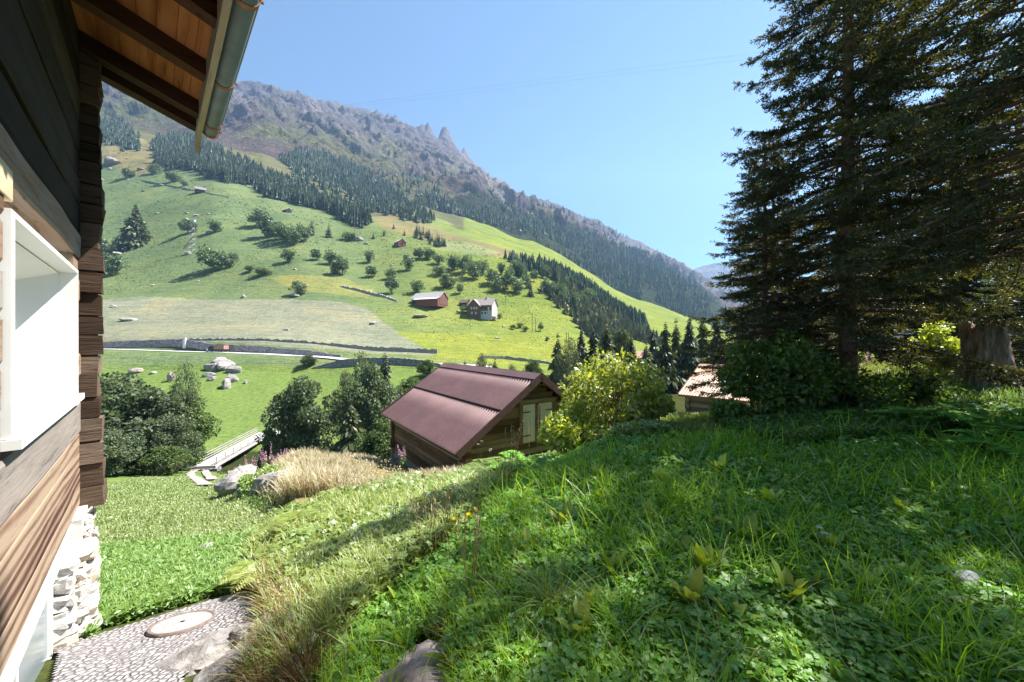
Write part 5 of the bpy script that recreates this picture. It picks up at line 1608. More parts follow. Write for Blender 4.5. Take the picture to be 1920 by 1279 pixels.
def stems(b, n, h, r, sp, bendd=0.12, w=0.004):
    tops = []
    for k in range(n):
        o = rng.normal(size=3) * [sp, sp, 0] * 0.5; hh = h * rng.uniform(0.75, 1.1)
        t_ = o + np.array([rng.normal(0, bendd) * hh, rng.normal(0, bendd) * hh, hh])
        b.tube([o, (o + t_) / 2 + (0, 0, 0.03 * hh), t_], [r, r * 0.8, r * 0.5], 4, caps=False)
        tops.append(t_)
    return tops

M_STEM = plain('green_stem', (0.14, 0.19, 0.06), 0.8)
M_DSTEM = plain('straw_stem', (0.34, 0.25, 0.13), 0.8)
M_POPPY = leaf_mat('yellow_petals', [(0.1, (0.78, 0.64, 0.03)), (0.9, (0.86, 0.74, 0.05))], 0.4, (1.2, 1.1, 0.5), 0.02)
def poppy(label, px, py, Y):
    g = gpt(px, Y); top = at(px, py, Y)
    h = max(0.3, top[2] - g[2])
    root = thing('poppy', label, 'flower', g, 0)
    b = MB(); b.tube([(0, 0, 0), (0.01, 0, h * 0.6), (0, 0, h)], [0.003, 0.0025, 0.002], 5); b.build('stem', [M_STEM], root)
    b = MB()
    for k in range(5):
        az = k * 1.2566
        for da in (-0.35, 0, 0.35):
            leafstrip(b, (0, 0, h), (math.cos(az + da), math.sin(az + da), 1.1), np.array([0, 0, 1.0]), 0.036, 0.026, 5, -0.3)
    b.build('petals', [M_POPPY], root)
    b = MB()
    for k in range(8):
        az = k * 0.785
        leafstrip(b, (0, 0, 0), (math.cos(az), math.sin(az), 1.0), np.array([0, 0, 1.0]), 0.14, 0.035, 6, 0.5, 0.4)
    b.build('leaves', [L_WEED], root)
poppy('yellow poppy standing highest of the three on the shaded bank', 893, 1016, 3.6)
poppy('yellow poppy in the middle of the three on the shaded bank', 879, 1043, 3.5)
poppy('yellow poppy lowest of the three on the shaded bank', 853, 1052, 3.45)

def stalks(label, px, Y, n, h, sp, mat_):
    root = thing('dry_stalks', label, 'stalks', gpt(px, Y))
    for _ in range(n):
        b = MB(); t_ = stems(b, 1, h, 0.0035, sp)[0]
        for k in range(7):
            c = t_ * (1 - 0.05 * k)
            D = unit(rng.normal(size=3) * [0.6, 0.6, 0.3] + [0, 0, 0.7]); V, q = diamonds(c[None], D[None], perp(D[None]), 0.05, 0.012); b.add(V, q)
        b.build('stalk', [mat_], root)
stalks('thin dry stalks rising from the mossy rock', 880, 2.7, 6, 0.55, 0.05, M_DSTEM)
stalks('bundle of tall dry stalks on the dark side of the bank under the poppies', 815, 3.6, 16, 0.6, 0.22, M_DSTEM)
stalks('rusty dry stalks beside the wispy fern at the shade border', 960, 5.4, 9, 0.85, 0.12, M_DSTEM)
stalks('tall dry dock stalk between the barn logs and the bush', 1000, 7.6, 3, 1.15, 0.1, M_DSTEM)

M_PINK = leaf_mat('fireweed_petals', [(0.1, (0.40, 0.20, 0.30)), (0.9, (0.60, 0.40, 0.48))], 0.3, (1.1, 0.9, 1.1), 0.02)
def fireweed(label, px, Y, n, h, sp, group=None):
    root = thing('fireweed', label, 'flower', gpt(px, Y), 0, group)
    bl = MB()
    for _ in range(n):
        b = MB(); t_ = stems(b, 1, h, 0.006, sp, 0.05)[0]; b.build('stem', [M_STEM], root); bp = MB()
        k = 26
        f = rng.uniform(0.15, 0.68, k); D = rnd_dirs(k) * [1, 1, 0.4]; D = unit(D)
        B = t_[None] * f[:, None]; V, q = diamonds(B, D, perp(D), 0.13, 0.03); bl.add(V, q)
        k = 46
        f = rng.uniform(0.64, 1.03, k); D = unit(rnd_dirs(k) * [1, 1, 0.5]); wd = (1.08 - f) * 0.12 + 0.025
        V, q = diamonds(t_[None] * f[:, None], D, perp(D), wd, wd * 0.8); bp.add(V, q); bp.build('petals', [M_PINK], root)
    bl.build('leaves', [L_WEED], root)
    return root
fireweed('tall pink fireweed spikes before the dark tree beside the bridge', 503, 18.0, 7, 1.5, 0.35)
fireweed('pink fireweed clump by the near end of the bridge', 470, 19.0, 9, 1.3, 0.5)
fireweed('pink fireweed bordering the wheel track', 447, 19.5, 8, 1.0, 0.5)
fireweed('low pink fireweed along the top of the dry grass', 530, 18.5, 9, 0.9, 0.6)
fireweed('single pink fireweed at the stone foot of the brown barn', 758, 14.2, 4, 0.95, 0.2)
fireweed('pale pink fireweed under the trees by the stream', 318, 40.0, 14, 1.6, 1.6)
fireweed('lilac flowers peeking over the shrub at the sunny crest', 1560, 9.5, 6, 0.7, 0.25)
fireweed('pink flowers scattered along the sunny crest by the spruce trunk', 1640, 10.5, 7, 0.6, 0.35)
M_UMB = leaf_mat('white_umbels', [(0.1, (0.6, 0.6, 0.55)), (0.9, (0.8, 0.8, 0.76))], 0.2, (1, 1, 1), 0.0)
def hogweed(label, px, Y, n, h, sp):
    root = thing('hogweed', label, 'flower', gpt(px, Y))
    for _ in range(n):
        b = MB(); t_ = stems(b, 1, h, 0.005, sp, 0.08)[0]; b.build('stem', [M_STEM], root); bu = MB()
        k = 30; a = rng.uniform(0, 6.28, k); r_ = 0.035 * np.sqrt(rng.random(k)) * (h + 0.2)
        B = t_ + np.stack([r_ * np.cos(a), r_ * np.sin(a), 0.01 - r_ * r_ * 2], -1)
        D = unit(np.stack([np.cos(a), np.sin(a), 0.2 + 0 * a], -1)); V, q = diamonds(B, D, unit(np.cross(D, [0, 0, 1.0])), 0.012, 0.01); bu.add(V, q); bu.build('umbel', [M_UMB], root)
hogweed('white-flowered hogweed among the leaves under the stream trees', 292, 38.0, 10, 1.6, 1.2)
hogweed('white umbels in front of the logs of the brown barn', 905, 10.5, 4, 0.8, 0.25)
hogweed('white yarrow flowers in the shaded lawn', 1545, 2.7, 3, 0.2, 0.1)
hogweed('tiny white flowers on the sunlit bank above the poppies', 725, 4.6, 5, 0.4, 0.3)
# ------------------------------------------------------------------ trees by the stream and behind the barns
def place(src, px, Y, h, w=None, label=None, group=None, dz=0.0, first=False, rz=None):
    """put a tree (made 1 m tall, 1 m wide) at px, distance Y, h metres tall"""
    p = gpt(px, Y, dz)
    s_ = (w or h, w or h, h)
    if first:
        src.location = p; src.scale = s_; src.rotation_euler = (0, 0, rng.uniform(0, 6.28) if rz is None else rz)
        if label: src['label'] = label
        if group: src['group'] = group
        return src
    return copy_tree(src, p, rng.uniform(0, 6.28) if rz is None else rz, s_, label, group)

class Stock:
    """one built tree of a kind; the first planting moves it, later ones copy it"""
    def __init__(s, name, cat, fns, cmat, bark, part='crown'):
        s.args = (name, cat, cmat, bark, part); s.fns = fns; s.src = [None] * len(fns); s.k = 0
    def plant(s, px, Y, h, w=None, label=None, group=None, var=None, dz=0.0, rz=None):
        i = s.k % len(s.fns) if var is None else var
        s.k += 1
        name, cat, cmat, bark, part = s.args
        if s.src[i] is None:
            s.src[i] = tree(name, label, (0, 0, 0), s.fns[i], cmat, bark, cat, group, part)
            return place(s.src[i], px, Y, h, w, label, group, dz, True, rz)
        return place(s.src[i], px, Y, h, w, label, group, dz, False, rz)

fm = lambda L, n, s: (lambda b, bt: spruce_mid(b, bt, 1.0, 0.5, L, n, s))
cm = lambda nb, nl, sz, low=0.1, tr=0.02, fl=0.8: (lambda b, bt: crown(b, bt, 1.0, 1.0, nb, nl, sz, tr, low, 0, fl, 0.3))
spruce_m = Stock('spruce', 'spruce', [(lambda b, bt: spruce_mid(b, bt, 1.0, 0.5, 44, 16, 7, 0, 0.45)), (lambda b, bt: spruce_mid(b, bt, 1.0, 0.5, 38, 15, 7, 0, 0.5))], M_SPRUCE, M_BARK)
larch_m = Stock('larch', 'larch', [(lambda b, bt: spruce_mid(b, bt, 1.0, 0.5, 36, 12, 6, 0, 0.55))], M_LARCH, M_BARK)
alder_m = Stock('alder_tree', 'tree', [cm(60, 15000, 0.034, 0.06), cm(52, 14000, 0.036, 0.08)], M_ALDER, M_BARK)
birch_m = Stock('birch_tree', 'birch', [cm(46, 8000, 0.028, 0.14), ], M_BIRCH, M_WHITEBARK)
maple_m = Stock('leafy_tree', 'tree', [cm(50, 13000, 0.036, 0.07)], M_MAPLE, M_BARK)

alder_m.plant(215, 43, 11.8, 13.5, 'big grey-green alder crowding the corner of the house', var=0)
alder_m.plant(268, 46, 9.5, 10, 'rounded alder in the dark clump beside the corner alder', var=1)
maple_m.plant(338, 50, 10.5, 8.5, 'brighter green leafy tree under the thin birch by the stream')
birch_m.plant(345, 50, 14.5, 4.6, 'thin pale birch rising over the stream trees towards the road')
alder_m.plant(318, 44, 7.0, 7, 'low alder between the big alder and the bright leafy tree', var=0)
maple_m.plant(358, 60, 5.2, 5.5, 'small leafy tree beyond the bridge railing')
maple_m.plant(316, 41, 3.4, 5.0, 'low bush at the foot of the stream trees by the railing')
alder_m.plant(195, 38, 5.0, 6.5, 'low dark bush at the meadow edge by the house corner', var=1)
alder_m.plant(568, 50, 12.5, 10.5, 'large round grey-green tree standing alone right of the bridge', var=0)
spruce_m.plant(515, 54, 11, 4.6, 'small dark spruce tucked behind the large round tree')
birch_m.plant(648, 56, 13.0, 5.0, 'pale birch between the large round tree and the silvery tree')
alder_m.plant(693, 54, 14.0, 8.5, 'tall silvery-leaved tree next to the dark spruce', var=1)
birch_m.plant(676, 62, 15.5, 6.5, 'pale feathery tree top in front of the road')
spruce_m.plant(722, 58, 15.5, 6.2, 'dark pointed spruce rising in front of the road left of the brown barn')
larch_m.plant(657, 45, 9.2, 5.4, 'yellow-green larch at the edge of the dry grass')
maple_m.plant(708, 40, 6.2, 5.5, 'light green bushy tree close to the corner of the brown roof')
larch_m.plant(752, 66, 8.0, 4.8, 'olive larch bush behind the dark spruce')
maple_m.plant(775, 75, 6.4, 8, 'leafy bush above the slope behind the ridge of the brown barn')
alder_m.plant(578, 103, 3.2, 5, 'small grey bush under the road retaining wall', var=0)
maple_m.plant(800, 96, 4.5, 5.5, 'bush at the roadside just over the brown ridge')
B2 = 'trees in the belt behind the brown barn'
maple_m.plant(845, 72, 8.2, 6.5, 'leafy tree at the road end behind the brown roof')
spruce_m.plant(872, 70, 9.6, 4.2, 'pointed spruce standing over the middle of the brown roof')
birch_m.plant(906, 74, 9.4, 4.6, 'pale birch next to the pointed spruce over the brown roof')
larch_m.plant(928, 72, 8.8, 4.0, 'olive larch beside the pale birch over the brown roof')
birch_m.plant(958, 78, 5.6, 4, 'short pale tree over the gable end of the brown roof')
maple_m.plant(1000, 80, 6.0, 4.4, 'small green tree just beyond the peak of the brown gable')
larch_m.plant(1046, 60, 12.0, 5.5, 'larch with a dark pointed top over the brown gable')
birch_m.plant(1066, 58, 10.5, 5.2, 'grey-green feathery tree beside the dark-topped larch')
spruce_m.plant(1112, 58, 11.5, 5.4, 'broad spruce behind the yellow-green bush')
larch_m.plant(1138, 60, 12.8, 6.0, 'tall bronze larch over the top of the yellow-green bush')
alder_m.plant(1165, 64, 11, 6, 'leafy dark tree between bronze larch and the pink house', var=0)
spruce_m.plant(1184, 52, 8.8, 4.4, 'spruce below the pink house')
larch_m.plant(1212, 54, 8.0, 4.6, 'olive larch hiding the foot of the pink house')
spruce_m.plant(1248, 56, 11.0, 5.0, 'spruce just right of the pink house')
larch_m.plant(1268, 62, 12.0, 5.2, 'bronze larch over the ridge of the tan barn')
spruce_m.plant(1293, 60, 12.2, 5.2, 'spruce rising straight above the tan barn ridge')
larch_m.plant(1318, 66, 13, 6.0, 'brownish larch beside the low boughs of the tall spruce')
spruce_m.plant(1345, 58, 11.8, 6.0, 'spruce half hidden by the low boughs of the tall spruce')
spruce_m.plant(1090, 72, 12.5, 5.5, 'spruce in the second row behind the broad spruce', group=B2)
spruce_m.plant(1225, 74, 11.5, 5.5, 'spruce in the second row right behind the pink house corner', group=B2)

# ------------------------------------------------------------------ single trees of the opposite hillside
cf_ = lambda: (lambda b, bt: crown(b, bt, 1.0, 1.0, 26, 1500, 0.085, 0.03, 0.16, 0, 0.8, 0.2))
M_HILLTREE = leaf_mat('hillside_leaves', [(0.1, (0.055, 0.095, 0.042)), (0.6, (0.095, 0.145, 0.065)), (0.95, (0.15, 0.205, 0.095))], 0.3, None, 0.04)
hill_tree = Stock('leafy_tree', 'tree', [cf_() for _ in range(5)], M_HILLTREE, M_BARK)
hill_spruce = Stock('spruce', 'spruce', [fm(16, 10, 3) for _ in range(4)], M_FIRFAR, M_BARK)
def plant_hit(st, px, py, hpx, wpx, label, group=None, y0=124):
    p = hit(px, py, y0)
    k = p[1] / F
    return st.plant(px, p[1], hpx * k, (wpx or hpx) * k, label, group, dz=-0.02 * hpx * k)
D_, S_ = hill_tree, hill_spruce
for st, px, py, h, w, lb in [
    (spruce_m, 255, 462, 86, 52, 'large lone spruce on the upper meadow beside the house'),
    (D_, 222, 464, 22, 20, 'bush at the foot of the large lone spruce'),
    (D_, 199, 482, 34, 34, 'leafy tree close to the house corner, upper of two'), (D_, 206, 519, 50, 46, 'leafy tree close to the house corner, lower of two'),
    (D_, 352, 440, 30, 30, 'small round tree right behind the lattice pylon'), (D_, 405, 437, 28, 27, 'round tree standing alone right of the lattice pylon'),
    (D_, 399, 510, 48, 54, 'big dark maple with a broad shadow on the open meadow'), (D_, 428, 503, 24, 22, 'small tree leaning on the big dark maple'),
    (D_, 438, 494, 22, 22, 'bush at the start of the hedge right of the big maple'), (D_, 468, 511, 15, 20, 'low bush in the hedge row under the meadow'), (D_, 494, 518, 19, 32, 'wider bush in the hedge row under the meadow'),
    (D_, 486, 428, 36, 40, 'topmost tree of the dense copse on the meadow'), (D_, 505, 445, 42, 44, 'middle tree of the dense copse on the meadow'), (D_, 530, 458, 44, 40, 'last tree of the dense copse on the meadow'), (D_, 517, 452, 34, 34, 'tree filling the dense copse between its bigger neighbours'),
    (D_, 553, 460, 36, 28, 'tree standing free just right of the dense copse'), (D_, 570, 454, 34, 32, 'second free tree right of the dense copse'),
    (S_, 584, 442, 33, 22, 'spruce beside the free-standing trees of the copse'), (S_, 616, 446, 30, 20, 'lone spruce with a shadow right of the copse'),
    (D_, 560, 554, 28, 30, 'round bush on a rock at the upper edge of the mown field'), (D_, 540, 494, 30, 28, 'loose tree under the dense copse'),
    (D_, 593, 489, 24, 22, 'small tree with shadow, first in the row of four'), (D_, 620, 497, 32, 26, 'tree in the row of four, second'), (D_, 642, 516, 38, 28, 'taller tree in the row of four, third'), (D_, 628, 516, 26, 22, 'lower tree in the row of four, before the third'),
    (D_, 693, 494, 28, 22, 'tree with a dark shadow left of the tall slope'), (D_, 697, 521, 24, 26, 'round bush below the tree with a dark shadow'),
    (D_, 732, 524, 24, 22, 'small round tree above the slender tree'), (D_, 735, 552, 40, 27, 'slender tree with a shadow left of the red barn'),
    (D_, 765, 509, 34, 24, 'tree with a long shadow up the slope from the red barn'), (D_, 783, 551, 28, 32, 'tree right behind the grey roof of the red barn'),
    (D_, 785, 487, 24, 26, 'tree below the little upper barn'), (D_, 803, 487, 26, 28, 'second tree below the little upper barn'), (D_, 822, 497, 22, 24, 'round tree in the gap before the long tree row'),
    (D_, 838, 541, 28, 38, 'big bush on the slope above the farmhouse'), (D_, 823, 518, 22, 30, 'bush higher on the slope above the farmhouse'), (D_, 862, 552, 22, 18, 'small tree between red barn and farmhouse'),
    (D_, 852, 507, 34, 34, 'first tree of the long row climbing down the slope'), (D_, 870, 514, 36, 36, 'second tree of the long row'), (D_, 888, 524, 36, 38, 'third tree of the long row'), (D_, 906, 516, 32, 30, 'fourth tree of the long row, set back'),
    (D_, 922, 536, 34, 34, 'fifth tree of the long row'), (D_, 931, 549, 34, 26, 'lower tree hanging below the long row'), (D_, 948, 545, 36, 40, 'broad tree near the end of the long row'), (D_, 968, 551, 34, 34, 'tree closing the long row'), (S_, 995, 556, 34, 18, 'spruce at the end of the long row'),
    (D_, 975, 616, 12, 16, 'small bush below the power poles'), (D_, 962, 618, 10, 14, 'second small bush below the power poles'), (D_, 985, 622, 12, 14, 'third small bush below the power poles'), (D_, 1014, 622, 18, 12, 'pale sapling beside the power poles'), (D_, 1026, 640, 8, 10, 'tiny dark bush low on the yellow meadow'),
    (S_, 700, 448, 16, 9, 'tiny spruce on the brown knoll'), (S_, 720, 443, 14, 9, 'tiny spruce higher on the brown knoll'), (S_, 758, 442, 13, 8, 'tiny spruce at the right of the brown knoll'), (S_, 738, 430, 11, 8, 'tiny spruce near the top of the brown knoll'),
    (D_, 655, 452, 18, 30, 'dark bush beside the boulders of the tall mast'),
    (D_, 240, 335, 20, 26, 'bush on the rocky ground by the dark wood edge'), (D_, 325, 342, 24, 28, 'rounded tree below the wood by the upper hut'), (D_, 344, 350, 13, 14, 'little tree next to the rounded tree below the wood'), (D_, 290, 328, 20, 22, 'shaggy tree at the lower corner of the wood'),
    (D_, 805, 575, 10, 18, 'low shrub in front of the red barn'), (D_, 878, 588, 18, 34, 'dark shrubs at the farmhouse corner'), (D_, 937, 598, 12, 10, 'small bush at the end wall of the farmhouse')]:
    plant_hit(st, px, py, h, w, lb)

# rows of dark trees between meadow and wood, alike
RW = 'trees in the strip of wood above the farm'
for k in range(44):
    f = rng.uniform(0, 1)
    px = 940 + 170 * f + rng.uniform(-12, 12); py = 507 + 52 * f + rng.uniform(-16, 34) * (0.5 + 0.5 * f)
    if py > np.interp(px, [930, 1000, 1110], [545, 556, 590]): py -= 18
    plant_hit(S_ if rng.random() < 0.3 else D_, px, py, rng.uniform(24, 34), rng.uniform(15, 22), 'tree of the mixed strip of wood running down the slope above the farm', RW, 150)
RK = 'spruces in the small wood on the knoll'
for k in range(26):
    px = rng.uniform(775, 838); py = np.interp(px, [770, 840], [444, 470]) + rng.uniform(-12, 2)
    plant_hit(S_, px, py, rng.uniform(17, 24), rng.uniform(9, 12), 'spruce of the small dark wood above the little upper barn', RK, 250)

# the dark spruce wood: its lower edge as single trees, the rest as one mass
EDGE1 = [(292, 312), (320, 322), (345, 318), (372, 322), (390, 334), (420, 342), (450, 344), (480, 354), (502, 370), (530, 378), (560, 385), (590, 390), (612, 397), (640, 412), (665, 424), (690, 430)]
TOP1 = [(286, 272), (320, 262), (370, 268), (410, 286), (450, 305), (500, 330), (540, 346), (580, 360), (620, 382), (660, 402), (692, 418)]
GW = 'spruces along the lower edge of the dark wood'
ex, ey = np.array(EDGE1, float).T
for k in range(120):
    px = rng.uniform(292, 692); py = np.interp(px, ex, ey) - abs(rng.normal(0, 5.5)) + 1.5
    h = np.interp(px, [290, 400, 690], [36, 34, 29]) * rng.uniform(0.8, 1.15)
    plant_hit(S_, px, py, h, h * 0.42, 'spruce in the front rank of the dark wood across the upper meadow', GW, 250)

def lowtree(n, tiers=4, sides=7):
    """small jagged conifers: unit height, for woods far away; returns list of variants"""
    out = []
    for _ in range(n):
        V, T = [], []
        for t_ in range(tiers):
            z0 = 0.05 + 0.78 * t_ / tiers; z1 = min(1.0, z0 + 1.35 / tiers + 0.1) if t_ < tiers - 1 else 1.0
            r = 0.21 * (1 - t_ / tiers) + 0.03
            c = len(V); V.append((rng.normal(0, .01), rng.normal(0, .01), z1))
            for s_ in range(sides * 2):
                a = s_ * math.pi / sides
                rr = r * (1.0 if s_ % 2 == 0 else 0.55) * rng.uniform(0.75, 1.25)
                V.append((rr * math.cos(a), rr * math.sin(a), z0 + rng.uniform(-.03, .03) + (0.05 if s_ % 2 else 0)))
            for s_ in range(sides * 2):
                T.append((c, c + 1 + s_, c + 1 + (s_ + 1) % (sides * 2)))
        out.append((np.array(V), np.array(T)))
    return out
LOWT = lowtree(6); LOWT3 = lowtree(5, 3, 4)
def wood_mass(name, label, pts, hs, wfac, mat_, variants):
    b = MB()
    for i, (V, T) in enumerate(variants):
        k = np.arange(i, len(pts), len(variants))
        if not len(k): continue
        a = rng.uniform(0, 6.28, len(k)); ca, sa = np.cos(a)[:, None], np.sin(a)[:, None]
        h = hs[k][:, None]; w_ = h * wfac * rng.uniform(0.8, 1.25, (len(k), 1))
        X = (V[None, :, 0] * ca - V[None, :, 1] * sa) * w_; Yv = (V[None, :, 0] * sa + V[None, :, 1] * ca) * w_
        P = np.stack([X, Yv, V[None, :, 2] * h - 0.02 * h], -1) + pts[k][:, None]
        b.add(P.reshape(-1, 3), (T[None] + np.arange(len(k))[:, None, None] * len(V)).reshape(-1, 3))
    return tag(b.build(name, [mat_]), label, 'wood', kind='stuff')
def wood_pts(n, poly, y0, thin=None):
    xs = [p[0] for p in poly]; ys = [p[1] for p in poly]
    pts = []
    while len(pts) < n:
        px, py = rng.uniform(min(xs), max(xs)), rng.uniform(min(ys), max(ys))
        if inpoly([px], [py], poly)[0]: pts.append((px, py))
    return pts
# terrain samples with their picture positions, for seeding woods
hx = np.stack([Xh, Yh, Zh], -1).reshape(-1, 3); hpx, hpy = PXh.ravel(), PYh.ravel()
mx = np.stack([Xm, Ym, Zm], -1).reshape(-1, 3); mpx, mpy = PXm.ravel(), PYm.ravel()
def seed_on(ptsarr, ppx, ppy, poly, n, jit=3.0, ymin=0, wgt=None):
    ok = inpoly(ppx, ppy, poly) & (ptsarr[:, 1] > ymin)
    idx = np.where(ok)[0]
    if not len(idx): return np.zeros((0, 3))
    # even cover in the picture: weight rows by their spacing
    w_ = np.ones(len(idx)) if wgt is None else wgt[idx]
    pick = rng.choice(idx, n, p=w_ / w_.sum())
    P = ptsarr[pick].copy()
    P[:, :2] += rng.normal(0, jit, (n, 2))
    return P
WOOD1 = EDGE1 + TOP1[::-1]
P = np.concatenate([seed_on(hx, hpx, hpy, WOOD1, 900, 2.0, 250), seed_on(mx, mpx, mpy, WOOD1, 160, 3.0)])
P[:, 2] = np.where(P[:, 1] < 695, ground(P[:, 0], P[:, 1]), P[:, 2])
wood_mass('wood', 'dark spruce wood on the steep slope over the upper meadow', P, rng.uniform(11, 21, len(P)), 1.0, M_FIRFAR, LOWT)
W2 = [(180, 196), (215, 215), (262, 262), (262, 290), (230, 285), (180, 262)]
P = np.concatenate([seed_on(hx, hpx, hpy, W2, 200, 2.0, 250), seed_on(mx, mpx, mpy, W2, 30, 3.0)])
P[:, 2] = np.where(P[:, 1] < 695, ground(P[:, 0], P[:, 1]), P[:, 2])
wood_mass('wood', 'patch of spruce wood high on the slope beside the house', P, rng.uniform(12, 17, len(P)), 1.0, M_FIRFAR, LOWT)
W3 = [(525, 305), (560, 290), (610, 296), (660, 318), (720, 355), (770, 385), (812, 412), (800, 424), (760, 415), (715, 400), (690, 400), (650, 372), (600, 356), (560, 340)]
P = np.concatenate([seed_on(mx, mpx, mpy, W3, 700, 4.0), seed_on(hx, hpx, hpy, W3, 420, 3.0, 250)])
P[:, 2] = np.where(P[:, 1] < 695, ground(P[:, 0], P[:, 1]), P[:, 2])
wood_mass('wood', 'second band of spruce wood under the mountain flank', P, rng.uniform(15, 22, len(P)) * np.clip(P[:, 1] / 700, 0.7, 1.3), 1.0, M_FIRFAR, LOWT)
W4 = [(800, 362), (850, 392), (905, 400), (960, 410), (1010, 420), (1090, 440), (1180, 470), (1250, 500), (1310, 545), (1420, 640), (1240, 648), (1190, 620), (1130, 575), (1060, 520), (1000, 486), (940, 470), (870, 440), (820, 425)]
n = 4000
P = np.concatenate([seed_on(mx, mpx, mpy, W4, n, 5.0), seed_on(hx, hpx, hpy, [(930, 470), (1010, 488), (1100, 535), (1180, 590), (1240, 640), (1200, 652), (1130, 600), (1060, 560), (1000, 520)], 800, 3.0, 280)])
P[:, 2] = np.where(P[:, 1] < 695, ground(P[:, 0], P[:, 1]), P[:, 2])
keep_ = (fbm(P / 90.0, 3, 131) > -0.22)
P = P[keep_]
wood_mass('wood', 'blue-green mixed wood covering the foot of the mountain down the valley', P, rng.uniform(13, 21, len(P)) * np.clip(P[:, 1] / 800, 0.6, 1.4), 1.1, M_FIRFAR, LOWT3)
W5 = [(590, 300), (700, 330), (800, 330), (900, 345), (980, 400), (1100, 430), (1250, 490), (1200, 480), (1000, 420), (850, 400), (760, 370)]
P = seed_on(mx, mpx, mpy, [(600, 290), (780, 330), (850, 330), (930, 370), (1000, 378), (1100, 410), (1280, 496), (1330, 560), (1100, 470), (900, 430), (750, 380)], 2200, 8.0)
P = P[fbm(P / 110.0, 4, 133) > 0.02]
wood_mass('scattered_trees', 'scattered spruces and scrub climbing the mountain flank', P, rng.uniform(9, 16, len(P)), 1.15, M_FIRFAR, LOWT3)
M_BROWNLEAF = leaf_mat('bronze_leaves', [(0.1, (0.10, 0.115, 0.05)), (0.6, (0.16, 0.165, 0.07)), (0.95, (0.25, 0.225, 0.10))], 0.2, None, 0.03)
W6 = [(1028, 545), (1050, 580), (1100, 625), (1150, 668), (1172, 665), (1160, 640), (1190, 640), (1235, 650), (1190, 615), (1120, 570), (1060, 530)]
P = seed_on(hx, hpx, hpy, W6, 420, 2.0, 150)
P[:, 2] = ground(P[:, 0], P[:, 1])
wood_mass('mixed_wood', 'bronze and green mixed wood edging the steep meadow', P, rng.uniform(5, 9.5, len(P)), 1.4, M_BROWNLEAF, LOWT)

# tussocks that roughen the meadows
b = MB()
P = seed_on(hx, hpx, hpy, [(185, 250), (290, 320), (520, 385), (700, 430), (850, 450), (1000, 500), (1100, 600), (1100, 660), (820, 640), (720, 600), (640, 560), (400, 555), (185, 555)], 9000, 1.5, 122)
P = P[fbm(P / [30.0, 30.0, 30.0], 4, 151) > -0.05]
P[:, 2] = ground(P[:, 0], P[:, 1])
for _ in range(3):
    Q = P + rng.normal(size=P.shape) * [0.5, 0.5, 0.05]
    D = unit(rng.normal(size=P.shape) * [1, 1, 0.25] + [0, 0, 0.25]); sz = rng.uniform(0.25, 0.9, len(P)) * P[:, 1] / 220
    V, q = diamonds(Q, D, perp(D), sz, sz * 0.6); b.add(V, q)
tag(b.build('tussocks', [leaf_mat('tussock_leaves', [(0.1, (0.07, 0.10, 0.035)), (0.5, (0.12, 0.14, 0.06)), (0.9, (0.20, 0.18, 0.10))], 0.2, None, 0.0)]), 'low tussocks and heather tufts dotting the opposite meadows', 'tussocks', kind='stuff')

# ------------------------------------------------------------------ boulders of the opposite side
GB = 'boulders scattered over the opposite meadows'
MEADB = [(190, 300), (330, 330), (520, 390), (700, 440), (850, 480), (1000, 560), (1090, 640), (900, 640), (800, 560), (640, 555), (400, 550), (190, 550)]
bould = None
nb_ = 0
rockm = [rock_mesh('boulder', (1.0, 0.8, 0.55), 70 + k, M_ROCKFAR, 12, 8) for k in range(4)]
while nb_ < 110:
    px, py = rng.uniform(190, 1080), rng.uniform(300, 640)
    if not inpoly([px], [py], MEADB)[0]: continue
    if rng.random() > 0.25 + 0.75 * (vnoise(np.array([px / 60, py / 30, 0.0]), 5) > 0.05) * (px < 560) + 0.15: continue
    p = hit(px, py, 124)
    s_ = (0.7 + rng.exponential(0.9)) * p[1] / F * (1.0 if nb_ > 12 else 1.6)
    o = obj('boulder', rockm[nb_ % 4]); o.location = p + [0, 0, s_ * 0.15]; o.scale = (s_ * rng.uniform(0.9, 1.6), s_, s_ * rng.uniform(0.7, 1.1)); o.rotation_euler = (0, 0, rng.uniform(0, 6.28))
    tag(o, 'pale boulder lying in the grass of the opposite meadows', 'boulder', GB); nb_ += 1
def hrock(label, px, py, w, h, y0=62, mat_=None, seed=0, group=None):
    p = hit(px, py, y0); k = p[1] / F
    o = rock(label, p + [0, 0, h * k * 0.12], (w * k * 0.40, w * k * 0.3, h * k * 0.42), 90 + seed, mat_ or M_ROCKFAR, 'boulder', 'boulder', group, rz=seed * 1.1)
    return o
hrock('dark slab boulder alone on the mown field', 244, 601, 28, 9, 118, M_ROCK, 1)
hrock('small boulder at the upper edge of the mown field', 456, 559, 12, 9, 118, None, 2)
hrock('flat dark boulder in the middle of the mown field', 536, 620, 16, 6, 118, M_ROCK, 3)
hrock('rock heap at the right tip of the mown field', 700, 608, 20, 8, 118, None, 4)
hrock('rock under the round bush at the field edge', 552, 556, 22, 9, 118, None, 5)
hrock('light boulder near the house corner on the mown field', 213, 577, 13, 8, 118, None, 6)
hrock('rocks strung along the meadow in front of the red barn', 790, 594, 40, 7, 118, None, 7)
hrock('rock mound in front of the farmhouse', 915, 598, 40, 9, 118, None, 8)
hrock('dark boulder beside the tall mast', 672, 452, 26, 14, 150, M_ROCK, 9)
hrock('flat oval boulder by the round tree right of the pylon', 394, 438, 18, 8, 150, M_ROCK, 10)
hrock('pinkish rock outcrop high by the wood edge', 210, 308, 36, 16, 200, M_ROCKR, 11)
hrock('grey boulder at the foot of the lattice pylon', 353, 477, 14, 10, 130, None, 12)
OC = 'rocks of the outcrop below the parked vehicle'
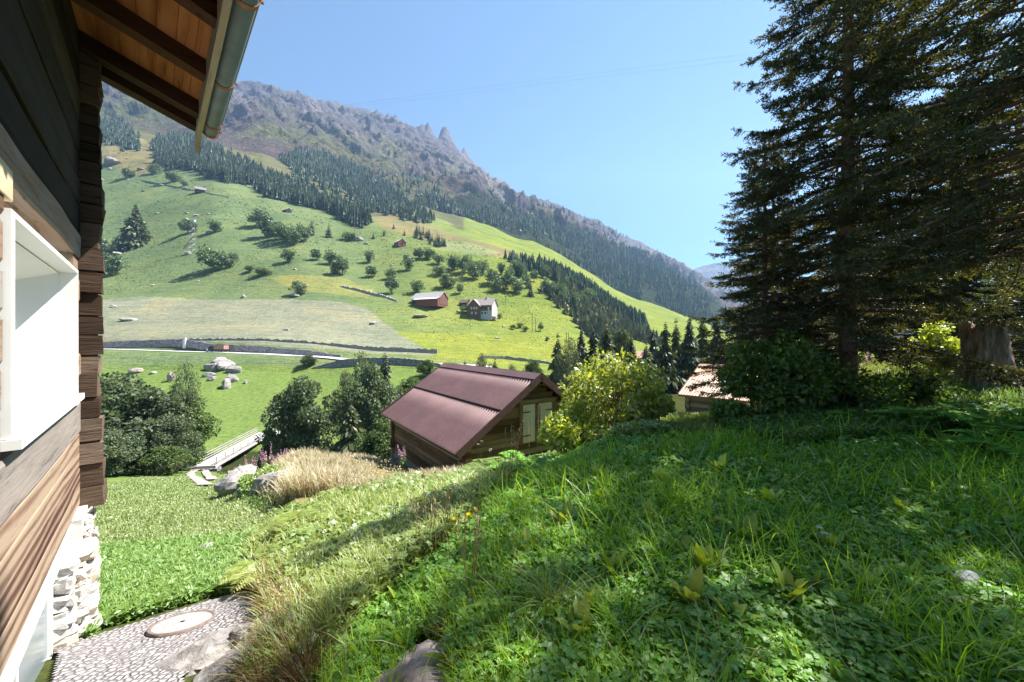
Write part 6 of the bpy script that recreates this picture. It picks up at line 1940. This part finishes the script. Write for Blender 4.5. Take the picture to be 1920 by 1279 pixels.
for k, (px, py, w, h) in enumerate([(400, 693, 34, 20), (424, 690, 42, 24), (412, 682, 36, 20), (440, 697, 30, 20), (434, 716, 30, 30), (425, 728, 26, 26), (393, 705, 22, 14), (398, 712, 20, 12)]):
    hrock(['dark blocky rock at the left of the outcrop', 'largest white-faced rock of the outcrop', 'topmost rock of the outcrop', 'right shoulder rock of the outcrop', 'pale cliff face under the outcrop', 'lowest pale rock of the outcrop', 'small rock at the left foot of the outcrop', 'low rock beside the birch under the outcrop'][k], px, py, w, h, 64, M_ROCKFAR if k in (1, 2, 5) else M_ROCK, 20 + k, OC)
hrock('upright grey boulder alone right of the outcrop', 461, 720, 9, 13, 64, None, 31)
hrock('jagged brown rock in the meadow left of the birch', 258, 698, 26, 12, 64, M_ROCKR, 32)
hrock('flat light rock next to the jagged brown rock', 287, 701, 16, 7, 64, None, 33)
hrock('pale rubble bank left of the birch', 321, 715, 16, 26, 64, M_ROCKR, 34)

# ------------------------------------------------------------------ retaining walls and hedge lines
def wallstrip(name, label, pts, h, th, mat_, cat='wall', lift=-0.2, jag=0.1, n=None):
    C = resample(pts, n or 60)
    T = np.gradient(C[:, :2], axis=0); T /= np.linalg.norm(T, axis=1)[:, None]; N = np.stack([-T[:, 1], T[:, 0]], -1)
    hh = np.interp(np.linspace(0, 1, len(C)), np.linspace(0, 1, len(h)), h) + rng.uniform(-jag, jag, len(C))
    V = []
    for sgn, top in ((-1, 0), (-1, 1), (1, 1), (1, 0)):
        V.append(np.concatenate([C[:, :2] + N * sgn * th * (0.5 - 0.12 * top), (C[:, 2] + (hh if top else lift))[:, None]], 1))
    V = np.stack(V, 1)
    m_ = len(C); i = np.arange(m_ - 1)[:, None] * 4; k = np.arange(4)[None, :]
    b = MB().add(V.reshape(-1, 3), [np.stack([i + k, i + 4 + k, i + 4 + (k + 1) % 4, i + (k + 1) % 4], -1).reshape(-1, 4), np.array([[0, 1, 2, 3]]), np.array([[(m_ - 1) * 4 + x for x in (3, 2, 1, 0)]])])
    return tag(b.build(name, [mat_]), label, cat)
def stone_wall_mat():
    m, nt, out = nmat('dry_stone_masonry')
    v = coords(nt, 'Object', (1, 1, 1.6))
    vd = nd(nt, 'TexVoronoi', {'Vector': v, 'Scale': 1.5}, feature='DISTANCE_TO_EDGE'); vc = nd(nt, 'TexVoronoi', {'Vector': v, 'Scale': 1.5})
    c = ramp(nt, vc.outputs['Color'], [(0.1, (0.23, 0.21, 0.23)), (0.9, (0.40, 0.37, 0.41))])
    e = nd(nt, 'MapRange', {'Value': vd.outputs['Distance'], 'From Max': 0.08})
    c = mixc(nt, e.outputs[0], (0.05, 0.05, 0.06), c)
    surf(nt, out, c, 0.95, bump(nt, e.outputs[0], 1.0, 0.15), 0.1)
    return m
M_MASON = stone_wall_mat()
def wp(px, Y, dz=0.0): return np.array([(px - 960) / F * Y, Y, float(ground((px - 960) / F * Y, Y)) + dz])
wallstrip('retaining_wall', 'long grey dry stone retaining wall behind the road and the parked vehicle', [wp(px, Y - 0.2) for px, Y in ((150, 120.6), (230, 120.5), (300, 119.6), (345, 119.0), (400, 117.7), (490, 116.7), (560, 115.7), (640, 113.2))], [1.0, 1.9, 2.1, 2.1, 2.0, 1.8, 1.5, 0.6], 0.7, M_MASON, lift=-0.3)
wallstrip('embankment_wall', 'pale rubble embankment under the road left of the brown barn', [wp(px, 102.2, -0.4) for px in (585, 640, 690, 740, 800, 850)], [0.2, 2.1, 2.3, 2.2, 1.9, 0.3], 1.6, stone_wall_mat(), lift=-2.0)
LOWW = [((205, 585.2), (300, 640.5), (360, 641))]
wallstrip('field_wall', 'dark low stone wall along the lower edge of the mown field', [hit(px, py, 122) for px, py in ((300, 640), (400, 643.5), (480, 647), (560, 652), (640, 660), (700, 667), (760, 674), (820, 680))], [0.3, 0.4, 0.5, 0.6, 0.7, 1.0, 1.2, 1.3], 0.8, M_ROCK, lift=-0.3, jag=0.22, n=120)
wallstrip('field_wall', 'old stone wall crossing the upper meadow below the little hut', [hit(px, py, 150) for px, py in ((228, 330), (270, 341), (310, 348), (350, 356), (400, 366), (430, 372))], [0.5, 1.0, 0.9, 1.1, 1.0, 0.8], 0.9, M_ROCK, lift=-0.5, jag=0.3, n=90)
wallstrip('field_wall', 'tumbled stone wall on the slope left of the red barn', [hit(px, py, 124) for px, py in ((640, 538), (680, 548), (720, 558), (745, 566))], [0.7, 1.1, 1.0, 0.8], 1.2, M_ROCKFAR, lift=-0.5, jag=0.35, n=70)
wallstrip('field_wall', 'thin dark wall at the foot of the yellow meadow behind the trees', [hit(px, py, 112) for px, py in ((900, 672), (950, 674), (1000, 679), (1040, 684))], [0.6, 0.9, 0.8, 0.5], 0.8, M_ROCK, lift=-0.4, jag=0.2, n=50)

# ------------------------------------------------------------------ vehicle, roadside marks
def vehicle():
    Y = 114.6
    p = wp(408, Y, 0.17); p[2] = float(ground((408 - 960) / F * 114.4, 114.4)) + 0.16
    root = thing('pickup_truck', 'dark pickup with a brown load box parked on the road by the stone wall', 'truck', p, -0.03)
    dark = plain('dark_car_paint', (0.02, 0.022, 0.035), 0.3, 0.1, 3, 0, 0.5)
    b = MB()
    prof = [(-3.3, 0.45), (-3.35, 0.95), (-2.4, 1.12), (-1.75, 1.75), (-0.55, 1.8), (-0.5, 0.45)]
    for w_, ins in ((0.95, 0),):
        V = np.array([(x, s_ * (0.95 if z < 1.3 else 0.78), z) for s_ in (-1, 1) for x, z in prof])
        n_ = len(prof)
        b.add(V, [np.array([[i, (i + 1) % n_, n_ + (i + 1) % n_, n_ + i] for i in range(n_)])]); b.add(V, np.array([[5, 4, 3, 2, 1, 0], [6, 7, 8, 9, 10, 11]]))
    b.box(O0, XYZ, (-0.49, -0.95, 0.45), (2.6, 0.95, 0.85))
    b.build('body', [dark], root)
    b = MB(); b.box(O0, XYZ, (-1.62, -0.83, 1.2), (-0.7, -0.80, 1.66)); b.box(O0, XYZ, (-2.18, -0.85, 1.2), (-1.7, -0.82, 1.42)); b.build('window', [glass], root)
    b = MB(); b.box(O0, XYZ, (-0.4, -0.98, 0.86), (2.65, 0.98, 1.95)); b.box(O0, XYZ, (-0.45, -1.0, 1.95), (2.7, 1.0, 2.02))
    b.build('load_box', [plain('brown_panel', (0.36, 0.2, 0.16), 0.8, 0.15, 2)], root)
    for x in (-2.5, 1.7):
        for y in (-0.9, 0.9):
            b = MB(); b.tube([(x, y - 0.11, 0.36), (x, y + 0.11, 0.36)], 0.36, 16); w_ = b.build('wheel', [plain('tyre_rubber', (0.015, 0.015, 0.015), 0.8)], root)
            b = MB(); b.tube([(x, y - 0.12, 0.36), (x, y + 0.12, 0.36)], 0.19, 12); b.build('rim', [zinc], w_)
vehicle()
root = thing('road_sign', 'tiny white marker post at the roadside before the pickup', 'sign', wp(388, 111.6))
b = MB(); b.tube([(0, 0, -0.2), (0, 0, 0.9)], 0.04, 6); b.build('post', [zinc], root)
b = MB(); b.box(O0, XYZ, (-0.25, -0.02, 0.7), (0.25, 0.02, 1.25)); b.build('panel', [white_paint], root)
root = thing('concrete_pillar', 'light concrete pillar set against the stone wall by the road', 'pillar', wp(347, 118.2))
b = MB(); b.box(O0, XYZ, (-0.35, -0.45, -0.3), (0.35, 0.15, 2.9)); b.build('shaft', [plain('light_concrete', (0.55, 0.54, 0.56), 0.9, 0.1, 3)], root)
b = MB(); b.box(O0, XYZ, (-0.42, -0.5, 2.9), (0.42, 0.2, 3.02)); b.build('cap', [plain('light_concrete_cap', (0.58, 0.57, 0.58), 0.9, 0.1, 3)], root)

# ------------------------------------------------------------------ footbridge
A0 = np.array([(388 - 960) / F * 52, 52, -(872 - 640) / F * 52]); A1 = np.array([(497 - 960) / F * 69, 69, -(812 - 640) / F * 69])
dA = A1 - A0; Lb_ = np.linalg.norm(dA); eA = dA / Lb_; sA = unit(np.cross(eA, [0, 0, 1.0])); uA = np.cross(sA, eA)
AX = np.stack([eA, sA, uA])
root = thing('footbridge', 'narrow bridge with pale wooden railings crossing the stream between the trees', 'bridge', A0)
b = MB(); b.box(O0, AX, (-0.5, -1.3, -0.35), (Lb_ + 0.6, 1.3, 0.0)); b.build('deck', [plain('bridge_deck', (0.44, 0.41, 0.40), 0.9, 0.2, 2)], root)
rw = plain('bleached_rail_wood', (0.34, 0.32, 0.31), 0.85, 0.2, 3)
for s_ in (-1.25, 1.25):
    b = MB()
    for zz in (0.3, 0.65, 1.0):
        b.box(O0, AX, (-0.2, s_ - 0.04, zz - 0.05), (Lb_, s_ + 0.04, zz + 0.05))
    rl = b.build('railing', [rw], root)
    for x in np.linspace(0, Lb_ - 0.2, 9):
        b = MB(); b.box(O0, AX, (x - 0.06, s_ - 0.11, -0.3), (x + 0.06, s_ - 0.041, 1.1)); b.build('post', [rw], rl)
b = MB(); b.box(O0, AX, (-0.8, -1.6, -2.5), (0.3, 1.6, -0.36)); b.box(O0, AX, (Lb_ - 0.3, -1.6, -2.5), (Lb_ + 0.8, 1.6, -0.36)); b.build('abutment', [M_MASON], root)

# ------------------------------------------------------------------ farm buildings
def gable(root, L, W, H, rise, wall_m, roof_m, over=0.5, down=1.5, gable_m=None, off=(0, 0, 0), rot=0.0, wname='wall', rname='roof'):
    """pitched-roof block: ridge along local x"""
    ca, sa = math.cos(rot), math.sin(rot)
    A = np.array([[ca, sa, 0], [-sa, ca, 0], [0, 0, 1]], float); o = np.array(off, float)
    b = MB()
    V = np.array([(x, y, z) for x in (-L / 2, L / 2) for y, z in ((-W / 2, -down), (W / 2, -down), (W / 2, H), (0, H + rise), (-W / 2, H))]) @ A + o
    b.add(V, [np.array([[0, 1, 6, 5], [1, 2, 7, 6], [4, 0, 5, 9]])], 0)
    b.add(V, [np.array([[4, 3, 2, 1, 0], [5, 6, 7, 8, 9]])], 1)
    w_ = b.build(wname, [wall_m, gable_m or wall_m], root)
    b = MB(); k = rise / (W / 2)
    for s_ in (-1, 1):
        d = np.array([0, s_, -k]) / math.hypot(1, k); nrm = np.array([0, s_ * k, 1]) / math.hypot(1, k)
        R3 = np.stack([np.array([1.0, 0, 0]), d, nrm])
        b.box(o + np.array([0, 0, H + rise + 0.02]) @ A, R3 @ A, (-L / 2 - over, 0.0, 0.0), (L / 2 + over, W / 2 * math.hypot(1, k) + over, 0.18))
    r_ = b.build(rname, [roof_m], root)
    return w_, r_, A, o

def panel(root, name, A, o, lo, hi, m_): 
    b = MB(); b.box(o, A, lo, hi); return b.build(name, [m_], root)
slate = plain('grey_slate_roof', (0.36, 0.34, 0.35), 0.7, 0.2, 1.5)
slate2 = plain('brown_grey_roof', (0.30, 0.25, 0.24), 0.8, 0.2, 1.5)
pale_roof = plain('pale_tin_roof', (0.62, 0.6, 0.6), 0.5, 0.06, 1)
red_wood = plain('red_brown_boards', (0.22, 0.075, 0.06), 0.85, 0.2, 1.2)
dark_wd = plain('old_dark_timber', (0.07, 0.045, 0.035), 0.9, 0.3, 1.2)
brown_wd = plain('brown_timber', (0.15, 0.09, 0.07), 0.9, 0.3, 1.2)
limewash = plain('limewash', (0.46, 0.44, 0.44), 0.9, 0.08, 1.0)
stonew = plain('grey_stone_wall', (0.36, 0.34, 0.34), 0.95, 0.3, 2.0)
pinkw = plain('pale_pink_render', (0.52, 0.38, 0.34), 0.9, 0.08, 1.0)
tileroof = plain('faded_tile_roof', (0.42, 0.24, 0.19), 0.85, 0.15, 2.0)
darkwin = plain('dark_window', (0.04, 0.04, 0.05), 0.3)

p = hit(806, 572, 130); kf = p[1] / F                       # red barn
root = thing('hay_barn', 'long red-brown barn with a pale grey roof and a white lean-to on the green meadow', 'barn', p, R(-24))
w_, r_, A, o = gable(root, 62 * kf, 28 * kf, 11 * kf, 11 * kf, dark_wd, slate, 0.4, 1.5, red_wood)
panel(root, 'lean_to_roof', np.array([[1, 0, 0], [0, .95, .3], [0, -.3, .95]]), np.array([0, -19.5 * kf, 9.0 * kf]), (-20 * kf, -2, 0), (31.8 * kf, 6.5 * kf, 0.15), pale_roof)
panel(root, 'lean_to', XYZ, np.zeros(3), (-18 * kf, -19 * kf, -1.5), (31 * kf, -14.05 * kf, 8.0 * kf), red_wood)
panel(root, 'door', XYZ, np.zeros(3), (31.05 * kf, -13 * kf, -0.5), (31.4 * kf, 11 * kf, 9 * kf), brown_wd)

p = hit(906, 594, 130); kf = p[1] / F                       # farmhouse
root = thing('farmhouse', 'tall farmhouse with a timber cross gable, grey roof and white end wall', 'house', p, R(-18))
w_, r_, A, o = gable(root, 46 * kf, 30 * kf, 20 * kf, 13 * kf, brown_wd, slate2, 0.5, 2.0, limewash)
g_, r2, A2, o2 = gable(root, 22 * kf, 24 * kf, 18 * kf, 12 * kf, brown_wd, slate2, 0.5, 2.0, brown_wd, (-11 * kf, -8 * kf, 0), math.pi / 2, 'cross_wing', 'cross_roof')
panel(root, 'white_base', XYZ, np.zeros(3), (0.5 * kf, -15.4 * kf, -2), (23.3 * kf, -15.05 * kf, 9 * kf), limewash)
panel(root, 'chimney', XYZ, np.zeros(3), (6 * kf, -1.5 * kf, 30 * kf), (9 * kf, 1.5 * kf, 37 * kf), stonew)
for x in (3, 9, 15):
    for z in (3.2, 12): panel(w_, 'window', XYZ, np.zeros(3), ((x) * kf, -15.8 * kf, z * kf), ((x + 3) * kf, -15.45 * kf, (z + 4) * kf), darkwin)
for x in (-17, -11.5, -6.5): panel(g_, 'window', XYZ, np.zeros(3), (x * kf, -19.4 * kf, 12 * kf), ((x + 3) * kf, -19.05 * kf, 16.5 * kf), limewash)
for x in (-16, -8): panel(g_, 'window', XYZ, np.zeros(3), (x * kf, -19.4 * kf, 3 * kf), ((x + 3) * kf, -19.05 * kf, 7.5 * kf), limewash)
panel(root, 'white_pier', XYZ, np.zeros(3), (16 * kf, -17 * kf, -2.5), (19 * kf, -15.9 * kf, 16 * kf), limewash)

p = hit(872, 574, 135); kf = p[1] / F
root = thing('shed', 'small dark shed between the red barn and the farmhouse', 'shed', p, R(-30))
gable(root, 17 * kf, 14 * kf, 5 * kf, 6 * kf, dark_wd, plain('shed_roof', (0.16, 0.12, 0.1), 0.8), 0.3, 1.0, dark_wd); panel(root, 'door', XYZ, np.zeros(3), (8.55 * kf, -3 * kf, 0), (8.8 * kf, 3 * kf, 4.5 * kf), brown_wd)
p = hit(750, 462, 200); kf = p[1] / F
root = thing('upper_barn', 'little dark barn with a pale roof high on the slope', 'barn', p, R(-50))
gable(root, 20 * kf, 15 * kf, 6 * kf, 6 * kf, brown_wd, pale_roof, 0.3, 1.5, red_wood); panel(root, 'door', XYZ, np.zeros(3), (10.05 * kf, -2 * kf, 0), (10.3 * kf, 2 * kf, 5 * kf), dark_wd)
p = hit(376, 362, 200); kf = p[1] / F
root = thing('hut', 'little grey hut under the wall on the upper meadow', 'hut', p, R(35))
gable(root, 16 * kf, 14 * kf, 4 * kf, 6 * kf, dark_wd, plain('hut_roof', (0.2, 0.19, 0.2), 0.8), 0.4, 1.0, stonew); panel(root, 'door', XYZ, np.zeros(3), (-1.6 * kf, -7.3 * kf, -.3), (1.6 * kf, -7.05 * kf, 3.4 * kf), darkwin)
p = hit(538, 398, 200); kf = p[1] / F
root = thing('hut', 'small pale-roofed hut at the foot of the dark wood', 'hut', p, R(-30))
gable(root, 13 * kf, 10 * kf, 2.5 * kf, 4 * kf, dark_wd, slate, 0.3, 1.0, dark_wd); panel(root, 'door', XYZ, np.zeros(3), (6.55 * kf, -1.6 * kf, -.3), (6.8 * kf, 1.6 * kf, 2.4 * kf), darkwin)

p = gpt(1203, 112); kf = 112 / F
p[2] = (640 - 692) / F * 112
root = thing('village_house', 'pale pink rendered house with a faded tile roof behind the dark trees', 'house', p, R(-22))
w_, r_, A, o = gable(root, 52 * kf, 34 * kf, 22 * kf, 10 * kf, pinkw, tileroof, 0.6, 6.0, pinkw)
for x in (-18, -8, 2, 12):
    panel(w_, 'window', XYZ, np.zeros(3), (x * kf, -17.3 * kf, 12 * kf), ((x + 4) * kf, -17.05 * kf, 18 * kf), darkwin)
panel(root, 'chimney', XYZ, np.zeros(3), (-14 * kf, -2 * kf, 28 * kf), (-10 * kf, 2 * kf, 37 * kf), stonew)

# ------------------------------------------------------------------ pylons, poles and cables
steel = plain('galvanised_steel', (0.24, 0.235, 0.26), 0.5, 0.15, 1, 0, 0.4, 0.5)
polew = plain('grey_pole_wood', (0.2, 0.17, 0.16), 0.9)
p = hit(360, 477, 130); kf = p[1] / F
root = thing('lattice_pylon', 'steel lattice pylon with slanting struts among the meadow trees', 'pylon', p)
b = MB()
H_ = 60 * kf; w0_, w1_ = 4.0 * kf, 2.2 * kf
cor = [np.array([sx, sy]) for sx in (-1, 1) for sy in (-1, 1)]
for c_ in cor: b.tube([(*(c_ * w0_), -0.5), (*(c_ * w1_), H_)], 0.08, 5)
for k in range(12):
    f0, f1 = k / 12, (k + 1) / 12
    for c_, d_ in ((cor[0], cor[1]), (cor[1], cor[3]), (cor[3], cor[2]), (cor[2], cor[0])):
        if k % 2: c_, d_ = d_, c_
        b.tube([(*(c_ * (w0_ + (w1_ - w0_) * f0)), H_ * f0), (*(d_ * (w0_ + (w1_ - w0_) * f1)), H_ * f1)], 0.07, 4)
b.build('mast', [steel], root)
b = MB(); b.tube([(-6 * kf, 0, 0.97 * H_), (6 * kf, 0, 0.97 * H_)], 0.16, 5); b.tube([(-4 * kf, 0, 1.06 * H_), (0, 0, 0.98 * H_), (5 * kf, 0, 1.09 * H_)], 0.13, 5); b.build('crossarm', [steel], root)
b = MB(); b.box(O0, XYZ, (2 * kf, -0.5, 1.0 * H_), (6 * kf, 0.5, 1.06 * H_)); b.build('insulator_box', [white_paint], root)
for dx in (-13, -10):
    b = MB(); b.tube([(dx * kf, -1.5, 8 * kf), (0, 0, 0.5 * H_)], 0.16, 5); b.build('strut', [polew], root)

def pole(label, px, py, hpx, n=1, gap=0, arm=True, r=0.13, y0=130):
    p = hit(px, py, y0); kf = p[1] / F
    root = thing('power_pole', label, 'pole', p, 0)
    for k in range(n):
        b = MB(); b.tube([((k - (n - 1) / 2) * gap * kf, 0, -0.6), ((k - (n - 1) / 2) * gap * kf * 0.7, 0, hpx * kf)], r, 6); b.build('pole', [polew], root)
    if arm:
        b = MB(); b.box(O0, XYZ, (-(gap + 5) * kf * 0.6, -0.1, hpx * kf * 0.93), ((gap + 5) * kf * 0.6, 0.1, hpx * kf * 0.96)); b.build('crossarm', [polew], root)
    return p, kf
pole('very tall thin steel mast by the boulders below the wood', 665, 448, 86, 1, 0, False, 0.2, 200)
pole('double wooden power pole on the slope right of the big bush', 866, 539, 30, 2, 4, True, 0.17)
pole('single power pole just above the small bushes', 998, 624, 36, 1, 0, False)
pole('shorter power pole next to the single pole above the small bushes', 1004, 624, 28, 1, 0, False)
pole('leaning power pole low on the yellow meadow', 1064, 650, 26, 2, 5, False)
pole('small pole at the meadow edge above the bronze larches', 1080, 652, 14, 2, 6, True)
pole('thin pole with crossarm on the slope right of the farmhouse', 948, 572, 16, 1, 0, True)

root_c = []
for label, pts in (('upper of two thin cables crossing the sky', [(640, 199), (900, 164), (1200, 127), (1460, 94)]), ('lower of two thin cables crossing the sky', [(690, 198), (900, 172), (1200, 136), (1470, 103)])):
    c_ = MB(); Ys = [420, 330, 230, 150]
    P = np.array([at(px, py, Y) for (px, py), Y in zip(pts, Ys)]); P = resample(P, 24)
    c_.tube(P, np.linspace(0.06, 0.025, 24), 5)
    tag(c_.build('power_cable', [plain('grey_cable', (0.22, 0.27, 0.34), 0.6)]), label, 'cable')

# ------------------------------------------------------------------ haze of the valley air
m = bpy.data.materials.new('valley_haze'); m.use_nodes = True
nt = m.node_tree; nt.nodes.clear(); out = nt.nodes.new('ShaderNodeOutputMaterial')
pv = nd(nt, 'VolumePrincipled', {'Color': (0.42, 0.62, 1.0, 1), 'Density': 0.00013, 'Anisotropy': 0.25})
nt.links.new(pv.outputs[0], out.inputs['Volume'])
b = MB(); b.box(O0, XYZ, (-2100, -80, -130), (3300, 4000, 1720))
tag(b.build('haze', [m]), 'thin blue summer haze filling the valley', 'haze', kind='stuff')
